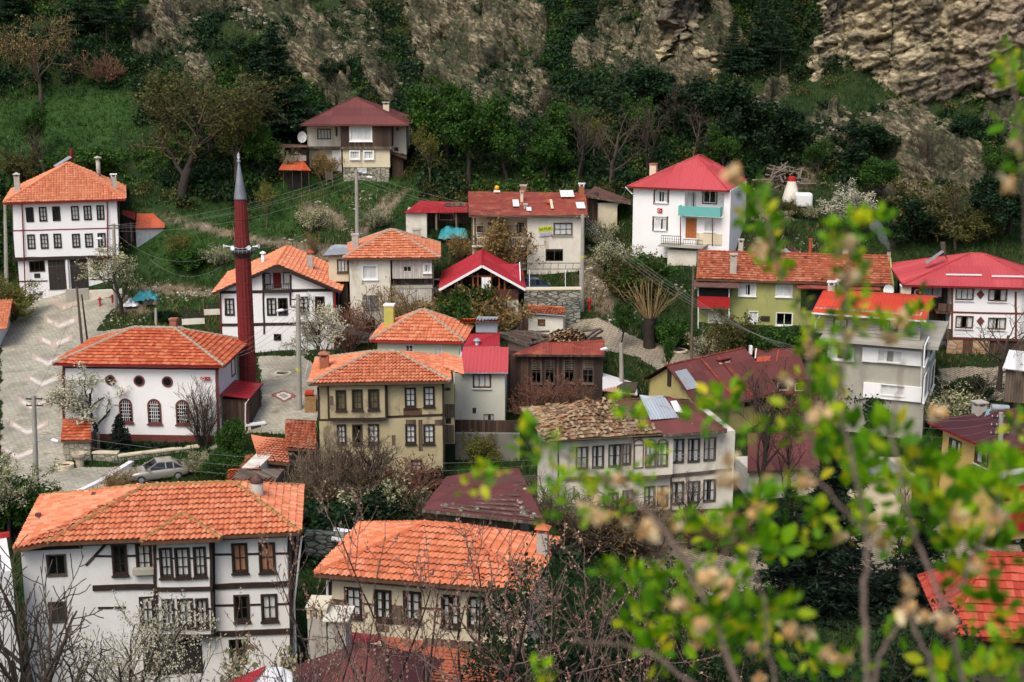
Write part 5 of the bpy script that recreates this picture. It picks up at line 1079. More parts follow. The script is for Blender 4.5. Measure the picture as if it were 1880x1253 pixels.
# loose barrel tiles laid one by one on the left part
rg = np.random.RandomState(11)
def loose_tiles(h, poly, mat, name='old_tiles', n_per=13., size=.42):
    P = [np.array(p, float) for p in poly]; tris = [(P[0], P[i], P[i+1]) for i in range(1, len(P)-1)]; e = P[1]-P[0]; e /= np.linalg.norm(e); nr = np.cross(e, P[2]-P[0]); nr /= np.linalg.norm(nr); nr = nr if nr[2] > 0 else -nr; t = np.cross(nr, e); t = t if t[2] > 0 else -t
    V, Fc, A = [], [], []; nb = 0
    for a, b, c in tris:
        ar = np.linalg.norm(np.cross(b-a, c-a))/2
        for _ in range(int(ar*n_per)):
            r1_, r2_ = rg.rand(2); r1_ = math.sqrt(r1_); p = a*(1-r1_)+b*r1_*(1-r2_)+c*r1_*r2_
            ang = rg.normal(0, .22); d = t*math.cos(ang)+e*math.sin(ang); sd = np.cross(nr, d); L = size*rg.uniform(.7, 1.15); w = .1*rg.uniform(.8, 1.2); up = rg.uniform(.0, .06); tl = rg.uniform(.02, .09); sg = 1 if rg.rand() < .7 else -1
            vs = []
            for l in (0, 1):
                for q in range(5):
                    w_ = PI*q/4; vs.append(p+d*(L*l)-sd*w*math.cos(w_)+nr*(up+tl*(1-l)+sg*w*.6*math.sin(w_)+.04))
            V.append(np.array(vs)); Fc.append(np.array([[nb+q, nb+q+1, nb+6+q, nb+5+q] for q in range(4)])); A.append(np.full(4, rg.rand())); nb += 10
    return mesh_np(name, np.concatenate(V), np.concatenate(Fc), mat, h.o, np.concatenate(A))
h.roof([([A, S0, S1, Pp], 'flat', T_ANCIENT), ([Dd, A, Pp], 'flat', T_ANCIENT)], 0, 0, sag=.14, name='tile_roof')
loose_tiles(h, [A, S0, S1, Pp], T_ANCIENT); loose_tiles(h, [Dd, A, Pp], T_ANCIENT)
h.soffit(u0+.1, u1-.1, -.8, D+.7, zf-.05, OLDWOOD)
def onf(x, y, dz=.12): t = (360-y)/(360-115); return h.pt(x, y, -.9+3.7*t)+np.array([0, 0, dz])
h.roof([([onf(1085,270), onf(1275,262), onf(1170,108), onf(1010,108)], 'corr', R_GREY)], 0, 0, name='roof_patch', sag=.06)
MB().prism([onf(1250,220), onf(1310,232), onf(1258,145), onf(1218,150)], (0, -.03, .03)).build('roof_patch', R_WHITE, h.o); MB().prism([onf(1360,300), onf(1460,322), onf(1425,280), onf(1400,300)], (0, -.03, .03)).build('roof_patch', R_WHITE, h.o)
h.done(); OW = h
# pile of tiles on the ruin
rg = np.random.RandomState(5)
hp = []
a0, a1 = RUIN.pt(1400,262,2.0), RUIN.pt(1590,262,2.0); top = RUIN.f(1480,195,3.0)[1]
V, Fc, A = [], [], []; nb = 0
for i in range(520):
    u = rg.uniform(a0[0], a1[0]); k = (u-a0[0])/(a1[0]-a0[0]); zt = a0[2]+(top-a0[2])*(1-abs(k-.45)**2*2.2)*rg.rand()**.7
    p = np.array([u, 2.0+rg.uniform(0, 1.4), zt]); ang = rg.uniform(-.5, .5); ti = rg.uniform(-.5, .5); d = np.array([math.cos(ang)*.3, -math.cos(ti)*.9, math.sin(ti)]); d /= np.linalg.norm(d); sd = np.cross(d, (0, 0, 1)); sd /= np.linalg.norm(sd); n_ = np.cross(sd, d)
    vs = [p+d*.35*l-sd*.11*math.cos(PI*q/4)+n_*.08*math.sin(PI*q/4) for l in (0, 1) for q in range(5)]
    V.append(np.array(vs)); Fc.append(np.array([[nb+q, nb+q+1, nb+6+q, nb+5+q] for q in range(4)])); A.append(np.full(4, rg.rand())); nb += 10
o = empty('tile_pile', RUIN.w([(a0[0]+a1[0])/2, 2.5, a0[2]]), RUIN.yaw, 'heap of old clay tiles stacked on the roof of the dark ruin', 'tile heap')
cc = np.array([(a0[0]+a1[0])/2, 2.5, a0[2]]); mesh_np('stacked_tiles', np.concatenate(V)-cc, np.concatenate(Fc), T_ANCIENT, o, np.concatenate(A))
# ================================================================== yellow corner house, right
h = H('yellow_corner_house', 'yellow corner house with dark maroon roof, red bands and a solar panel', C3, (1700, 1150), 83, 19)
uR = 13.; D = abs(h.g(1412, 760, 0)[0]); zt = h.f(1750, 850)[1]; zb = -2.5
h.swin([(1457,768,1513,862),(1606,824,1668,932)], Sty(BROWNT, .08, BROWNT, 2, 1, CURTAIN, .4, WHITEPAINT), 0., 'l')
WY = Sty(BROWNT, .06, BROWNT, 3, 1, CURTAIN, .5, WHITEPAINT); h.win([(1785,870,1890,955),(1822,1070,1900,1140)], WY); 
for k in range(1, 4): h.win([(1785+k*190,870,1890+k*190,955)], WY)
h.wallbox(0, uR, zb, zt, 0, D, YELLOWP)
h.fb(1778,985,2300,1022,-.5,.0,'balcony',REDPAINT); h.fb(1778,965,2300,984,-.5,.0,'ledge',WHITEPAINT); h.fb(1778,1180,2300,1240,-.4,.0,'balcony',REDPAINT); h.fb(1778,1025,2300,1062,-.04,.0,'red_band',REDDARK)
for a_, b_ in ((1590,1680),): 
    v0, z1 = h.g(1590, 915, 0); v1, z0 = h.g(1668, 985, 0); MB().box(-.5, min(v0, v1), min(z0, z1), 0, max(v0, v1), max(z0, z1)).build('balcony', OLDWOOD, h.o)
u0, zf = h.f(1690, 838, -.6); zf = h.f(1760, 834, -.6)[1]; vb_ = D+.6; zr = h.f(1880, 597, D/2)[1]
h.hip(-.7, uR+.6, -.6, D+.7, zf, ((3.6, D/2), (uR-3.6, D/2)), zr, 'sheet', R_DARKM, R_DARKM, REDDARK, capr=.1); h.soffit(-.6, uR+.5, -.5, D+.6, zf-.02, BROWNT)
h.chim(1618, 590, 1660, 690, D-1.4, CHIMP, 'slab'); h.done(); YC = h
s0 = H('solar_heater', 'tilted solar water heater with tank on the maroon roof of the yellow corner house', C3, (1690, 690), 83+D*.9-1.6, 0, 'solar heater')
P = s0.pt
pl = MB().prism([P(1625,718,0), P(1662,700,0), P(1752,605,1.2), P(1668,598,1.2)], (0, .03, -.06)).build('panel', M('solar_glass', (.16, .3, .36), (.1, .22, .28), 2, .15, bump=0, spec=.6), s0.o)
m = MB(); m.tube([P(1690,590,1.3), P(1790,598,1.3)], .24, 12); m.build('tank', GREYMETAL, s0.o); m = MB()
for a_, b_ in ((P(1628,722,0), P(1690,590,1.3)), (P(1760,610,1.2), P(1765,680,1.4)), (P(1680,600,1.3), P(1690,690,1.4))): m.bar(a_, b_, .05)
m.build('rack', GREYMETAL, s0.o)
# ================================================================== rusted roof between the old houses
h = H('sagging_maroon_shed', 'big sagging maroon sheet roof with planks and stones on it', E3, (1000, 780), 72, -6, 'shed')
a, b, c_, d = h.pt(420,640,0), h.pt(1665,775,-2.), h.pt(1405,232,9), h.pt(690,440,8.)
h.roof([([a, b, c_, d], 'sheet', R_MAROON)], 0, 0, sag=.16, fascia=OLDWOOD)
base = min(a[2], b[2])
h.wallbox(d[0]+.5, b[0]-1.5, base-4.5, base-.25, .5, 5., OLDWOOD, top=False)
rg = random.Random(8); m = MB(); m2 = MB()
L_ = lambda s, t: a+(b-a)*s+((d-a)*(1-s)+(c_-b)*s)*t
for i in range(9): s = .2+.08*i; m.bar(L_(.1+rg.random()*.2, .06+i*.1)+(0, 0, .16), L_(.75+rg.random()*.25, .04+i*.1)+(0, 0, .16), .12, .06)
m.build('roof_batten', OLDWOOD, h.o)
for i in range(26):
    p = h.w(L_(rg.uniform(.05, .95), rg.uniform(.05, .95))+np.array([0, 0, .1])); r = rg.uniform(.1, .24); q = empty('roof_stone', p, rg.random()*3, 'grey stone weighing down the sagging maroon roof', 'stone', 'stones on the sagging maroon roof')
    bevel(MB().box(-r, -r*.7, -.05, r*.8, r*.6, r*.6).build('stone', STONE, q), r*.25)
h.done()
# ================================================================== cream house with orange tiles, bottom centre
h = H('cream_timbered_house', 'cream plaster house under a clean orange tile roof behind the budding trees', C1, (315, 900), 61, -12)
WC = Sty(TIMBER, .1, TIMBER, 2, 3, CURTAIN, 1.0, TIMBER); WCD = Sty(TIMBER, .1, TIMBER, 2, 3, CURTAIN, .45, TIMBER)
h.win([(405,600,482,750),(1078,652,1156,812)], WC); h.win([(568,614,644,768),(728,622,806,775),(936,642,1018,802),(1215,655,1296,822)], WCD)
uL, zb = h.f(318, 900); uR, _ = h.f(1395, 700); zt = h.f(700, 590)[1]; D = 4.8
h.wallbox(uL, uR, zb-4, zt, 0, D, CREAM)
h.beam([(318,545,318,900)], .14); h.beam([(322,660,398,668),(490,680,560,688),(815,705,928,712),(1162,735,1210,740)], .1, BROWNT); h.fb(322,668,392,735,-.03,.0,'exposed_lath',LATH); h.fb(652,690,715,800,-.03,.0,'exposed_lath',LATH); h.fb(1168,740,1206,800,-.03,.0,'exposed_lath',LATH); h.fb(565,800,640,840,-.03,.0,'exposed_lath',LATH)
u0, _ = h.f(230, 526, -.9); u1, _ = h.f(1425, 620, -.9); zf = h.f(800, 568, -.9)[1]; ra, zr = h.f(835, 242, D/2); rb, _ = h.f(1040, 245, D/2)
h.hip(u0, u1, -.9, D+.9, zf, ((ra, D/2), (rb, D/2)), zr, 'tile', T_ORANGE, T_ORANGE, BROWNT, capr=.12, sag=.03); h.soffit(u0+.1, u1-.1, -.8, D+.8, zf-.03, OLDWOOD)
h.chim(1448, 300, 1505, 400, 3.0, CHIMP, 'tile', T_ORANGE); h.fb(755,300,800,345,2.6,2.7,'replacement_tile',R_ORANGE); h.spout([(302,555),(304,900)], -.1, .06); h.done(); CR = h
# ================================================================== near white timber-framed house
h = H('timber_framed_house', 'large white house with black timber bands and projecting bay nearest bottom left', A8, (1662, 1120), 66, 7)
VB = -.55
h.win([(645,480,722,630),(782,474,862,620)], W_TIMB); h.win([(1330,470,1408,618),(1485,466,1566,615)], W_BRN); h.win([(1342,764,1418,896),(1498,760,1578,892),(804,775,876,905)], W_TIMB2)
h.win([(916,495,980,645),(1004,494,1080,645),(1110,490,1172,640)], W_TIMB, VB); h.win([(932,788,990,926),(1020,786,1098,926),(1124,784,1184,926)], W_TIMB2, VB)
WS = Sty(SHUTTER, .05, SHUTTER, 2, 1, SHUTTER, 1.4, None); h.win([(268,530,378,640),(280,800,378,905)], WS); h.win([(1304,1010,1416,1155)], W_DARK)
uL, _ = h.f(135, 700); uR, zb = h.f(1662, 1120); zt = h.f(1500, 432)[1]; D = 5.4
h.swin([(1672,460,1690,640),(1700,440,1715,610),(1676,760,1690,900)], W_TIMB2, uR)
zt2 = zt+.0
h.wallbox(uL, uR, zb-4, zt2, 0, D, WHITE); h.box(885, 450, 1205, 712, WHITE, VB, .7, name='bay'); h.box(893, 738, 1212, 985, WHITE, VB, .7, name='bay')
h.beam([(883,455,887,712),(1203,448,1207,712),(893,738,897,985),(1212,735,1214,985)], .14, TIMBER, VB); h.beam([(883,722,1210,718),(893,990,1214,990)], .2, TIMBER, VB-.02, .06)
h.beam([(530,714,884,706),(1212,708,1662,686),(1222,975,1662,958)], .26, TIMBER, 0, .1); h.beam([(545,532,645,533),(724,531,782,530),(1210,524,1328,522),(1410,521,1485,519),(1568,518,1660,516),(1225,815,1340,812),(1422,811,1498,808),(1580,807,1662,804),(560,828,720,826)], .1); h.beam([(490,585,610,458)], .13)
h.beam([(1655,430,1664,1115),(883,460,888,985),(1218,440,1222,985)], .15); h.beam([(893,548,916,547),(982,546,1004,545),(1082,545,1110,544),(1174,543,1203,542),(900,840,930,839),(992,838,1018,837),(1100,836,1124,835),(1186,834,1210,833)], .08, TIMBER, VB)
m = MB()
for v_ in (1.3, 2.7, 4.1, 5.3): m.box(uR-.02, v_-.08, zb, uR+.035, v_+.08, zt)
for z in (h.f(1600, 690)[1], h.f(1600, 960)[1], h.f(1600, 520)[1], h.f(1600, 806)[1]): m.box(uR-.02, 0, z-.07, uR+.045, D, z+.07)
m.build('side_timber_trim', TIMBER, h.o)
h.fb(135,455,470,490,-.06,.0,'eaves_shade_strip',IRON); h.fb(755,612,880,640,-.35,-.03,'window_box',CONCRETE); h.fb(810,1005,1160,1200,-.03,.02,'opening_shade_panel',ROOMDARK)  # dark strip and panel paint in shade under eaves and inside opening
u0 = h.f(265, 445, -.8)[0]; u1 = h.f(1716, 405, -.8)[0]; zf = h.f(1200, 420, -.8)[1]; ra, zr = h.f(830, 130, D/2); rb, zr2 = h.f(1335, 116, D/2); zr = (zr+zr2)/2
A = np.array([u0, -.8, zf]); B = np.array([u1, -.8, zf]); Cc = np.array([u1, D+.8, zf]); Dd = np.array([u0-1.6, D+.8, zf]); Pp = np.array([ra, D/2, zr]); Q = np.array([rb, D/2, zr]); X = h.pt(78, 500, -.8)
a_, b_ = h.f(805, 446, -1.2)[0], h.f(1265, 436, -1.2)[0]; g_, zg = h.f(1040, 290, .9)
zg0 = h.f(1040, 442, -1.2)[1]
h.roof([([A, B, Q, Pp], 'tile', T_ORANGE), ([B, Cc, Q], 'tile', T_ORANGE2), ([Cc, Dd, Pp, Q], 'tile', T_ORANGE2), ([Dd, X, Pp], 'tile', T_ORANGE2), ([X, A, Pp], 'tile', T_ORANGE2)], 0, 0, [(A, Pp), (B, Q), (Pp, Q), (Cc, Q), (Dd, Pp)], MOSSCAP if 'MOSSCAP' in globals() else M('mossy_ridge', (.5, .2, .07), (.13, .15, .06), 5, .9, bump=.4), BROWNT, capr=.12, sag=.035)  # side slopes take the paler tile, glancing light put into the colour
fr = (zr-zf)/(D/2+.8); va = min(np.linspace(-.8, D/2, 200), key=lambda v: abs(zf+fr*(v+.8)+.12-h.f(1040, 290, v)[1])); g_, zg = h.f(1040, 290, va)
Ga, Gb, Gc = np.array([a_, -1.25, zg0]), np.array([b_, -1.25, zg0]), np.array([g_, va, zg])
h.roof([([Ga, Gb, Gc], 'tile', T_ORANGE), ([Gb, np.array([b_-.1, -.7, zf-.02]), Gc], 'tile', T_ORANGE), ([np.array([a_+.1, -.7, zf-.02]), Ga, Gc], 'tile', T_ORANGE)], 0, 0, [(Ga, Gc), (Gb, Gc)], bpy.data.materials['mossy_ridge'], BROWNT, capr=.12, name='bay_roof')
h.soffit(u0+.1, u1-.1, -.7, D+.7, zf-.05, OLDWOOD)
u, z1 = h.f(1465, 100, 2.2); _, z0 = h.f(1465, 215, 2.2); r = 36*.32154*70/F
c = MB().lathe([(r, z0-1.), (r*1.0, z1-.1)], (u, 2.2, 0), 16).build('chimney', CHIMP, h.o, True); MB().lathe([(r*1.05, z1-.1), (r*1.15, z1-.06), (r*.5, z1+.25), (.02, z1+.36)], (u, 2.2, 0), 16).build('cap', R_BROWN, c, True)
h.chim(528, 190, 556, 235, 3.6, CHIMP, 'top', R_BROWN); h.chim(208, 305, 230, 375, 2.4, CHIMP, 'top', REDBROWN); h.spout([(1722,425),(1680,800),(1690,1100)], .4, .05); h.done(); NEAR = h
# ================================================================== bottom right red tile roof
h = H('red_tile_cottage', 'low cottage with a bright red tile roof at the lower right behind the leaves', C4, (1560, 960), 54, -6)
h.win([(1650,850,1690,930),(1740,860,1790,940)], Sty(SHUTTER, .05, SHUTTER, 2, 2, None, 0, None)); u0, _ = h.f(1600, 850); h.wallbox(u0, u0+12, -3., h.f(1700, 800)[1], 0, 5., SHUTTER)
u0, zf = h.f(1535, 745, -.6); zf = h.f(1640, 770, -.6)[1]; ra, zr = h.f(1712, 402, 2.5)
h.hip(u0, u0+13.5, -.6, 5.6, zf, ((ra, 2.5), (u0+10.5, 2.5)), zr, 'flat', T_CRIM, T_CRIM, REDDARK); h.done()
# ================================================================== bottom roofs
h = H('dark_maroon_house', 'low building with a dark maroon sheet roof at the bottom edge', E2, (500, 700), 50, -4)
ap = h.pt(890, 335, 2.5); u0 = h.f(190, 600, -2.)[0]; u1 = h.f(1300, 600, -2.)[0]; lf = h.pt(370, 488, 1.5); zf = ap[2]-2.2
h.roof([([np.array([u0, -2.4, zf]), np.array([u1, -2.4, zf]), ap], 'corr', R_MAROON), ([np.array([u1, -2.4, zf]), np.array([u1+.4, 5.5, zf]), ap], 'corr', R_DARKM), ([np.array([u0, 3.8, zf+.35]), np.array([u0, -2.4, zf]), ap], 'corr', R_DARKM)], 0, 0, [(np.array([u1, -2.4, zf]), ap)], R_MAROON, BROWNT, capr=.06)
h.wallbox(u0+.6, u1-2.5, zf-4.5, zf-.1, -1.8, 1.5, OLDWOOD, top=False)
st_ = MB().box(h.f(545,0,4.)[0], 4., h.f(600,430,4.)[1]-3, h.f(660,0,4.)[0], 5.2, h.f(600,195,4.)[1]).build('chimney_stack', CHIMP, h.o); 
q = MB(); a0, a1 = h.f(542,0,4.)[0], h.f(662,0,4.)[0]; z1 = h.f(600,192,4.)[1]
for k in range(4): u = a0+(a1-a0-.14)*k/3; q.box(u, 4., z1, u+.14, 4.16, z1+.42).box(u, 5.04, z1, u+.14, 5.2, z1+.42)
q.box(a0-.05, 3.95, z1+.42, a1+.05, 5.25, z1+.52).build('cap', CREAM, st_)
s2 = MB().box(h.f(668,0,3.6)[0], 3.6, h.f(700,400,3.6)[1]-3, h.f(780,0,3.6)[0], 4.8, h.f(700,240,3.6)[1]).build('chimney_stack', CHIMP, h.o); a0, a1 = h.f(668,0,3.6)[0], h.f(780,0,3.6)[0]; z1 = h.f(700,240,3.6)[1]
MB().box(a0+.05, 3.65, z1, a1-.05, 4.75, z1+.3).box(a0-.15, 3.4, z1+.3, a1+.15, 4.95, z1+.36).build('cap', OLDWHITE, s2); h.done()
h = H('patched_tile_shed', 'shed with a broken orange tile roof in front of the cream house', E2, (1300, 640), 52, -10, 'shed')
a, b, c_, d = h.pt(1000,640,-1.5), h.pt(1850,700,-1.5), h.pt(1832,386,4.5), h.pt(1010,290,4.5)
h.roof([([a, b, c_, d], 'flat', T_OLDRED)], 0, 0, sag=.12, fascia=OLDWOOD); h.wallbox(a[0]+.5, b[0]-.5, a[2]-4, a[2]-.2, -.8, 4., OLDWOOD, top=False)
a, b, c_, d = h.pt(782,350,2.5), h.pt(985,330,2.5), h.pt(1010,288,4.4), h.pt(782,262,4.4); h.roof([([a, b, c_, d], 'metal', R_CRIM)], 0, 0, name='red_roof'); h.done()
t = H('red_white_tarpaulin', 'red and white tarpaulin spread over the roofs at the bottom edge', E2, (260, 560), 48.5, 0, 'tarpaulin')
P = t.pt; m = MB(); m.prism([P(20,600,-.6), P(200,600,-.6), P(300,480,1.), P(270,488,1.)], (0, .02, -.03)); m.build('red_sheet', REDPAINT, t.o)
m = MB(); vs = []; n = 8
for i in range(n+1):
    for j in range(5): x = 190+(460-190)*i/n; y0 = 480+abs(x-330)*.25; y = y0+(640-y0)*j/4; p = P(x, y, 1.-.5*j); vs.append(p+np.array([0, 0, .06*math.sin(i*1.3+j)]))
m.add(vs, [(i*5+j, (i+1)*5+j, (i+1)*5+j+1, i*5+j+1) for i in range(n) for j in range(4)]); m.build('white_sheet', R_WHITE, t.o)
# ================================================================== assorted small sheds
def shed(name, label, zm, anchor, Y, yaw, wall, roof, wm, kind, rm, d=3., vh=3.4, ext=2., fascia=BROWNT, cat='shed', sag=.05):
    h = H(name, label, zm, anchor, Y, yaw, cat); h.box(*wall, wm, 0, d, ext=ext); q = [h.pt(*roof[0], -.4), h.pt(*roof[1], -.4), h.pt(*roof[2], vh), h.pt(*roof[3], vh)]
    h.roof([(q, kind, rm)], 0, 0, fascia=fascia, sag=sag); return h
shed('tile_shed', 'shed roof of ragged red tiles just left of the old yellow house', D7, (1150, 640), 93, 2, (870,520,1140,640), ((860,540),(1150,560),(1150,288),(850,288)), OLDWOOD, 'tile', T_OLDRED)
shed('orange_tile_shed', 'narrow shed with a long orange tile slope below the paved square', D7, (840, 760), 91, -14, (700,640,850,770), ((600,660),(900,690),(870,470),(525,402)), OLDWOOD, 'tile', T_ORANGE2)
shed('garden_tile_shed', 'low garden shed with red tile roof right behind the nearest roof ridge', D7, (750, 900), 86, -4, (310,870,740,900), ((300,880),(770,890),(700,770),(298,778)), OLDWOOD, 'tile', T_RED, sag=.1)
shed('broken_tile_lean_to', 'broken red tile lean-to between the garden shed and the square', D7, (620, 740), 89, -8, (440,720,600,760), ((400,760),(620,745),(600,600),(480,640)), OLDWHITE, 'flat', T_OLDRED, sag=.15)
shed('crimson_sheet_shed', 'low shed under a crimson sheet roof behind the dark spruce', C3, (690, 1060), 93, 10, (300,950,690,1060), ((290,955),(705,945),(690,720),(290,735)), OLDWHITE, 'sheet', R_MAROON, vh=5.)
shed('white_roof_shed', 'pale low building with a wide white roof in front of the concrete house', C3, (1240, 1150), 88, -6, (880,1000,1230,1150), ((845,1000),(1275,990),(1090,880),(940,862)), CREAM, 'flat', R_WHITE, d=5., vh=5., ext=3., cat='building')
shed('white_sheet_canopy', 'white sheet canopy at the right edge beside the faded red roof house', C8, (835, 860), 101, -20, (720,830,860,880), ((697,825),(900,850),(900,725),(740,706)), OLDWOOD, 'corr', R_WHITE, fascia=None)
h = H('white_corner_house', 'white house wall with a red eave cut off by the lower left edge', PX, (30, 1260), 62, 22); z = h.f(20, 1048)[1]; u1 = h.f(26, 1100)[0]; h.wallbox(-9, u1, -3, z, 0, 4.6, WHITE); MB().box(-9.1, 4.55, z+.02, u1+.15, 4.85, z+.22).build('coping', REDPAINT, h.o); h.done()
h = H('tile_roof_corner', 'edge of an orange tiled house cut off by the left edge beside the chevron road', PX, (2, 650), 125, 10); h.wallbox(-8, -.2, -2.5, h.f(2, 612)[1], 0, 7, WHITE2); e = h.f(13, 605, -.6); h.roof([([np.array([-9, -.6, e[1]]), np.array([e[0], -.6, e[1]]), np.array([e[0], 3.4, e[1]+1.9]), np.array([-9, 3.4, e[1]+1.9])], 'tile', T_ORANGE2), ([np.array([e[0], 7.4, e[1]]), np.array([-9, 7.4, e[1]]), np.array([-9, 3.4, e[1]+1.9]), np.array([e[0], 3.4, e[1]+1.9])], 'tile', T_ORANGE2)], 0, 0); h.done()
# ================================================================== roads, paving, markings
def inpoly(x, y, P):
    r = np.zeros(x.shape, bool); n = len(P)
    for i in range(n):
        (x0, y0), (x1, y1) = P[i], P[(i+1) % n]
        c = ((y0 > y) != (y1 > y)) & (x < (x1-x0)*(y-y0)/(y1-y0+1e-12)+x0); r ^= c
    return r
PAVED = []
def paving(name, label, pix, mat, off=.05, cs=.14, rag=.35):
    P = [ground(*p)[:2] for p in pix]; PAVED.append(P); A = np.array(P)
    x = np.arange(A[:, 0].min()-.5, A[:, 0].max()+.5, cs); y = np.arange(A[:, 1].min()-.5, A[:, 1].max()+.5, cs); X, Y = np.meshgrid(x, y)
    jx = (fbm(X*.9, Y*.9, 3, 3, 31)-.5)*2*rag; jy = (fbm(X*.9, Y*.9, 9, 3, 37)-.5)*2*rag
    ins = inpoly(X+jx, Y+jy, P); Z = gz(X, Y)+off
    V = np.stack([X, Y, Z], 2).reshape(-1, 3); Fc = grid_faces(len(y), len(x)); k = ins.ravel()[Fc].all(1)
    Fc = Fc[k]; u, inv = np.unique(Fc, return_inverse=True)
    return tag(mesh_np(name, V[u], inv.reshape(Fc.shape), mat, smooth=True), label, kind='structure')
def paver(name, c1, c2, gap, moss, sc=1., rot=0.):
    t = NT(name); v = t.coord((1, 1, 1), (0, 0, rot)); b = t.new('TexBrick'); t.l(v, b.inputs['Vector']); b.inputs['Scale'].default_value = sc
    b.inputs['Brick Width'].default_value = .5; b.inputs['Row Height'].default_value = .25; b.inputs['Mortar Size'].default_value = .03
    for k, c in (('Color1', c1), ('Color2', c2), ('Mortar', gap)): b.inputs[k].default_value = (*c, 1)
    v2 = t.coord(); n = t.noise(v2, .35, 6, .65); n2 = t.noise(v2, 2.5, 4)
    c = t.mix(.6, b.outputs['Color'], t.ramp(n, [(.32, .4), (.66, 1.25)]), 'MULTIPLY'); c = t.mix(t.ramp(t.noise(v2, .55, 6, .7), [(.55, 0.), (.66, .85)]), c, moss)
    c = t.mix(.35, c, t.ramp(n2, [(.3, .5), (.7, 1.2)]), 'MULTIPLY')
    t.col(c); t.b.inputs['Roughness'].default_value = .9; t.bump(b.outputs['Fac'], -.5, .02); return t.m
PAVE = paver('grey_pavers', (.44, .41, .32), (.38, .355, .27), (.25, .23, .175), (.2, .195, .12), 1., .3)
PAVE2 = paver('tan_pavers', (.36, .29, .2), (.30, .25, .18), (.11, .10, .07), (.06, .08, .03), 1., -.5)
paving('road', 'paved road climbing past the mosque', [(0,575),(40,556),(70,545),(130,538),(228,548),(205,575),(180,610),(330,600),(400,630),(400,700),(300,760),(140,780),(118,860),(250,858),(238,872),(195,893),(100,935),(62,965),(20,960),(0,940)], PAVE)
paving('square', 'small paved square between the mosque and the old yellow house', [(480,690),(470,655),(560,655),(590,680),(590,760),(580,790),(520,800),(450,800),(405,830),(380,828),(440,770),(476,740)], PAVE)
paving('lane', 'paved lane winding below the olive house', [(1030,600),(1100,585),(1130,600),(1180,628),(1300,650),(1290,690),(1230,700),(1170,660),(1080,640)], PAVE2)
paving('terrace', 'paved terrace below the faded red roof house', [(1720,680),(1880,672),(1900,740),(1730,735)], PAVE2)
paving('yard', 'paved yard behind the dark spruce', [(1130,985),(1400,1000),(1560,960),(1700,930),(1860,955),(1880,1020),(1700,1040),(1480,1080),(1250,1100)], PAVE2)
WMARK = M('white_road_paint', (.62, .60, .55), (.50, .48, .42), 3., .8, stain=(.36, .33, .26), ssc=1.8, thr=.54)
PMARK = M('faded_pink_paving', (.46, .345, .275), (.42, .335, .27), 3., .85)
def strip(name, lines, width_px, off, mat, label):
    V, Fc = [], []
    for pts, wd in lines:
        P = [np.array(p, float) for p in pts]; Q = []
        for i in range(len(P)-1):
            for k in range(8): Q.append(P[i]+(P[i+1]-P[i])*k/8)
        Q.append(P[-1]); b = len(V)
        for q in Q:
            for s in (-.5, .5): g_ = ground(q[0], q[1]+s*wd); V.append((g_[0], g_[1], gz(g_[0], g_[1])+off))
        Fc += [(b+2*i, b+2*i+1, b+2*i+3, b+2*i+2) for i in range(len(Q)-1)]
    return tag(mesh_np(name, np.array(V), np.array(Fc), mat), label, kind='structure')
for a, b, c in [((278,45),(335,76),(400,47)),((248,143),(310,175),(388,145)),((222,243),(280,274),(362,243)),((185,340),(250,372),(330,338)),((158,447),(220,480),(305,442)),((115,570),(170,600),(272,560)),((70,690),(145,732),(235,688)),((25,825),(95,860),(180,825))]:
    f_ = lambda p, dx=0, dy=0: (p[0]*.3514+dx, 540+p[1]*.3514+dy)
    strip('road_marking', [((f_(a,-6,-3), f_(b,0,0), f_(c,6,-3)), 12)], 0, .075, PMARK, 'faded pink chevron border on the road')
    strip('road_marking', [((f_(a), f_(b), f_(c)), 6.5)], 0, .09, WMARK, 'white chevron painted on the road')
D_ = lambda x, y: (360+x*.19152, 720+y*.19152)
strip('paving_border', [((D_(725,42), D_(840,4), D_(955,50), D_(845,102), D_(725,42)), 3.5)], 0, .075, M('brick_red_paving', (.3, .09, .07), (.24, .08, .06), 3, .9), 'red diamond border in the square')
strip('paving_border', [((D_(770,45), D_(840,20), D_(915,50), D_(845,84), D_(770,45)), 3.5)], 0, .08, WMARK, 'white diamond inlay in the square')
strip('path', [((D_(820,130), D_(815,200), D_(800,290)), 8)], 0, .075, PMARK, 'pale strip of slabs crossing the square')
strip('path', [((565,668), (560,690)), ] if 0 else [(((566,668)), (0))] if 0 else [(((566,668), (560,692)), 8)], 0, .075, WMARK, 'short slab path at the top of the square')
strip('pavement', [(((225,866), (190,892), (110,930), (80,955)), 22)], 0, .06, PMARK, 'pinkish pavement along the white kerb')
def kerbline(name, label, pix, h, w, mat, kind='structure', Y=40):
    m = MB(); G = [ground(*p) for p in pix]
    for a, b in zip(G[:-1], G[1:]):
        n = max(2, int(np.linalg.norm(b-a)/1.)); 
        for i in range(n):
            p, q = a+(b-a)*i/n, a+(b-a)*(i+1)/n; p = np.array([p[0], p[1], gz(p[0], p[1])+h/2-.2]); q = np.array([q[0], q[1], gz(q[0], q[1])+h/2-.2]); m.bar(p, q, w, h+.4)
    return tag(m.build(name, mat), label, kind=kind)
kerbline('kerb', 'white painted kerb of the road', [(242,855),(196,884),(150,906),(105,926),(72,950)], .3, .4, WHITEPAINT)
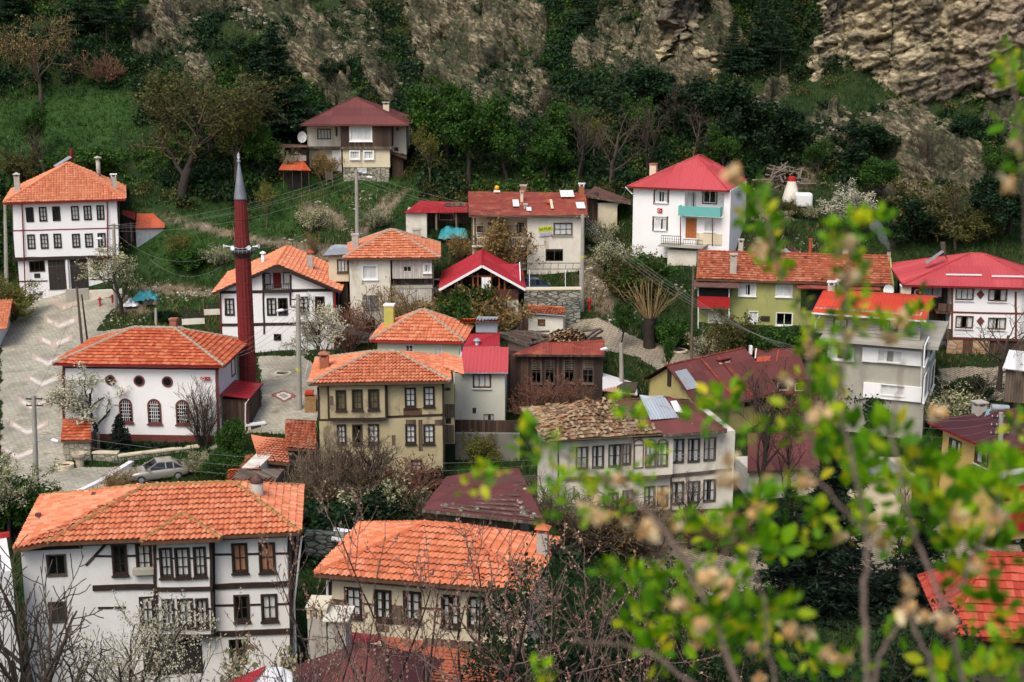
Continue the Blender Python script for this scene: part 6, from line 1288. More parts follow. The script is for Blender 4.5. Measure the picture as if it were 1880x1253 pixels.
# ================================================================== poles and cables
POLEC = M('pole_concrete', (.36, .34, .29), (.27, .25, .21), 1.2, .9, stain=(.18, .17, .14), ssc=1, thr=.6, st_stretch=.3)
POLEW = M('pole_wood', (.16, .12, .09), (.1, .075, .055), 3, .9)
def pole(name, label, top, base, Y=None, r=.16, mat=None, arms=(), lamp=None, group=None, band=None):
    b = ground(*base) if Y is None else at(base[0], base[1], Y)
    if Y is not None: b[2] = min(gz(b[0], b[1]), b[2])
    t = at(top[0], top[1], b[1]); o = empty(name, b, 0, label, 'street lamp' if name == 'street_lamp' else 'utility pole', group)
    H_ = t[2]-b[2]; dx = (t[0]-b[0])
    MB().tube([(0, 0, -.8), (dx, 0, H_)], [r*1.25, r*.8], 10).build('shaft', mat or POLEC, o)
    for z in arms:
        m = MB(); m.box(dx-.55, -.04, H_-z-.04, dx+.55, .04, H_-z+.04); m.build('crossarm', IRON, o); m = MB()
        for x in (-.5, -.2, .2, .5): m.lathe([(.03, H_-z+.04), (.045, H_-z+.09), (.03, H_-z+.14), (.01, H_-z+.17)], (dx+x, 0, 0), 8)
        m.build('insulator', CHIMP, o)
    if lamp:
        z, sx = lamp; m = MB(); m.tube([(dx, 0, H_-z), (dx+sx*.6, -.2, H_-z+.25), (dx+sx*1.1, -.4, H_-z+.25)], .03, 6); m.build('lamp_arm', GREYMETAL, o)
        m = MB(); m.tube([(dx+sx*1.05, -.38, H_-z+.25), (dx+sx*1.2, -.44, H_-z+.25), (dx+sx*1.6, -.6, H_-z+.22)], [.05, .13, .09], 8); m.build('lamp_head', WHITEPAINT, o)
    if band: MB().lathe([(r*1.12, H_*band), (r*1.12, H_*band+.25)], (dx*band, 0, 0), 10).build('band', CHIMY, o)
    return t
GP = 'street poles carrying the overhead cables'
P1 = pole('utility_pole', 'weathered concrete pole beside the blossoming tree at the white garage house', (208.6,411), (212,566), None, .17, None, (.2,), (1.6,-1), GP)
P2 = pole('utility_pole', 'concrete pole standing in front of the chevron road, lower left', (62,726), (67,952), None, .17, None, (.25,.7), (3.2,1), GP)
P3 = pole('utility_pole', 'tall grey concrete pole by the paved square with a white lamp', (547,541), (549,755), None, .2, None, (.4,1.0), (1.4,-1), GP, .35)
P4 = pole('utility_pole', 'thin concrete pole on the grass slope below the topmost house', (654,312), (656,448), None, .18, None, (.3,.8), (.9,1), GP)
P5 = pole('utility_pole', 'concrete pole at the corner of the stone retaining wall', (1070,394), (1068,572), None, .18, None, (.3,), None, GP, .55)
P6 = pole('street_lamp', 'short concrete lamp pole in front of the striped shed roof', (1140,630), (1143,738), None, .17, None, (), (.6,-1), GP)
P7 = pole('utility_pole', 'concrete pole crowded with cables before the yellow corner house', (1838,758), (1839,1000), 80, .17, None, (.3,.8,1.3), None, GP)
P8 = pole('utility_pole', 'thin dark wooden pole at the left corner of the olive house', (1273,488), (1269,660), None, .1, POLEW, (), None, GP)
P9 = pole('utility_pole', 'concrete pole at the left edge beside the white garage house', (9,374), (11,520), None, .17, None, (), None, GP)
P10 = pole('timber_post', 'leaning grey timber post rising behind the mosque roof', (141,527), (152,640), None, .11, OLDWOOD)
P11 = pole('timber_post', 'thin black leaning post beside the grey timber post', (150,541), (163,640), None, .08, TIMBER)
P12 = pole('street_lamp', 'short lamp post with red foot behind the mosque roof', (286,566), (286,600), None, .13, POLEC, (), None, GP)
ol = at(286,560,P12[1]); MB().lathe([(.12, 0), (.32, .05), (.3, .15), (.08, .45), (.02, .5)], ol, 10).build('lamp_cap', SHUTTER).parent = None
_c = bpy.data.objects['lamp_cap']; _p = [o for o in bpy.data.objects if o.get('label', '').startswith('short lamp post with red')][0]; _c.parent = _p; _c.location = tuple(np.array(_c.location)-np.array(_p.location))
CABLE = M('cable_grey', (.2, .195, .185), None, 2, .7, bump=0); CABLED = M('cable_dark', (.07, .065, .06), None, 2, .7, bump=0)
def cable(a, b, sag, label, mat=None, r=.010, n=18, group='overhead cables'):
    a, b = np.array(a, float), np.array(b, float); pts = [a+(b-a)*i/n-np.array([0, 0, sag*4*(i/n)*(1-i/n)]) for i in range(n+1)]
    c = a.copy(); return tag(MB().tube([p-c for p in pts], r, 5).build('overhead_cable', mat or CABLE, None, loc=c), label, 'cable', group)
for i, (dx, dz, s) in enumerate([(-.6,0,.9),(-.2,-.1,1.2),(.3,-.4,1.0),(.6,-.9,1.3)]):
    cable(P4+(dx, 0, dz-.2), P1+(dx, 0, dz*.6-.2), s, 'cable between the slope pole and the pole at the white garage house', group='cables left of the slope pole')
for i, (dz, s) in enumerate([(-.3,.8),(-.8,1.),(-1.2,.9)]):
    cable(P4+(.4, 0, dz), P5+(-.4, 0, dz*.5-.1), s, 'cable between the slope pole and the retaining wall pole', group='cables right of the slope pole')
cable(P4+(0, 0, -1.8), at(440,458,111), 1.6, 'slack pale cable from the slope pole to the minaret balcony')
for i in range(4):
    cable(P5+(.3, 0, -.3-.25*i), at(1500+i*8,668-i*6,101), 1.0+.3*i, 'cable running from the retaining wall pole to the concrete house', group='cables over the lane')
cable(at(1150,346,131), P5+(0, 0, -1.2), 1.3, 'pale cable from the teal-balcony house to the retaining wall pole'); cable(P8+(0, 0, -.3), P5+(0, 0, -.6), .8, 'cable from the wooden pole to the retaining wall pole', CABLED)
for i in range(4):
    cable(P3+(-.5+.3*i, 0, -.8-.25*i), at(352+i*18,668-i*2,107), .7, 'cable from the square pole across the mosque roof', group='cables over the mosque roof')
    cable(P3+(.3*i, 0, -.9-.2*i), at(700+i*6,612+i*3,113), .6, 'cable from the square pole to the pale green house', group='cables to the pale green house')
PE = at(985,842,92)
for i, (dz, s) in enumerate([(-.1,1.0),(-.6,1.2),(-1.5,1.0),(-2.3,1.4)]):
    cable(P2+(.3, 0, dz-2.4), PE+(0, 0, dz*.8), s, 'long cable crossing in front of the old yellow house', group='long cables across the front')
for i in range(5):
    cable(P7+(-.6+.25*i, 0, -.3-.3*i), at(1560+i*10,728+i*13,97), .8+.2*i, 'cable from the yellow house pole to the concrete house', group='cables left of the yellow house pole')
for i in range(3): cable(P7+(.5, 0, -.3-.4*i), at(2000,768+i*20,80), .5, 'cable leaving the yellow house pole to the right', group='cables right of the yellow house pole')
cable(P1+(.2, 0, -1.), at(428,455,111), 1.8, 'sagging cable from the garage house pole to the minaret loudspeaker'); cable(at(276,477,128), at(407,489,118), 1.2, 'slack cable hanging over the grass left of the minaret')
cable(P10+(0, 0, -.2), at(165,492,135), .6, 'cable from the timber post to the garage door', CABLED); cable(P10+(0, 0, -.2), P2+(-.3, 0, -.4), 1., 'thin dark cable over the chevron road', CABLED)
# ================================================================== walls, fences, small structures
def blockwall(name, label, zm, anchor, Y, yaw, rect, d, mat, cap=None, ext=1.2, cat='wall'):
    h = H(name, label, zm, anchor, Y, yaw, cat); x0, y0, x1, y1 = rect; u0, z1 = h.f(x0, y0); u1, z0 = h.f(x1, y1)
    MB().box(u0, 0, z0-ext, u1, d, z1).build('masonry', mat, h.o)
    if cap: MB().box(u0-.05, -.06, z1, u1+.05, d+.06, z1+.12).build('coping', cap, h.o)
    return h
STW = Mstone('polygonal_stone', [(0, (.26, .25, .17)), (.5, (.38, .36, .26)), (1, (.46, .42, .32))], (.2, .18, .14), 2.0, .7, (1, 1, 1.1))
blockwall('stone_wall', 'short stone wall with pale coping in front of the mosque hedge', D3, (640,540), 100.5, -3, (425,438,640,540), .4, STW, CREAM)
blockwall('stone_wall', 'long stone wall with pale coping behind the silver car', D3, (650,545), 100.3, 24, (650,468,1345,520), .4, STW, CREAM)
h = H('stone_hut', 'small square stone hut with a red tile roof left of the mosque', D3, (415,545), 100.6, -3, 'hut')
h.box(162, 322, 413, 545, STW, 0, 2.2, ext=1.); h.roof([([h.pt(148,326,-.2), h.pt(415,322,-.2), h.pt(405,135,2.4), h.pt(168,130,2.4)], 'flat', T_RED)], 0, 0, fascia=BROWNT, sag=.03)
h.fb(413,250,440,440,.2,.9,'gate',IRON)
o = empty('concrete_planter', ground(120,862), 0, 'round concrete planter ring on the road below the stone hut', 'planter'); MB().lathe([(.62, -.2), (.64, .42), (.5, .44), (.5, .3), (.0, .3)], (0, 0, 0), 20).build('ring', CREAM, o); MB().lathe([(.49, .28), (.2, .36), (.0, .37)], (0, 0, 0), 12).build('soil', BROWNT, o)
o = empty('stone_basin', ground(147,857), 0, 'squat stone drinking basin against the stone wall', 'basin'); MB().lathe([(.34, -.2), (.3, .6), (.55, .85), (.58, 1.05), (.4, 1.06), (.3, .9), (.0, .88)], (0, 0, 0), 10).build('bowl', M('tan_stone', (.45, .38, .28), (.36, .3, .22), 4, .9), o)
blockwall('concrete_step_wall', 'stepped concrete wall in front of the garage doors', D8, (580,250), 137.5, 15, (0,182,240,245), .5, CONCRETE); blockwall('whitewashed_wall', 'low whitewashed wall right of the garage doors', D8, (580,250), 137.3, 15, (240,190,580,252), .4, OLDWHITE)
def hydrant(label, px, base, hpx):
    b = ground(px, base); hh = hpx*b[1]/F; o = empty('fire_hydrant', b, 0, label, 'hydrant', 'red fire hydrants'); k = hh
    MB().lathe([(.16*k, -.1), (.16*k, .06*k), (.1*k, .08*k), (.1*k, .66*k), (.15*k, .68*k), (.15*k, .8*k), (.1*k, .93*k), (.03*k, k)], (0, 0, 0), 12).build('body', REDPAINT, o)
    MB().tube([(-.24*k, 0, .73*k), (.24*k, 0, .73*k)], .065*k, 8).build('outlet', REDPAINT, o)
hydrant('red hydrant by the rubble left of the garage house pole', 184, 564, 19); hydrant('red hydrant at the foot of the retaining wall pole', 1082, 572, 26); hydrant('red hydrant half hidden behind the garage house pole', 207, 558, 18)
TARPT = M('teal_tarpaulin', (.05, .30, .32), (.03, .22, .26), 2.5, .5, bump=.3, bsc=6)
def tarp(name, label, zm, rect, mat, Yoff=0, d=1.6, seed=0):
    x0, y0, x1, y1 = rect; b = ground(zm[0]+(x0+x1)/2*zm[2], zm[1]+y1*zm[2]); k = b[1]/F*zm[2]; w = (x1-x0)*k; hh = (y1-y0)*k*.9; o = empty(name, b, 0, label, 'tarpaulin'); n, m_ = 28, 16; V = []
    for j in range(m_):
        for i in range(n):
            u = i/(n-1)*2-1; v = j/(m_-1)*2-1; e = max(0, 1-u*u)**.5*max(0, 1-v*v)**.5; V.append((u*w/2, v*d, hh*e**.7*(.15+1.25*float(fbm(u*2.6+seed, v*2.2, seed, 4, seed))**1.3)-.05+.16*float(vn(u*8+seed, v*6, 0, seed))))
    mesh_np('sheet', np.array(V), grid_faces(m_, n), mat, o)
    return o
tarp('tarpaulin_heap', 'teal tarpaulin over a heap beside the blossoming tree at the garage house', D8, (705,165,970,262), TARPT, seed=3); tarp('tarpaulin_heap', 'crumpled teal tarpaulin over stored goods beside the red shed', E5, (330,352,568,458), TARPT, seed=9); tarp('sack_heap', 'white sacks heaped left of the teal tarpaulin', D8, (615,255,770,320), WHITEPAINT, seed=5); tarp('sack_heap', 'dark plastic sheet beside the teal tarpaulin', D8, (820,230,930,298), IRON, seed=7)
def fence(name, label, zm, anchor, Y, yaw, rect, n, mat, rails=2, slat=.04, base=None):
    h = H(name, label, zm, anchor, Y, yaw, 'fence'); x0, y0, x1, y1 = rect; u0, z1 = h.f(x0, y0); u1, z0 = h.f(x1, y1); m = MB()
    for i in range(n+1): u = u0+(u1-u0)*i/n; m.box(u-slat/2, -.02, z0, u+slat/2, .02, z1-(0 if slat < .06 else .1*((i*7) % 3)/2))
    m.build('slats', mat, h.o); m = MB()
    for k in range(rails): z = z0+(z1-z0)*(.15+.7*k/max(1, rails-1)); m.box(u0, .022, z-.03, u1, .06, z+.03)
    m.build('rail', mat, h.o)
    for u in (u0, u1): MB().box(u-.06, -.06, z0-.6, u+.06, .065, z1+.1).build('post', mat, h.o)
    if base: MB().box(u0-.1, -.12, z0-.5, u1+.1, .2, z0).build('base_wall', base, h.o)
    return h
fence('iron_fence', 'lower black iron fence on a white wall left of the half-timbered house', D8, (1400,470), 122, 14, (1190,392,1400,466), 16, IRON, base=OLDWHITE); fence('iron_fence', 'upper black iron fence on a white wall touching the half-timbered house', D8, (1560,372), 123, 14, (1415,318,1560,372), 12, IRON, base=OLDWHITE)
fence('picket_fence', 'ragged picket fence behind the pollard willow', A4, (390,930), 119, 2, (165,868,395,930), 30, OLDWOOD, slat=.09); fence('picket_fence', 'short dark picket fence below the topmost house', E4, (800,650), 147, -12, (715,540,800,650), 10, OLDWOOD, slat=.08)
fence('railing_fence', 'thin dark railing on the terrace edge under the faded red roof house', C8, (800,970), 106, -10, (300,905,830,965), 34, IRON, base=STONEG)
blockwall('retaining_wall', 'green-grey stone retaining wall behind the stucco shed', D1, (1572,585), 120.8, 2, (1010,350,1578,585), .8, STONEG, CREAM); blockwall('retaining_wall', 'concrete and stone retaining wall below the olive house balcony', E8, (330,980), 116, -9, (52,828,330,985), .8, STONEG)
blockwall('garden_wall', 'grey garden wall behind the yellowish shrub below the crimson roof', A7, (1230,920), 98, -2, (882,765,1235,925), .4, M('grey_render', (.2, .19, .16), (.15, .14, .12), 1, .9)); blockwall('plank_fence', 'dark plank fence along the foot of the narrow pale house', A7, (1225,745), 99.5, -3, (880,692,1225,745), .2, DARKWOOD, cat='fence')
h = H('wire_pergola', 'rusty white pipe frame with dry vines above the retaining wall', D1, (1575,330), 124, 0, 'pergola'); m = MB()
for x in (1062, 1426, 1575): m.bar(h.pt(x, 320, 0), h.pt(x, 135, 0), .06)
m.build('post', WHITEPAINT, h.o); m = MB(); m.bar(h.pt(975,135,0), h.pt(1580,135,0), .06); m.bar(h.pt(975,75,2.5), h.pt(1580,75,2.5), .06)
for k in range(9): x = 975+k*75; m.bar(h.pt(x, 135, 0), h.pt(x+8, 78, 2.5), .04)
m.build('rail', OLDWOOD, h.o)
h = H('firewood_rack', 'rack of split firewood under an orange lid by the old yellow house', D7, (1150,200), 100, 2, 'firewood'); m = MB(); rg = random.Random(2)
for k in range(9):
    y = 195-k*17
    for i in range(6): x = 1046+i*17; a = h.pt(x+8, y-8, 0); m.tube([a+(0, -.1, 0), a+(0, .5, 0)], .1*rg.uniform(.8, 1.1), 6)
m.build('logs', M('cut_wood', (.45, .27, .12), (.3, .17, .08), 6, .9), h.o); h.fb(1040,8,1120,28,-.2,.7,'lid',R_ORANGE); h.fb(1040,28,1046,200,-.1,.6,'post',OLDWOOD); h.fb(1150,90,1156,200,-.1,.6,'post',OLDWOOD)
o = empty('stone_bench', ground(469,788), R(25), 'white slab bench on the edge of the paved square', 'bench'); MB().box(-.8, -.25, .35, .8, .25, .48).build('seat', WHITEPAINT, o); MB().box(-.6, -.2, 0, -.4, .2, .35).build('support', CREAM, o); MB().box(.4, -.2, 0, .6, .2, .35).build('support', CREAM, o)
def manhole(px, py, label):
    b = ground(px, py); o = empty('manhole', b, 0, label, 'manhole'); MB().lathe([(.75, .03), (.75, .16), (.55, .17), (.55, .1)], (0, 0, 0), 20).build('ring', CREAM, o); MB().lathe([(.54, .02), (.54, .12), (.01, .12)], (0, 0, 0), 16).build('lid', IRON, o)
manhole(519,688,'round manhole with pale ring in the paved square'); manhole(1246,646,'round manhole with pale ring on the lane below the olive house')
# log pile, oven, tank, post
h = H('branch_pile', 'untidy pile of grey logs and branches on the bank behind the teal-balcony house', D2, (450,450), 143, 0, 'log pile'); m = MB(); rg = random.Random(4)
for i in range(75):
    x = rg.gauss(440, 130); y = 240+abs(x-440)*.25+rg.uniform(-110, 170)*(1-abs(x-440)/420); a = h.pt(x, y, rg.uniform(-1.5, 1.5)); L = rg.uniform(.6, 2.0); an = rg.uniform(-.5, .7)+(0 if rg.random() < .7 else 1.2); d = np.array([math.cos(an)*L, rg.uniform(-.4, .4), math.sin(an)*L*.7]); m.tube([a-d/2, a+d/2], [.11, .06], 5)
m.build('branches', M('grey_dry_wood', (.22, .18, .135), (.14, .11, .085), 5, .9), h.o)
b = ground(1452,368, 120); o = empty('garden_oven', b, 0, 'white conical garden oven chimney with a red brick mouth', 'oven'); k = 40*b[1]/F
MB().lathe([(.42*k, -.5), (.4*k, .1*k), (.3*k, .5*k), (.2*k, .82*k), (.19*k, .9*k)], (0, 0, 0), 14).build('flue', OLDWHITE, o, True); MB().lathe([(.2*k, .88*k), (.19*k, 1.06*k), (.11*k, 1.1*k), (.1*k, .95*k)], (0, 0, 0), 12).build('mouth', REDPAINT, o)
b = ground(1474,382, 120); o = empty('water_tank', b, 0, 'white rounded water tank beside the garden oven', 'tank'); bevel(MB().box(-.85, -.6, .1, .85, .6, 1.5).build('tank', R_WHITE, o), .25, 3)
for x in (-.8, .8): MB().box(x-.08, -.5, -.3, x+.08, .5, .31).build('leg', CONCRETE, o)
b = ground(1487,470, 120); o = empty('red_post', b, 0, 'thin red pipe standing behind the olive house ridge', 'post'); MB().lathe([(.16, -1), (.16, 1.5), (.2, 1.5), (.2, 1.62), (.02, 1.66)], (0, 0, 0), 10).build('pipe', R_RUSTOR, o)
h = H('scrap_heap', 'heap of scrap boards and a maroon sheet behind the olive house', D2, (520,1180), 128, 0, 'scrap'); m = MB()
for x0, y0, x1, y1 in ((340,1130,430,950),(380,1150,450,980),(430,960,520,1150),(470,1020,560,1140),(130,1130,240,1080)): m.bar(h.pt(x0, y0, 0), h.pt(x1, y1, 1.), .08)
m.build('boards', OLDWOOD, h.o); MB().prism([h.pt(495,1170,0), h.pt(640,1175,0), h.pt(560,1100,1.5), h.pt(495,1100,1.5)], (0, 0, .03)).build('sheet', R_MAROON, h.o); MB().prism([h.pt(370,1160,-.3), h.pt(545,1172,-.3), h.pt(470,1120,1.), h.pt(380,1120,1.)], (0, 0, .03)).build('pale_sheet', R_GREY, h.o)
# items on roofs
h = H('solar_heater', 'tilted grey solar panel with a red tank on the peak of the garage house', A5, (450,200), 145.5, 15, 'solar heater'); MB().prism([h.pt(385,218,0), h.pt(405,224,-.6), h.pt(515,158,-.6), h.pt(498,148,.2)], (0, 0, .08)).build('panel', GREYMETAL, h.o); MB().tube([h.pt(512,175,0), h.pt(512,95,0)], [.2, .16], 10).build('tank', REDDARK, h.o); MB().bar(h.pt(505,180,0), h.pt(490,150,0), .06).build('rack', IRON, h.o)
h = H('solar_heater', 'thin solar collector frame on the dark left slope of the faded red roof', C8, (260,150), 116, -8, 'solar heater'); MB().prism([h.pt(200,152,0), h.pt(212,158,-.8), h.pt(322,82,-.8), h.pt(308,74,0)], (0, 0, .08)).build('panel', GREYMETAL, h.o); MB().tube([h.pt(316,18,0), h.pt(322,95,0)], .2, 10).build('tank', SHUTTER, h.o); MB().bar(h.pt(322,90,0), h.pt(345,125,0), .07).build('rack', IRON, h.o)
def dish(label, pos, yaw, r=.45):
    o = empty('satellite_dish', pos, R(yaw), label, 'satellite dish'); n = 14
    m = MB(); vs = [(0, .08, 0)]+[(r*k*math.cos(2*PI*q/n), .08-.16*k*k, r*1.1*k*math.sin(2*PI*q/n)) for k in (.5, 1) for q in range(n)]; m.add(vs, [(0, 1+q, 1+(q+1) % n) for q in range(n)]+[(1+q, 1+n+q, 1+n+(q+1) % n, 1+(q+1) % n) for q in range(n)]); m.build('reflector', WHITEPAINT, o, True)
    MB().tube([(0, -.05, -r), (0, -.5, -.05)], .02, 5).build('feed_arm', GREYMETAL, o); MB().tube([(0, .08, 0), (0, .25, -.2), (0, .25, -.8)], .03, 6).build('bracket', GREYMETAL, o)
dish('white satellite dish at the left corner of the topmost house', at(554,252,150.5), 35, .55); dish('white satellite dish at the right gable of the olive house', at(1632,533,116.5), -30)
h = H('yellow_ball', 'yellow ball finial standing on the rusty roof ridge', E5, (797,92), 136.5, 0, 'ball'); p = h.pt(797,66,0); r = 20*.22872*136/F
MB().lathe([(.01, -r), (.5*r, -.87*r), (.87*r, -.5*r), (r, 0), (.87*r, .5*r), (.5*r, .87*r), (.01, r)], p, 14).build('ball', M('bright_yellow_plastic', (.72, .38, .01), None, 2, .5, bump=0), h.o, True); MB().box(-.3, -.2, -.1, .3, .2, .08).build('base', WHITEPAINT, h.o)
h = H('white_sheet', 'dented pale metal sheet lying on the wall between the two front houses', C1, (400,355), 72, -12, 'sheet'); MB().prism([h.pt(322,335,0), h.pt(440,358,0), h.pt(488,292,1.2), h.pt(340,268,1.2)], (0, 0, .06)).build('panel', R_WHITE, h.o); blk = MB().box(*h.pt(180,420,.3), *(h.pt(420,310,.3)+np.array([0, .5, 0]))).build('support_wall', STONEG, h.o)
# ================================================================== cars
def car(label, pos, yaw, paint, name='car', group='parked cars', s=1.):
    o = empty(name, pos, R(yaw), label, 'car', group); o.scale = (s,)*3
    st = [(-2.15,.62,.42,.72),(-2.05,.76,.30,.86),(-1.4,.83,.22,.93),(-.4,.85,.2,.93),(.6,.85,.2,.91),(1.2,.84,.22,.88),(1.85,.78,.26,.76),(2.08,.66,.36,.62)]
    V, Fc = [], []
    for x, w, z0, z1 in st:
        V += [(x,-w*.92,z0),(x,-w,z0+.15),(x,-w,(z0+z1)/2+.1),(x,-w*.93,z1),(x,-w*.5,z1+.03),(x,w*.5,z1+.03),(x,w*.93,z1),(x,w,(z0+z1)/2+.1),(x,w,z0+.15),(x,w*.92,z0)]
    n = 10
    for i in range(len(st)-1): Fc += [(i*n+q, i*n+(q+1) % n, (i+1)*n+(q+1) % n, (i+1)*n+q) for q in range(n)]
    m = MB(); m.add(V, Fc+[tuple(range(n-1, -1, -1)), tuple(range((len(st)-1)*n, len(st)*n))]); body = m.build('body', paint, o, True); body.modifiers.new('bevel', 'BEVEL').width = .02
    cb = [(-1.75,.76,.92),(-1.05,.60,1.36),(.05,.6,1.4),(.95,.74,.9)]
    gl = MB(); vs = []
    for x, w, z in cb: vs += [(x, -w, z), (x, w, z)]
    lo = [(-1.75,.78,.9),(-1.05,.8,.92),(.05,.8,.92),(.95,.78,.88)]
    for x, w, z in lo: vs += [(x, -w, z), (x, w, z)]
    gl.add(vs, [(0,1,3,2),(4,5,7,6),(0,2,10,8),(2,4,12,10),(4,6,14,12),(1,3,11,9),(3,5,13,11),(5,7,15,13)]); gl.build('windows', ROOMGLASS, o)
    rf = MB(); rf.add([(-1.07,-.61,1.37),(-1.07,.61,1.37),(.07,.61,1.41),(.07,-.61,1.41),(-.5,0,1.46)], [(0,1,4),(1,2,4),(2,3,4),(3,0,4)])
    for sgn in (-1, 1):
        for a, b in (((-1.76,.78,.93),(-1.06,.62,1.37)),((.06,.62,1.4),(.97,.77,.9)),((-1.05,.62,1.37),(.06,.62,1.41)),((-.5,.81,.92),(-.48,.615,1.38)),((-1.06,.81,.92),(-1.02,.615,1.37))): rf.bar((a[0], a[1]*sgn, a[2]), (b[0], b[1]*sgn, b[2]), .07)
    rf.build('roof', paint, o)
    TY, RM = IRON, GREYMETAL
    for x in (-1.32, 1.3):
        for sgn in (-1, 1):
            wh = MB(); y = .74*sgn; wh.tube([(x, y-.1*sgn, .31), (x, y+.12*sgn, .31)], .31, 16); w_ = wh.build('wheel', TY, o); rm = MB(); rm.tube([(x, y+.1*sgn, .31), (x, y+.135*sgn, .31)], .19, 12); rm.build('rim', RM, w_)
    for sgn in (-1, 1):
        MB().box(1.9, .45*sgn-.16, .56, 2.09, .45*sgn+.16, .7).build('headlight', WHITEPAINT, o); MB().box(-2.17, .5*sgn-.16, .6, -2.05, .5*sgn+.16, .76).build('tail_light', REDPAINT, o); MB().box(1.92, .66*sgn-.06, .56, 2.04, .66*sgn+.06, .68).build('indicator', R_ORANGE, o)
        MB().box(.62, .88*sgn-.08, .92, .78, .88*sgn+.08, 1.04).build('mirror', paint, o)
    MB().box(2.0, -.62, .3, 2.12, .62, .45).build('bumper', SHUTTER, o); MB().box(-2.2, -.62, .35, -2.08, .62, .5).build('bumper', SHUTTER, o); MB().box(2.11, -.26, .4, 2.13, .26, .5).build('number_plate', WHITEPAINT, o)
    return o
def carpaint(n, c, metal=.4): t = NT(n); t.b.inputs['Base Color'].default_value = (*c, 1); t.b.inputs['Metallic'].default_value = metal; t.b.inputs['Roughness'].default_value = .3; t.b.inputs['Coat Weight'].default_value = .5; return t.m
g_ = ground(290,880); car('silver-beige saloon car parked below the mosque wall', tuple(g_+np.array([0, 0, .03])), 203, carpaint('silver_beige_paint', (.42, .38, .31)), s=.98)
g_ = at(806,498,127); car('white car half hidden beside the plain stucco house', (g_[0], g_[1], gz(g_[0], g_[1])+1.1), 215, carpaint('white_car_paint', (.75, .75, .74), 0.)); g_ = at(968,506,127); car('dark blue car behind the red gable roof', (g_[0], g_[1], gz(g_[0], g_[1])+.3), 200, carpaint('blue_car_paint', (.03, .06, .12), .2))
g_ = ground(1885,985); car('orange van cut off by the right edge below the yellow house', (g_[0], g_[1], g_[2]), 200, carpaint('orange_car_paint', (.6, .13, .01), 0.), s=1.15)

_t = NT('chimney_smoke'); pv = _t.new('VolumePrincipled'); pv.inputs['Color'].default_value = (.8, .82, .85, 1); pv.inputs['Density'].default_value = .38; _t.n.remove(_t.b); _t.l(pv.outputs[0], _t.out.inputs['Volume'])
p0 = OL.w(OL.pt(1665, 92, 4.1)); pts = [p0+np.array(d) for d in ((0, 0, 0), (-.15, 0, .5), (-.5, .1, 1.0), (-.75, 0, 1.6), (-1.3, .2, 2.2), (-1.5, .1, 2.9))]
tag(MB().tube([q-p0 for q in pts], [.14, .24, .4, .46, .6, .2], 10).build('smoke', _t.m, None, True, p0), 'thin grey wisp of smoke rising from the sooty chimney of the olive house', 'smoke', kind='stuff')
# ================================================================== vegetation
BARK = M('grey_brown_bark', (.10, .075, .055), (.06, .045, .034), 5, .95, bump=.5); BARKD = M('dark_bark', (.04, .03, .024), (.025, .02, .016), 5, .95, bump=.4); BARKP = M('pinkish_bark', (.20, .14, .115), (.11, .075, .06), 6, .9, bump=.3)
TWIGO = M('ochre_twigs', (.15, .105, .05), (.10, .075, .038), 2, .95, bump=0); TWIGB = M('brown_twigs', (.10, .07, .05), (.065, .048, .036), 2, .95, bump=0); TWIGY = M('straw_twigs', (.27, .19, .09), (.19, .13, .06), 2, .95, bump=0)
L_GREEN = Mleaf('spring_leaves', [(0, (.014, .055, .009)), (.5, (.035, .105, .014)), (1, (.085, .17, .026))]); L_DARK = Mleaf('dark_leaves', [(0, (.006, .021, .008)), (.6, (.012, .038, .013)), (1, (.03, .066, .021))], .2)
L_YEL = Mleaf('yellow_green_buds', [(0, (.10, .12, .02)), (.6, (.17, .18, .035)), (1, (.26, .25, .07))]); L_OCH = Mleaf('ochre_buds', [(0, (.16, .105, .035)), (.6, (.30, .20, .075)), (1, (.46, .32, .14))])
L_OLV = Mleaf('olive_buds', [(0, (.05, .056, .016)), (.6, (.105, .11, .032)), (1, (.18, .165, .055))]); L_WHT = Mleaf('white_blossom', [(0, (.45, .43, .3)), (.5, (.66, .63, .5)), (1, (.8, .78, .68))], .25); L_GWH = Mleaf('greenish_blossom', [(0, (.16, .18, .07)), (.45, (.38, .38, .22)), (1, (.62, .6, .44))], .25)
L_SPR = Mleaf('spruce_needles', [(0, (.004, .012, .007)), (.6, (.008, .022, .012)), (1, (.018, .04, .02))], .05); L_PINE = Mleaf('pine_needles', [(0, (.007, .022, .010)), (.6, (.015, .042, .017)), (1, (.034, .07, .026))], .05); L_PNK = Mleaf('pink_buds', [(0, (.24, .12, .10)), (.6, (.36, .2, .16)), (1, (.5, .34, .26))], .2); L_DRY = Mleaf('dry_leaves', [(0, (.12, .06, .03)), (.6, (.22, .11, .05)), (1, (.3, .17, .08))], .2)
TWIGY2 = M('grey_straw_twigs', (.17, .13, .085), (.11, .085, .06), 2, .95, bump=0)
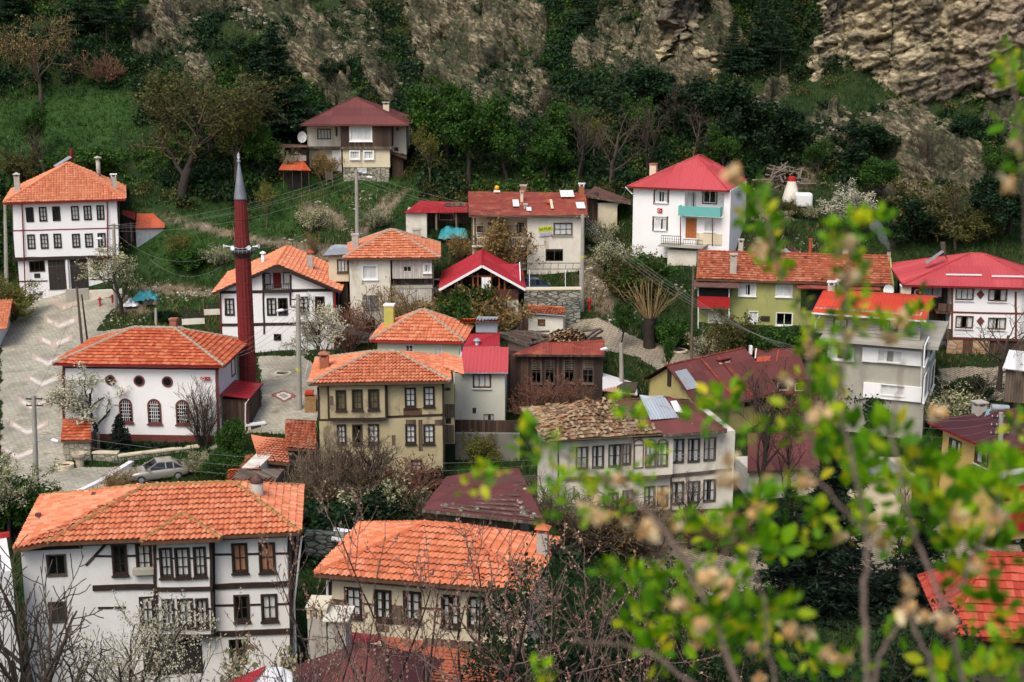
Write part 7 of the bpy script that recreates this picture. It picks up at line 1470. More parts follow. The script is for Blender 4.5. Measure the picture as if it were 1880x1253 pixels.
class Plant:
    def __init__(s, seed): s.r = np.random.RandomState(seed); s.br = []
    def grow(s, p, d, L, r, lev, N, ang, ratio, wob=.12, up=.05, tmin=.3, seg=6, mx=None):
        mx = len(N) if mx is None else mx; n = seg if lev < 2 else 4; pts = [np.array(p, float)]; d = np.array(d, float); d /= np.linalg.norm(d)
        for i in range(n):
            d = d+s.r.normal(0, wob, 3)+np.array([0, 0, up]); d /= np.linalg.norm(d); pts.append(pts[-1]+d*L/n)
        rr = [r*(1-.62*i/n) for i in range(n+1)] if lev < mx else [r*(1-.8*i/n) for i in range(n+1)]
        s.br.append((np.array(pts), rr, lev))
        if lev < mx:
            k = N[lev]; az0 = s.r.rand()*2*PI
            for c in range(k):
                t = tmin+(1-tmin)*(c+.5+s.r.uniform(-.4, .4))/k; f = t*n; i = min(int(f), n-1); q = pts[i]+(pts[i+1]-pts[i])*(f-i); dd = pts[i+1]-pts[i]; dd /= np.linalg.norm(dd)
                a = np.cross(dd, (0, 0, 1.) if abs(dd[2]) < .9 else (1., 0, 0)); a /= np.linalg.norm(a); b = np.cross(dd, a); az = az0+c*2.4+s.r.normal(0, .4); th = R(ang[lev]*s.r.uniform(.7, 1.25))
                nd = dd*math.cos(th)+(a*math.cos(az)+b*math.sin(az))*math.sin(th)
                s.grow(q, nd, L*ratio[lev]*s.r.uniform(.75, 1.2)*(1.15-.45*t), (r*(1-.62*t))*.62, lev+1, N, ang, ratio, wob, up, .25, seg, mx)
        return s
    def tubes(s, lv, rmin=.0, n=None):
        V, Fc = [], []; nb = 0
        for pts, rr, lev in s.br:
            if lev not in lv: continue
            k = n or (7 if lev == 0 else 5 if lev == 1 else 3); m = len(pts); t = np.gradient(pts, axis=0); t /= np.linalg.norm(t, axis=1)[:, None]+1e-9
            a = np.cross(t, (.13, .21, 1.)); a /= np.linalg.norm(a, axis=1)[:, None]+1e-9; b = np.cross(t, a); w = 2*PI*np.arange(k)/k; rad = np.maximum(np.array(rr), rmin)
            V.append((pts[:, None]+rad[:, None, None]*(a[:, None]*np.cos(w)[None, :, None]+b[:, None]*np.sin(w)[None, :, None])).reshape(-1, 3))
            i = (np.arange(m-1)[:, None]*k+np.arange(k)[None]).ravel(); j = (np.arange(m-1)[:, None]*k+(np.arange(k)[None]+1) % k).ravel(); Fc.append(np.stack([i, j, j+k, i+k], 1)+nb); nb += m*k
        return np.concatenate(V), np.concatenate(Fc)
    def spots(s, lv, per, jit):
        P = []
        for pts, rr, lev in s.br:
            if lev in lv:
                f = s.r.rand(per)*(len(pts)-1); i = np.minimum(f.astype(int), len(pts)-2); P.append(pts[i]+(pts[i+1]-pts[i])*(f-i)[:, None]+s.r.normal(0, jit, (per, 3)))
        return np.concatenate(P)
def leafquads(P, size, rs, asp=.6, flat=0., var=.4):
    n = len(P); a = rs.normal(0, 1, (n, 3)); a[:, 2] *= (1-flat); a /= np.linalg.norm(a, axis=1)[:, None]+1e-9; b = np.cross(a, rs.normal(0, 1, (n, 3))*np.array([1-flat*.8, 1-flat*.8, 1])); b /= np.linalg.norm(b, axis=1)[:, None]+1e-9
    s = size*(1-var+2*var*rs.rand(n))[:, None]
    V = np.stack([P-a*s, P-b*s*asp+a*s*.1, P+a*s, P+b*s*asp+a*s*.1], 1).reshape(-1, 3); return V, np.arange(4*n).reshape(-1, 4)
def join(*vf):
    V, Fc, nb = [], [], 0
    for v, f in vf: V.append(v); Fc.append(f+nb); nb += len(v)
    return np.concatenate(V), np.concatenate(Fc)
PROTO = {}
def proto(key, trunk, tm, crown, cm, twig=None, wm=None):
    z = max([trunk[0][:, 2].max()]+[np.percentile(c[0][:, 2], 99.5) for c in crown]+([twig[0][:, 2].max()] if twig is not None else [])); cs = [mesh_np('crown', *c, m, obj=False) for c, m in zip(crown, cm)]
    PROTO[key] = (mesh_np('trunk', *trunk, tm, obj=False, smooth=True), cs, mesh_np('twigs', *twig, wm, obj=False) if twig is not None else None, z)
def broad(key, seed, N, ang, ratio, L, r, bark, twig, leafm, per, ls, jit, lv=None, up=.05, wob=.13, rmin=.012, lean=(0, 0, 1), tmin=.3, asp=.6):
    p = Plant(seed).grow((0, 0, -.3), lean, L, r, 0, N, ang, ratio, wob, up, tmin); mx = len(N)
    tr = p.tubes([0, 1] if mx > 2 else [0]); tw = p.tubes(list(range(2, mx+1)) if mx > 2 else list(range(1, mx+1)), rmin)
    if leafm is None: proto(key, tr, bark, [], [], tw, twig)
    else: proto(key, tr, bark, [leafquads(p.spots(lv or [mx-1, mx], per, jit), ls, p.r, asp)], [leafm], tw, twig)
broad('bare', 1, (7,5,5), (42,45,45), (.62,.55,.5), 5.2, .2, BARK, TWIGB, None, 0, 0, 0, rmin=.014)
broad('bare2', 21, (8,6,5), (35,42,45), (.6,.55,.5), 5.6, .19, BARKD, TWIGB, None, 0, 0, 0, rmin=.014, up=.09)
broad('oak_bud', 2, (10,7,6), (52,46,46), (.8,.6,.5), 5.5, .24, BARKD, TWIGO, L_OLV, 13, .075, .16, rmin=.013, wob=.12, tmin=.3)
broad('ochre_bud', 3, (9,7,5), (50,46,46), (.75,.6,.5), 5.2, .2, BARK, TWIGO, L_OCH, 5, .07, .12, rmin=.018, wob=.18)
broad('yellow_bud', 4, (8,6,5), (38,42,45), (.6,.55,.5), 4.5, .15, BARK, TWIGO, L_YEL, 9, .075, .12, rmin=.012, up=.08)
broad('leafy', 5, (8,6,5), (46,45,45), (.62,.55,.5), 4.6, .18, BARKD, TWIGB, L_GREEN, 26, .11, .2, up=.04)
broad('leafy2', 6, (9,6,5), (40,45,48), (.58,.58,.5), 4.8, .18, BARKD, TWIGB, L_GREEN, 20, .10, .17, up=.07)
broad('darkleafy', 7, (9,6,5), (50,48,48), (.6,.55,.5), 4.2, .18, BARKD, TWIGB, L_DARK, 26, .12, .2, up=.02)
broad('blossom', 8, (9,7,6), (42,46,45), (.66,.58,.5), 4.2, .15, BARKD, TWIGB, L_WHT, 11, .065, .09, up=.06)
broad('blossom2', 9, (7,6,5), (42,46,45), (.66,.58,.5), 4.2, .16, BARKD, TWIGB, L_GWH, 14, .065, .10, up=.07)
def clump(key, seed, stems, H_, spread, bark, twig, leafm, per, ls, jit, N=(5,4), rmin=.012, up=.05, asp=.6):
    p = Plant(seed)
    for i in range(stems):
        a = 2*PI*i/stems+p.r.normal(0, .3); q = abs(p.r.normal(.5, .3)); p.grow((.12*spread*math.cos(a), .12*spread*math.sin(a), -.2), (spread*q*math.cos(a), spread*q*math.sin(a), 1), H_*p.r.uniform(.65, 1.1), .045, 0, N, (35,40), (.5,.5), .12, up, .2, 5)
    mx = len(N); proto(key, p.tubes([0]), bark, [leafquads(p.spots([mx-1, mx], per, jit), ls, p.r, asp)] if leafm else [], [leafm] if leafm else [], p.tubes(list(range(1, mx+1)), rmin), twig)
clump('bare_bush', 11, 26, 2.6, .95, BARK, TWIGY2, L_OCH, 1, .035, .05, (8,6)); clump('straw_bush', 12, 18, 2.4, .7, TWIGY, TWIGY, L_OCH, 2, .05, .06, (6,4)); clump('ochre_bush', 13, 13, 2.5, .9, BARK, TWIGY, L_OCH, 7, .065, .10, (6,5)); clump('green_bush', 14, 13, 2.0, .9, BARKD, TWIGB, L_GREEN, 22, .085, .13, (6,4)); clump('dark_bush', 15, 13, 2.0, 1., BARKD, TWIGB, L_DARK, 24, .09, .14, (6,4)); clump('olive_bush', 16, 14, 2.6, .9, BARK, TWIGO, L_OLV, 12, .075, .12, (6,5)); clump('blossom_bush', 17, 12, 2.4, .9, BARKD, TWIGB, L_GWH, 10, .065, .10, (6,5)); clump('red_bush', 18, 14, 2.4, .8, BARK, M('reddish_twigs', (.22, .10, .075), (.16, .07, .055), 2, .95, bump=0), L_DRY, 2, .05, .05, (7,5)); clump('yellow_bush', 19, 14, 2.5, .8, BARK, TWIGO, L_YEL, 9, .07, .11, (6,5)); clump('fan_shrub', 20, 26, 3.6, .75, BARKD, TWIGB, None, 0, 0, 0, (5,3), .012, .1)
def spruce(key, seed, H_, Rm, mat, droop, dens, needle, sparse=.0, crown0=.06):
    rs = np.random.RandomState(seed); p = Plant(seed); p.br.append((np.array([(0, 0, -.3+(H_+.3)*i/8) for i in range(9)]), [.02+.2*(1-i/8) for i in range(9)], 0)); P = []
    z = H_*crown0
    while z < H_*.985:
        f = (z-H_*crown0)/(H_*(1-crown0)); nb = int(5+4*(1-f))
        for b in range(nb):
            if rs.rand() < sparse: continue
            a = rs.rand()*2*PI; L = Rm*(1-f)**.8*rs.uniform(.7, 1.12)+.12; k = 6; pts = [np.array([0, 0, z])]
            for i in range(k): t = (i+1)/k; pts.append(np.array([math.cos(a)*L*t, math.sin(a)*L*t, z-droop*L*t*(1-.45*t)+rs.normal(0, .03)]))
            p.br.append((np.array(pts), [.035*(1-i/k*.8) for i in range(k+1)], 1)); n = max(6, int(dens*L)); t = rs.rand(n)**.7; q = np.array(pts)[np.minimum((t*k).astype(int), k-1)]+(np.array(pts)[1]-np.array(pts)[0])*0
            seg = np.minimum((t*k).astype(int), k-1); pa = np.array(pts); q = pa[seg]+(pa[seg+1]-pa[seg])*(t*k-seg)[:, None]; w = L*.26*(1-.5*t); perp = np.array([-math.sin(a), math.cos(a), 0]); q = q+perp[None]*(rs.normal(0, 1, n)*w)[:, None]; q[:, 2] -= np.abs(rs.normal(0, .09, n))+.02; P.append(q)
        z += H_*.034*rs.uniform(.8, 1.2)+.05
    P = np.concatenate(P); proto(key, p.tubes([0]), BARKD, [leafquads(P, needle, rs, .32, .5)], [mat], p.tubes([1], .01, 3), BARKD)
spruce('spruce', 31, 9., 2.6, L_SPR, .45, 46, .17); spruce('spruce_small', 32, 3., 1.1, L_SPR, .15, 60, .11); spruce('pine', 33, 12., 2.9, L_PINE, -.12, 46, .2, .3, .35); spruce('pine_full', 34, 10., 3.2, L_PINE, .05, 50, .2, .15, .12)
# pollard willow
p = Plant(41); p.br.append((np.array([(0,0,-.3),(.05,0,.6),(-.05,.05,1.3),(.02,0,1.9)]), [.34,.3,.33,.36], 0))
for i in range(44): a = p.r.rand()*2*PI; e = p.r.uniform(.15, 1.1); p.grow((.22*math.cos(a), .22*math.sin(a), 1.85), (math.cos(a)*e, math.sin(a)*e, 1), p.r.uniform(1.5, 2.9), .03, 1, (3,), (20,), (.5,), .1, .06, .4, 5, 1) if False else p.br.append((np.array([(.22*math.cos(a)+e*math.cos(a)*t*1.6, .22*math.sin(a)+e*math.sin(a)*t*1.6, 1.8+t*p.r.uniform(1.9, 2.6)-.35*e*t*t) for t in np.linspace(0, 1, 6)]), [.03*(1-.7*t) for t in np.linspace(0, 1, 6)], 1))
proto('pollard', p.tubes([0]), BARKD, [], [], p.tubes([1], .016, 4), TWIGY)
# close budding trees at the bottom of the frame
broad('blossom_near', 62, (8,7,5), (46,48,45), (.66,.58,.5), 4.2, .15, BARKD, TWIGB, L_WHT, 20, .030, .07, up=.04, rmin=.008)
broad('near_dark', 61, (9,7,6), (48,46,45), (.62,.56,.5), 4.2, .14, BARKD, TWIGB, L_DARK, 26, .045, .10, up=.04, rmin=.008)
def near(key, seed, N=(6,5,5), L=6.):
    p = Plant(seed).grow((0, 0, -.5), (0, 0, 1), L, .12, 0, N, (34,42,48), (.62,.55,.5), .12, .10, .25)
    proto(key, p.tubes([0, 1]), BARKD, [leafquads(p.spots([2, 3], 9, .02), .028, p.r, .7)], [L_PNK], p.tubes([2, 3], .007, 4), BARKP)
near('pink_near', 51); near('pink_near2', 52, (7,5,4)); near('pink_near3', 53, (5,6,5))
NAMES = {'bare': 'bare_tree', 'bare2': 'bare_tree', 'oak_bud': 'budding_tree', 'ochre_bud': 'budding_tree', 'yellow_bud': 'budding_tree', 'leafy': 'leafy_tree', 'leafy2': 'leafy_tree', 'darkleafy': 'leafy_tree', 'near_dark': 'leafy_tree', 'blossom_near': 'blossoming_tree', 'blossom': 'blossoming_tree', 'blossom2': 'blossoming_tree', 'spruce': 'spruce_tree', 'spruce_small': 'spruce_tree', 'pine': 'pine_tree', 'pine_full': 'pine_tree', 'pollard': 'willow_tree', 'pink_near': 'budding_tree', 'pink_near2': 'budding_tree', 'pink_near3': 'budding_tree', 'fan_shrub': 'shrub'}
_rz = random.Random(77)
def plant(key, base, top, label, wf=1., Y=None, group=None, dy=0.):
    g_ = ground(*base) if Y is None else at(base[0], base[1], Y)
    if Y is not None: g_[2] = gz(g_[0], g_[1])
    g_ = np.array([g_[0], g_[1]+dy, gz(g_[0], g_[1]+dy)]); t = at(base[0], top, g_[1]); hh = max(.5, t[2]-g_[2]); tm, cs, tw, z = PROTO[key]; s = hh/z
    nm = NAMES.get(key, 'bush'); o = empty(nm, g_, _rz.uniform(0, 6.28), label, 'tree' if 'tree' in nm else 'shrub', group); o.scale = (s*wf, s*wf, s)
    link(bpy.data.objects.new('trunk', tm), o)
    if cs:
        c = link(bpy.data.objects.new('crown', cs[0]), o)
        if tw: link(bpy.data.objects.new('branches', tw), o)
    elif tw: link(bpy.data.objects.new('crown', tw), o)
    return o
PL = [
 # --- upper left hillside
 ('ochre_bud',(75,195),18,'ochre budding tree at the top left corner of the slope',1.0), ('oak_bud',(335,372),118,'big spreading brownish budding tree above the minaret',1.35), ('pine_full',(512,268),28,'tall dark pine left of the topmost house',1.05),
 ('pine',(198,100),-70,'tall pine with visible trunk at the top left',.8), ('pine',(246,98),-50,'second tall pine right beside the visible pale trunk',.8), ('pine_full',(155,70),-60,'dense pine behind the ochre tree at the top left',.8), ('pine_full',(30,40),-80,'dark pine in the top left corner',.9),
 ('red_bush',(195,160),88,'reddish round shrub under the tall pines',1.2), ('bare2',(134,160),60,'thin bare tree between the ochre tree and the pines',.5), ('leafy2',(70,300),185,'fresh green tree on the grass above the garage house',.9), ('bare',(85,330),225,'bare shrubby tree behind the garage house roof',1.1), ('yellow_bud',(432,345),165,'yellow-green tree right of the big brown tree',1.0), ('leafy',(480,330),225,'green tree between the brown tree and the topmost house',.9), ('yellow_bud',(490,420),330,'bright yellow-green bush beside the minaret spire',.9),
 ('olive_bush',(35,330),270,'olive bush above the left chimney of the garage house',1.4), ('green_bush',(160,330),270,'dark green bush right of the garage house peak',1.5),
 # --- behind the topmost house and the centre slope
 ('leafy',(862,345),165,'light green tree right of the topmost house',.9), ('leafy2',(930,335),215,'bushy green tree on the slope above the rusty house',1.15), ('yellow_bud',(790,350),225,'yellowish young tree close to the right wall of the topmost house',.8), ('leafy',(1000,340),245,'rounded green tree above the right end of the rusty house',1.2), ('bare2',(718,190),105,'bare tree behind the chimney of the topmost house',.9), ('bare',(1122,348),180,'forked bare tree above the brown barn',1.1), ('bare2',(1060,340),190,'dark bare tree above the rusty roof chimney',1.1), ('bare2',(1190,330),185,'bare tree behind the left edge of the teal-balcony house',1.1),
 ('darkleafy',(1290,290),150,'dark tree right behind the teal-balcony house roof',1.2), ('darkleafy',(1400,300),190,'dark tree left of the branch pile',1.1), ('bare2',(1240,270),150,'bare tree on the dark slope above the red hip roof',1.), ('pine',(1432,150),-10,'lone pine standing against the cliff edge',.75), ('pine_full',(1395,140),-30,'dark pine in the gap beside the cliff',.7), ('pine_full',(1345,140),20,'low dark pine right of the rock outcrop',.8), ('darkleafy',(1150,230),120,'dark tree left of the rock outcrop foot',1.3), ('pine_full',(1080,60),-40,'dark pine beside the rock outcrop top',.8),
 ('blossom',(1555,455),328,'white blossoming tree behind the olive house',1.35), ('blossom2',(1420,455),385,'greenish budding tree beside the white water tank',1.3), ('olive_bush',(1450,400),362,'olive shrub in front of the white water tank',1.2), ('blossom_bush',(1490,405),372,'pale shrub at the right side of the water tank',1.1), ('olive_bush',(1685,440),320,'large olive shrub on the slope right of the blossoming tree',1.3), ('olive_bush',(1780,450),370,'olive shrub above the faded red roof',1.5), ('darkleafy',(1640,455),360,'dark tree right of the blossoming tree',1.1), ('darkleafy',(1850,430),320,'dark tree above the far right roof',1.2), ('bare',(1755,460),330,'bare tree above the solar collector',.9), ('darkleafy',(1560,300),225,'dark scrub tree at the foot of the cliff',1.6), ('darkleafy',(1780,280),215,'dark scrub tree under the right part of the cliff',1.6), ('leafy',(1620,370),290,'green scrub tree between cliff and blossoming tree',1.4),
 ('leafy',(1040,300),190,'tall green tree in the middle of the wooded slope',1.1), ('yellow_bud',(1090,300),200,'yellow-green tree among the bare trees above the barn',1.), ('leafy2',(1330,330),225,'green tree rising over the right end of the red hip roof',1.1), ('bare',(1270,300),185,'bare grey tree over the peak of the red hip roof',1.0), ('leafy2',(1180,290),170,'green tree left of the red hip roof',1.1), ('leafy',(820,300),150,'broad green tree right of the topmost house chimney',1.1), ('bare2',(1005,250),150,'bare tree on the edge of the folded rock band',1.), ('leafy2',(400,250),150,'green tree behind the crown of the big brown tree',1.2), ('leafy',(300,230),130,'green tree left of the big brown tree crown',1.), ('darkleafy',(450,150),70,'dark tree above the big brown tree',1.2), ('leafy2',(1500,330),250,'green tree under the cliff corner',1.2), ('bare2',(1700,330),230,'bare tree against the right cliff foot',1.1), ('leafy2',(1830,350),260,'green tree on the far right slope',1.2), ('darkleafy',(620,180),110,'dark tree above the left of the maroon roof',1.2), ('leafy2',(560,240),175,'green tree just left of the maroon roof',.9),
 # --- village, left
 ('blossom2',(224,580),450,'pale blossoming tree at the corner of the garage house',1.15), ('blossom',(176,815),655,'white blossoming tree in front of the mosque',1.55), ('spruce_small',(222,835),758,'small dark spruce under the blossoming tree',.9), ('fan_shrub',(374,822),692,'bare fan-shaped shrub at the right corner of the mosque',.9), ('green_bush',(428,838),770,'slim green shrub by the mosque porch',.6), ('green_bush',(405,880),825,'green shrub right of the silver car',.8), ('blossom_bush',(362,872),822,'pale flowering shrub just behind the silver car',.8), ('green_bush',(430,890),830,'green shrub beside the garden shed',1.0), ('straw_bush',(212,902),858,'dry straw-coloured bush on the bank left of the car',1.7), ('straw_bush',(225,915),880,'dry straw-coloured bush in front of the car',1.2), ('blossom2',(18,1000),828,'greenish white tree at the left edge below the road',1.0), ('green_bush',(45,985),880,'green bush at the foot of the lower left pole',1.1), ('yellow_bush',(20,590),505,'yellow-green bush at the left edge beside the road',1.4),
 ('blossom',(592,705),535,'white blossoming tree in front of the half-timbered house',1.0), ('straw_bush',(752,605),505,'tall straw-coloured bare bush against the plain stucco house',1.1,-2.2), ('red_bush',(640,640),540,'reddish bare shrub left of the plain stucco house',.9,-1.), ('bare',(676,640),520,'small bare tree before the stucco house door',.5), ('yellow_bush',(330,470),425,'yellow bush on the grass right of the garage house',1.2), ('blossom_bush',(400,490),445,'small blossoming shrub left of the minaret balcony',1.0), ('green_bush',(350,500),455,'green bush on the grass behind the cables',1.4), ('dark_bush',(305,590),568,'dark clipped bush behind the mosque roof',1.4), ('blossom_bush',(575,425),375,'pale shrub on the slope right of the minaret',1.2), ('blossom_bush',(690,420),375,'pale shrub right of the slope pole',1.1), ('blossom2',(530,345),265,'pale budding tree left of the rusty lean-to',.8), ('ochre_bush',(592,335),275,'orange-brown bush before the topmost house porch',.9), ('straw_bush',(575,470),420,'thin straw shrub above the annex roof',.6),
 # --- village, middle
 ('ochre_bush',(925,492),392,'ochre budding shrub in front of the rusty house balcony',1.05,-1.5), ('ochre_bush',(845,480),425,'low ochre shrub below the teal tarpaulin',1.2), ('green_bush',(850,615),520,'green bush climbing the red gabled house',.9,-1.6), ('ochre_bush',(870,612),515,'ochre shrub half covering the red-brown balustrade',1.2,-1.9), ('olive_bush',(832,612),530,'olive shrub at the left corner of the red gabled house',1.,-1.8), ('ochre_bush',(915,605),525,'ochre bush against the red gabled house porch',1.25,-1.8), ('yellow_bud',(1050,492),405,'thin budding tree at the right end of the rusty house',.8), ('leafy2',(1140,645),545,'thin green young tree beside the lane',.75), ('dark_bush',(1025,588),545,'round dark bush against the retaining wall',1.), ('blossom_bush',(1120,500),435,'pale shrub below the brown barn',1.2), ('olive_bush',(1155,560),455,'mixed shrub on the bank left of the teal-balcony house',1.2), ('green_bush',(1175,545),470,'green bush under the terrace of the teal-balcony house',1.2), ('blossom_bush',(1105,455),400,'blossoming shrub beside the brown barn wall',1.), ('pollard',(1192,640),515,'pollard willow with straw-coloured shoots by the lane',1.25), ('green_bush',(1230,640),585,'green bush between willow and wooden pole',1.2), ('leafy2',(1225,700),615,'slender green tree on the lane edge',.5), ('olive_bush',(1345,660),560,'mixed shrub in front of the olive house balcony',1.0), ('green_bush',(1420,665),600,'green shrub under the meter box of the olive house',1.3), ('blossom_bush',(1300,660),600,'pale shrub at the olive house corner',.9), ('dark_bush',(1470,660),610,'dark bush between olive house and concrete house',1.3),
 ('bare_bush',(655,960),790,'large dark bare bush below the old yellow house',1.1), ('red_bush',(735,950),815,'brownish bare bush at the foot of the old yellow house',1.1), ('bare2',(690,960),790,'tall bare tree before the old yellow house',1.3), ('bare_bush',(780,980),890,'bare thicket at the left end of the sagging maroon roof',1.2), ('bare_bush',(560,960),850,'bare thicket behind the near roof corner',1.1), ('bare_bush',(600,960),800,'tangled bare bush beside the tile sheds',1.0), ('blossom_bush',(700,975),860,'pale budding shrub at the bottom of the old yellow house',1.2), ('dark_bush',(640,1000),900,'dark green bush below the bare thicket',1.4), ('dark_bush',(720,985),905,'dark green bush left of the sagging roof',1.2), ('red_bush',(985,775),680,'reddish bare thicket in front of the dark ruin',1.2), ('red_bush',(1040,765),690,'second reddish thicket at the right end of the dark ruin',1.0), ('yellow_bush',(885,860),790,'yellowish shrub in front of the grey garden wall',1.), ('dark_bush',(790,900),855,'dark green bush right of the old yellow house corner',1.2), ('dark_bush',(580,1010),920,'dark green shrub behind the near house roof corner',1.4),
 ('bare2',(1385,960),655,'tall dark bare tree in front of the mustard house',.8), ('bare2',(1440,950),770,'bare tree beside the crimson sheet shed',.9), ('red_bush',(1480,800),690,'reddish bare shrub below the maroon shed',1.2), ('spruce',(1520,1120),745,'large dark spruce behind the foreground leaves',1.05), ('spruce',(1440,1130),880,'lower dark spruce left of the large one',1.1), ('spruce',(1680,1130),880,'dark spruce right of the large one',1.1), ('bare2',(1650,1000),860,'bare tree in front of the white-roofed building',.8), ('blossom_bush',(1735,790),700,'blossoming shrub above the yellow corner house',1.3), ('bare',(1835,720),545,'spreading bare tree before the faded red roof house',1.2), ('bare',(1795,760),660,'low bare tree on the terrace edge',1.2), ('dark_bush',(1770,730),690,'dark bush on the terrace below the stone piers',1.6), ('dark_bush',(1590,780),690,'dark bush beside the concrete house wall',.9), ('bare_bush',(1290,1010),930,'bare thicket at the foot of the dilapidated white house',1.3), ('bare_bush',(1180,1020),920,'bare thicket under the dilapidated house bay',1.2), ('bare_bush',(1000,1015),865,'bare thicket at the left foot of the dilapidated white house',1.4), ('bare_bush',(1085,1020),880,'wide bare thicket below the dilapidated house windows',1.5), ('red_bush',(1330,1020),930,'reddish thicket at the right foot of the dilapidated house',1.3), ('straw_bush',(1140,1015),900,'straw-coloured shrub under the dilapidated house wall',1.3), ('bare2',(1050,1010),850,'bare tree before the left part of the dilapidated white house',1.), ('bare2',(1265,1010),870,'bare tree before the right part of the dilapidated white house',1.), ('ochre_bush',(1215,1000),905,'ochre shrub under the dilapidated house windows',1.0),
]
for q in PL: plant(q[0], q[1], q[2], q[3], q[4], dy=q[5] if len(q) > 5 else 0.)
# hedge in front of the mosque
hd = H('hedge', 'low clipped dark hedge along the brown plinth of the mosque', D3, (1230,415), 102.6, -3, 'hedge'); u0 = hd.f(445, 400)[0]; u1, z1 = hd.f(1230, 352); rs = np.random.RandomState(3); n = 5200; z0 = hd.f(800, 420)[1]
P_ = np.stack([rs.uniform(u0, u1, n), rs.uniform(-.35, .35, n), z0-.6+(z1-z0+.6)*rs.rand(n)**.6+rs.normal(0, .05, n)], 1); mesh_np('leaves', *leafquads(P_, .075, rs), L_DARK, hd.o)
# close trees at the bottom
for key, x, top, Y, wf, lb in [('pink_near',745,905,42,1.,'budding pinkish tree rising before the left half of the cream house'), ('pink_near2',860,925,40,1.1,'budding pinkish tree before the middle of the cream house'), ('pink_near3',1010,900,41,1.1,'budding pinkish tree at the right end of the cream house'), ('pink_near',615,985,38,.9,'budding tree between the two front houses'), ('pink_near2',1110,960,43,1.3,'budding tree right of the cream house'), ('pink_near3',1190,990,45,1.2,'budding tree below the dilapidated white house'), ('pink_near3',500,1060,37,1.,'budding tree before the right corner of the near house'), ('bare',110,960,45,1.1,'dark bare tree before the left end of the near house'), ('bare2',40,1030,42,1.1,'dark bare tree in the lower left corner'), ('blossom_near',225,1085,46,1.0,'blossoming tree before the near house wall'), ('blossom_near',330,1150,47,.9,'low blossoming tree under the bay of the near house'), ('bare',180,1120,43,1.2,'bare shrubby tree before the near house at the bottom left'), ('near_dark',1090,1010,47,1.3,'dark green tree right of the cream house corner'), ('near_dark',1180,1060,46,1.2,'dark green tree in the shade below the dilapidated house'), ('near_dark',1580,1080,44,1.4,'dark green tree at the bottom right'), ('near_dark',1420,1110,46,1.4,'dark green tree at the bottom right under the spruce'), ('blossom_bush',480,1165,52,1.,'pale shrub against the near house basement window')]:
    g_ = at(x, 1253, Y); g_[2] = gz(g_[0], g_[1]); tz = at(x, top, Y)[2]; tm, cs, tw, z = PROTO[key]; s = (tz-g_[2])/z; o = empty(NAMES.get(key, 'bush'), g_, _rz.uniform(0, 6.28), lb, 'tree' if key in NAMES else 'shrub'); o.scale = (s*wf*.75, s*wf*.75, s); link(bpy.data.objects.new('trunk', tm), o)
    if cs: link(bpy.data.objects.new('crown', cs[0]), o); link(bpy.data.objects.new('branches', tw), o)
    else: link(bpy.data.objects.new('crown', tw), o)
# ------------------------------------------------------------------ undergrowth, grass, rubble (nobody could count them)
rs = np.random.RandomState(123)
FOOT = []
for o in bpy.data.objects:
    if o.parent is None and o.type == 'EMPTY' and any(c.name.startswith(('wall', 'masonry', 'plinth')) for c in o.children):
        for c in o.children:
            if c.type == 'MESH' and c.name.startswith(('wall', 'plinth', 'basement', 'porch_wall')):
                bb = np.array([tuple(v) for v in c.bound_box]); ca, sa = math.cos(o.rotation_euler.z), math.sin(o.rotation_euler.z); FOOT.append((o.location.x, o.location.y, ca, sa, bb[:, 0].min()-.2, bb[:, 0].max()+.2, bb[:, 1].min()-.2, bb[:, 1].max()+.2))
def free(x, y):
    k = np.ones(len(x), bool)
    for ox, oy, ca, sa, a, b, c, d in FOOT:
        u = (x-ox)*ca+(y-oy)*sa; v = -(x-ox)*sa+(y-oy)*ca; k &= ~((u > a) & (u < b) & (v > c) & (v < d))
    for P in PAVED: k &= ~inpoly(x, y, P)
    return k
def masks_at(x, y): return _bil(rockM, x, y), _bil(dirtM, x, y), _bil(lushM, x, y), _bil(hillM, x, y)
def scrub(name, label, n, cond, per, cr, ls, mat, seed):
    r_ = np.random.RandomState(seed); x = r_.uniform(-75, 75, n*8); y = r_.uniform(118, 215, n*8); z = gz(x, y); px, py = project(x, y, z); k = (px > -120) & (px < 2000) & (py > -140) & free(x, y) & cond(x, y, *masks_at(x, y), px, py, r_); x, y, z = x[k][:n], y[k][:n], z[k][:n]; P = []
    for a, b, c in zip(x, y, z):
        q = cr*r_.uniform(.5, 1.35); m = int(per*q*q/cr/cr)+8; d = r_.normal(0, 1, (m, 3)); d /= np.linalg.norm(d, axis=1)[:, None]; rad = r_.rand(m)**.4*(.75+.25*np.sin(d[:, 0]*5+a)); P.append(np.stack([a+d[:, 0]*rad*q, b+d[:, 1]*rad*q, c+q*.45+d[:, 2]*rad*q*.75], 1))
    o = mesh_np(name, *leafquads(np.concatenate(P), ls, r_), mat); tag(o, label, 'undergrowth', kind='stuff')
dens = lambda x, y: fbm(x*.07, y*.07, 0, 4, 77)
scrub('undergrowth', 'dark scrub covering the hillside between the rocks', 2300, lambda x, y, r, d, l, h, px, py, q: (h > .4) & (r < .35) & (l < .5) & (dens(x, y) > .36), 75, 1.5, .2, L_DARK, 1)
scrub('undergrowth', 'fresh green scrub scattered over the hillside', 1500, lambda x, y, r, d, l, h, px, py, q: (h > .3) & (r < .5) & (d < .4) & (l < .7) & (dens(x+40, y) > .44), 65, 1.1, .16, L_GREEN, 2)
scrub('undergrowth', 'olive and brown scrub scattered over the hillside', 900, lambda x, y, r, d, l, h, px, py, q: (h > .3) & (r < .75) & (l < .8) & (dens(x, y+60) > .46), 50, 1.1, .14, L_OLV, 3)
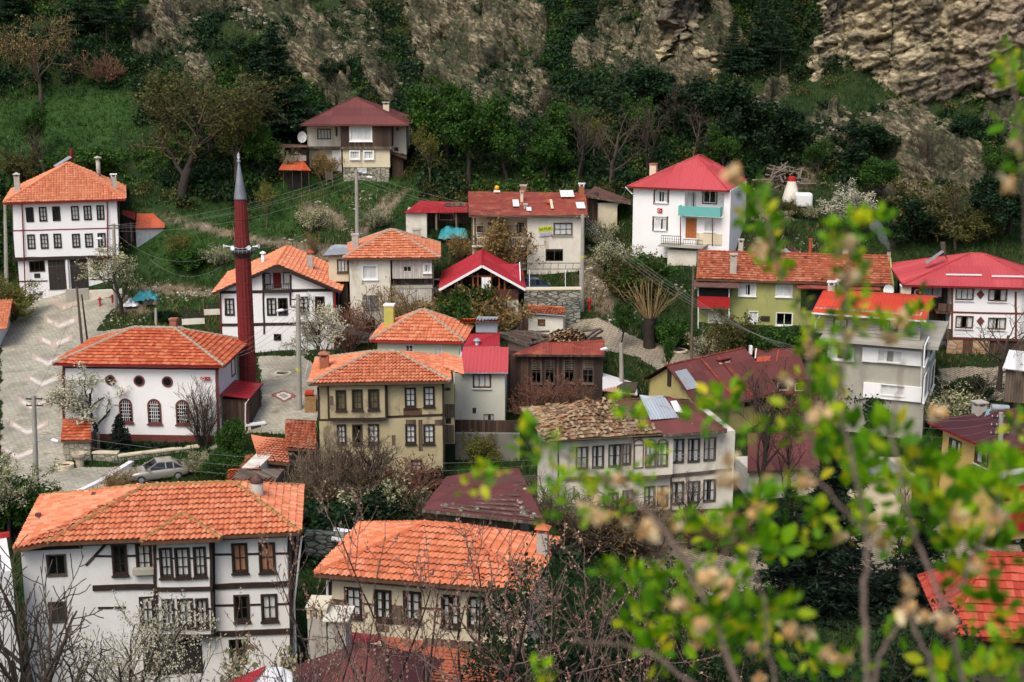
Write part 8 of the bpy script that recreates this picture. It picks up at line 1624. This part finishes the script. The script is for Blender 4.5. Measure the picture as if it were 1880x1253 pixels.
scrub('undergrowth', 'small dark tufts growing out of the rocks', 2700, lambda x, y, r, d, l, h, px, py, q: (r > .3) & (dens(x*2, y*2) > .46), 30, .8, .15, L_DARK, 4)
def tufts(name, label, n, cond, hgt, mat, seed, per=4):
    r_ = np.random.RandomState(seed); x = r_.uniform(-75, 75, n*6); y = 55+r_.rand(n*6)*125; z = gz(x, y); px, py = project(x, y, z); k = (px > -60) & (px < 1940) & (py > -40) & (py < 1320) & free(x, y) & cond(x, y, *masks_at(x, y)); x, y, z = x[k][:n], y[k][:n], z[k][:n]; n = len(x)
    x = np.repeat(x, per)+r_.normal(0, .12, n*per); y = np.repeat(y, per)+r_.normal(0, .12, n*per); z = np.repeat(z, per)-.04; hh = hgt*(.4+.9*r_.rand(n*per)); a = r_.rand(n*per)*2*PI; w = .035+.03*r_.rand(n*per); lx, ly = r_.normal(0, .35, n*per)*hh, r_.normal(0, .35, n*per)*hh
    V = np.stack([np.stack([x-w*np.cos(a), y-w*np.sin(a), z], 1), np.stack([x+w*np.cos(a), y+w*np.sin(a), z], 1), np.stack([x+lx, y+ly, z+hh], 1)], 1).reshape(-1, 3); tag(mesh_np(name, V, np.arange(len(V)).reshape(-1, 3), mat), label, 'grass', kind='stuff')
L_GRASS = Mleaf('grass_blades', [(0, (.012, .032, .007)), (.5, (.03, .075, .013)), (1, (.07, .12, .028))], .2, clump=.3); L_STRAW = Mleaf('dry_grass', [(0, (.1, .08, .03)), (1, (.24, .19, .09))], .2)
tufts('grass', 'short green grass between the houses and on the slopes', 52000, lambda x, y, r, d, l, h: (r < .4) & (d < .55), .42, L_GRASS, 5); tufts('grass', 'dry straw grass along paths and banks', 9000, lambda x, y, r, d, l, h: (r < .8) & ((d > .2) | (dens(x*1.5, y*1.5) > .58)), .5, L_STRAW, 6)
def stones(name, label, n, cond, smax, mat, seed):
    r_ = np.random.RandomState(seed); x = r_.uniform(-70, 72, n*30); y = r_.uniform(80, 190, n*30); z = gz(x, y); px, py = project(x, y, z); k = (px > -30) & (px < 1910) & (py > -20) & (py < 1260) & free(x, y) & cond(x, y, *masks_at(x, y), px, py); x, y, z = x[k][:n], y[k][:n], z[k][:n]; n = len(x)
    base = np.array([(-1,-1,-1),(1,-1,-1),(1,1,-1),(-1,1,-1),(-1,-1,1),(1,-1,1),(1,1,1),(-1,1,1)], float); Fb = np.array([(0,3,2,1),(4,5,6,7),(0,1,5,4),(1,2,6,5),(2,3,7,6),(3,0,4,7)]); s = smax*(.25+.75*r_.rand(n)**2.5)
    V = base[None]*(.6+.5*r_.rand(n, 8, 3))*s[:, None, None]*np.array([1, .8, .55]); a = r_.rand(n)*2*PI; c, q = np.cos(a)[:, None], np.sin(a)[:, None]; X = V[:, :, 0]*c-V[:, :, 1]*q+x[:, None]; Y = V[:, :, 0]*q+V[:, :, 1]*c+y[:, None]; Z = V[:, :, 2]+z[:, None]+s[:, None]*.2
    mesh_np(name, np.stack([X, Y, Z], 2).reshape(-1, 3), (Fb[None]+8*np.arange(n)[:, None, None]).reshape(-1, 4), mat, attr=np.repeat(r_.rand(n), 6)); tag(bpy.data.objects[-1] if False else [o for o in bpy.data.objects if o.name.startswith(name)][-1], label, 'rubble', kind='stuff')
ST_M = M('loose_limestone', (.4, .36, .28), (.3, .27, .2), 3, .95, pal=[(0, (.16, .14, .1)), (.5, (.4, .36, .27)), (1, (.62, .58, .48))])
def ell(px, py, L): 
    k = np.zeros(px.shape, bool)
    for cx, cy, rx, ry in L: k |= ((px-cx)/rx)**2+((py-cy)/ry)**2 < 1
    return k
stones('rubble', 'pale rubble and stones strewn over the village banks', 2600, lambda x, y, r, d, l, h, px, py: (vn(x*.5, y*.5, 0, 5) > .45) & ell(px, py, [(200,560,50,22),(330,535,90,22),(230,585,40,14),(630,400,70,40),(560,430,70,20),(700,430,60,30),(1110,520,45,40),(1120,470,50,30),(1230,520,60,25),(1440,460,90,30),(1150,590,50,20),(420,850,60,30),(1400,330,80,20),(690,380,40,40)]), .19, ST_M, 8)
ST_D = M('scree_rock', (.2, .18, .13), (.12, .11, .08), 3, .95, pal=[(0, (.05, .045, .035)), (.5, (.17, .15, .11)), (1, (.36, .32, .24))])
stones('scree', 'loose broken rock lying on the bare parts of the slope', 3500, lambda x, y, r, d, l, h, px, py: (r > .25) & (dens(x*3, y*3) > .42), .34, ST_D, 9)
stones('white_flowers', 'tiny white flowers and stones dotting the grass', 1100, lambda x, y, r, d, l, h, px, py: (l > .2) | (py > 300) & (y > 125) & (r < .2), .06, ST_M, 10)
# ================================================================== out of focus shrub close to the camera
FL = Mleaf('fresh_foreground_leaf', [(0, (.03, .11, .004)), (.35, (.11, .31, .006)), (.75, (.30, .54, .008)), (1, (.68, .60, .02))], .5, .45, clump=6.)
FB = Mleaf('faded_blossom_petal', [(0, (.60, .33, .13)), (.5, (.72, .49, .26)), (1, (.8, .68, .48))], .35, .7, clump=8.)
FK = M('foreground_bark', (.19, .14, .11), (.10, .07, .055), 30, .9, bump=.4, bsc=60)
rs = np.random.RandomState(99)
def leafblades(P, D, L, rs_):
    """bent pointed blades, base P, direction D, length L"""
    n = len(P); D = D/np.linalg.norm(D, axis=1)[:, None]; side = np.cross(D, rs_.normal(0, 1, (n, 3))); side /= np.linalg.norm(side, axis=1)[:, None]; nr = np.cross(D, side)
    prof = [(0, .03), (.2, .2), (.45, .3), (.7, .24), (.88, .12), (1, .005)]; V = []
    for t, w in prof:
        c = P+D*(L*t)[:, None]-nr*(L*.22*t*t)[:, None]
        V += [c-side*(L*w)[:, None]+nr*(L*.06*w*3)[:, None], c, c+side*(L*w)[:, None]+nr*(L*.06*w*3)[:, None]]
    V = np.stack(V, 1); Fc = []
    for i in range(len(prof)-1):
        for k in (0, 1): Fc.append((i*3+k, i*3+k+1, i*3+k+4, i*3+k+3))
    Fc = np.array(Fc)[None]+18*np.arange(n)[:, None, None]; return V.reshape(-1, 3), Fc.reshape(-1, 4)
CL = [(1385,372,40),(1408,430,38),(1425,482,32),(1355,345,25),(1555,415,40),(1602,412,38),(1528,442,26),(1565,500,36),(1567,570,34),(1552,622,34),(1470,560,24),(1490,612,32),(1490,652,28),(1530,700,42),(1642,600,38),(1682,580,38),(1500,742,44),(1450,792,38),(1560,792,54),(1640,802,54),(1540,852,50),(1602,862,48),(1682,852,52),(1742,882,60),(1800,902,60),(1700,940,50),(1610,960,40),(1500,945,40),(1392,922,46),(1332,742,46),(1292,762,38),(1385,792,28),(1365,992,54),(1302,972,40),(1250,962,34),(1422,1012,54),(1350,1062,46),(1162,1082,50),(1202,1062,38),(1120,1052,34),(1282,1102,54),(1242,1142,60),(1382,1132,54),(1422,1182,52),(1312,1182,54),(1202,1192,50),(1482,1202,44),(1562,1225,44),(1640,1002,40),(1762,1002,54),(1832,1012,50),(1812,1112,54),(1762,1062,46),(1852,1182,50),(1740,1232,54),(1832,1242,54),(972,812,38),(1002,832,36),(872,882,36),(898,866,26),(1052,882,38),(1012,912,34),(1102,892,34),(1150,882,34),(1000,960,26),(1082,952,28),(1205,832,28),(1160,772,34),(1150,738,26),(1190,892,26),(1292,1032,26),(1846,95,24),(1862,160,36),(1868,230,38),(1872,300,26),(1860,120,30),(1130,930,30),(1060,840,24),(1850,860,50),(1870,780,30),(1640,1150,30),(1000,1245,36),(1395,400,34),(1415,455,30),(1560,460,34),(1560,535,34),(1558,595,32),(1540,660,34),(1520,820,40),(1590,900,44),(1660,900,44),(1750,940,46),(1820,860,46),(1850,940,46),(1320,1140,46),(1260,1060,36),(1440,1120,44),(1500,1000,36),(1560,980,30),(1180,1130,40),(1340,950,36),(1450,900,40),(1480,700,32)]
sx0, sy0 = 1.05, 2.6
root = empty('blossoming_shrub', (sx0, sy0, float(gz(sx0, sy0))), 0, 'out-of-focus shrub with fresh green leaves and fading blossoms close to the camera on the right', 'shrub')
rl = np.array(root.location)
P, D, L, BP = [], [], [], []; tips = []
for i, (x, y, r) in enumerate(CL):
    Y = 3.1+1.2*rs.rand(); c = at(x, y, Y); k = r*Y/F; tips.append((c, x, y, Y)); n = int(9+r*.34)
    for _ in range(n):
        o_ = rs.normal(0, 1, 3)*np.array([.62, .5, .62])*k; d = o_/(np.linalg.norm(o_)+1e-9)+np.array([0, 0, .5])+rs.normal(0, .35, 3); P.append(c+o_*.5); D.append(d); L.append(k*rs.uniform(.5, .9))
    for _ in range(int(rs.poisson(.15))):
        q = c+rs.normal(0, 1, 3)*k*.8; m = 20; BP.append(q[None]+rs.normal(0, 1, (m, 3))*.010)
for x, y in [(1085,940),(1100,945),(1190,970),(1240,965),(1140,880),(1335,845),(1345,880),(1300,1060),(1250,1110),(1290,1145),(1380,1190),(1395,1250),(1450,1160),(1480,1165),(1520,1200),(1555,1210),(1600,960),(1670,1080),(1660,1120),(1700,1130),(1740,1140),(1800,1040),(1830,950),(1760,950),(1720,925),(1500,760),(1545,770),(1530,720),(1490,640),(1560,510),(1600,850),(1330,880),(1480,880),(1855,340),(1862,270),(1345,320),(1440,700),(1560,610),(1410,880)]:
    Y = 2.7+1.1*rs.rand(); BP.append(at(x, y, Y)[None]+rs.normal(0, 1, (18, 3))*.009)
V, Fc = leafblades(np.array(P)-rl, np.array(D), np.array(L), rs); mesh_np('leaves', V, Fc, FL, root, smooth=True)
mesh_np('blossom', *leafquads(np.concatenate(BP)-rl, .0125, rs, .75), FB, root)
def stem(pts, r0, r1, name='stem'):
    W = [at(x, y, Y)-rl for x, y, Y in pts]; W = [np.array(p) for p in W]; Q = []
    for i in range(len(W)-1):
        for k in range(5): Q.append(W[i]+(W[i+1]-W[i])*k/5+rs.normal(0, .003, 3))
    Q.append(W[-1]); n = len(Q); r0, r1 = r0*.6, r1*.7; MB().tube(Q, [r0+(r1-r0)*i/(n-1) for i in range(n)], 8).build(name, FK, root, True)
bs = project(sx0, sy0, float(gz(sx0, sy0))); B0 = (float(bs[0]), float(bs[1]), sy0)
stem([B0, (1420,1420,2.9), (1290,1092,3.2), (1210,960,3.3), (1130,885,3.4), (1060,850,3.4), (972,812,3.5)], .016, .004)
stem([B0, (1570,1400,2.8), (1592,1250,2.9), (1588,1090,3.0), (1592,980,3.1), (1572,880,3.1), (1545,760,3.2), (1548,600,3.2), (1560,430,3.3)], .013, .004)
stem([B0, (1790,1400,2.9), (1765,1253,3.0), (1735,1120,3.0), (1690,1010,3.1), (1660,930,3.1), (1640,800,3.2), (1660,660,3.3)], .013, .004)
stem([B0, (1560,1330,2.9), (1605,1245,3.1), (1625,1180,3.2), (1668,1130,3.3), (1665,1080,3.4), (1655,1040,3.4)], .011, .005)
stem([(1668,1130,3.3), (1690,1180,3.2), (1715,1240,3.1), (1740,1330,3.0)], .008, .006)
stem([B0, (1330,1300,3.2), (1190,1195,3.4), (1110,1180,3.5), (1050,1178,3.6)], .009, .004)
stem([(1592,980,3.1), (1500,880,3.2), (1480,760,3.2), (1490,620,3.3), (1425,480,3.3), (1390,360,3.4)], .006, .003)
stem([(1210,960,3.3), (1300,860,3.3), (1320,760,3.4)], .005, .003); stem([(1130,885,3.4), (1000,880,3.5), (880,880,3.5)], .005, .003); stem([(1130,885,3.4), (1160,790,3.4), (1150,735,3.5)], .005, .003); stem([(1735,1120,3.0), (1800,1000,3.2), (1850,860,3.3), (1870,700,3.3)], .006, .003); stem([(1870,700,3.3), (1885,450,3.3), (1870,250,3.3), (1845,90,3.4)], .005, .003)
stem([(1290,1092,3.2), (1340,1000,3.2), (1392,920,3.3)], .006, .003); stem([(1420,1420,2.9), (1420,1250,3.0), (1400,1100,3.1), (1365,990,3.2)], .007, .003)
# ------------------------------------------------------------------ camera, light, render settings
cam = bpy.data.cameras.new('camera'); cam.lens = 50; cam.sensor_width = 36; cam.clip_start = .05; cam.clip_end = 2000
co = bpy.data.objects.new('camera', cam); co.location = tuple(CAM); co.rotation_euler = (PI/2-PITCH, 0, 0); COL.objects.link(co); SC.camera = co
cam.dof.use_dof = True; cam.dof.focus_distance = 100.; cam.dof.aperture_fstop = 2.6
w = bpy.data.worlds.new('World'); SC.world = w; w.use_nodes = True; nt = w.node_tree
sky = nt.nodes.new('ShaderNodeTexSky'); sky.sky_type = 'NISHITA'; sky.sun_disc = False
SEL, SAZ = R(52), R(205)
sky.sun_elevation = SEL; sky.sun_rotation = SAZ; sky.air_density = 1.0; sky.dust_density = 4.0; sky.ozone_density = 1.0
nt.links.new(sky.outputs['Color'], nt.nodes['Background'].inputs['Color']); nt.nodes['Background'].inputs['Strength'].default_value = .15
sl_ = bpy.data.lights.new('sun', 'SUN'); sl_.energy = 1.1; sl_.angle = R(28); sl_.color = (1, .95, .87)
so = bpy.data.objects.new('sun', sl_); COL.objects.link(so)
from mathutils import Vector
dirv = Vector((math.sin(SAZ)*math.cos(SEL), math.cos(SAZ)*math.cos(SEL), math.sin(SEL)))
so.rotation_euler = dirv.to_track_quat('Z', 'Y').to_euler(); so.location = (0, 0, 120)
vs_ = SC.view_settings; SC.display_settings.display_device = 'sRGB'; vs_.view_transform = 'Standard'; vs_.look = 'None'; vs_.gamma = 1; vs_.exposure = .54; vs_.use_curve_mapping = False
SC.cycles.use_denoising = True; SC.cycles.max_bounces = 6; SC.cycles.diffuse_bounces = 3; SC.cycles.glossy_bounces = 3; SC.cycles.transparent_max_bounces = 16; SC.cycles.transmission_bounces = 4; SC.cycles.volume_bounces = 0
SC.cycles.caustics_reflective = False; SC.cycles.caustics_refractive = False; SC.cycles.sample_clamp_indirect = 6
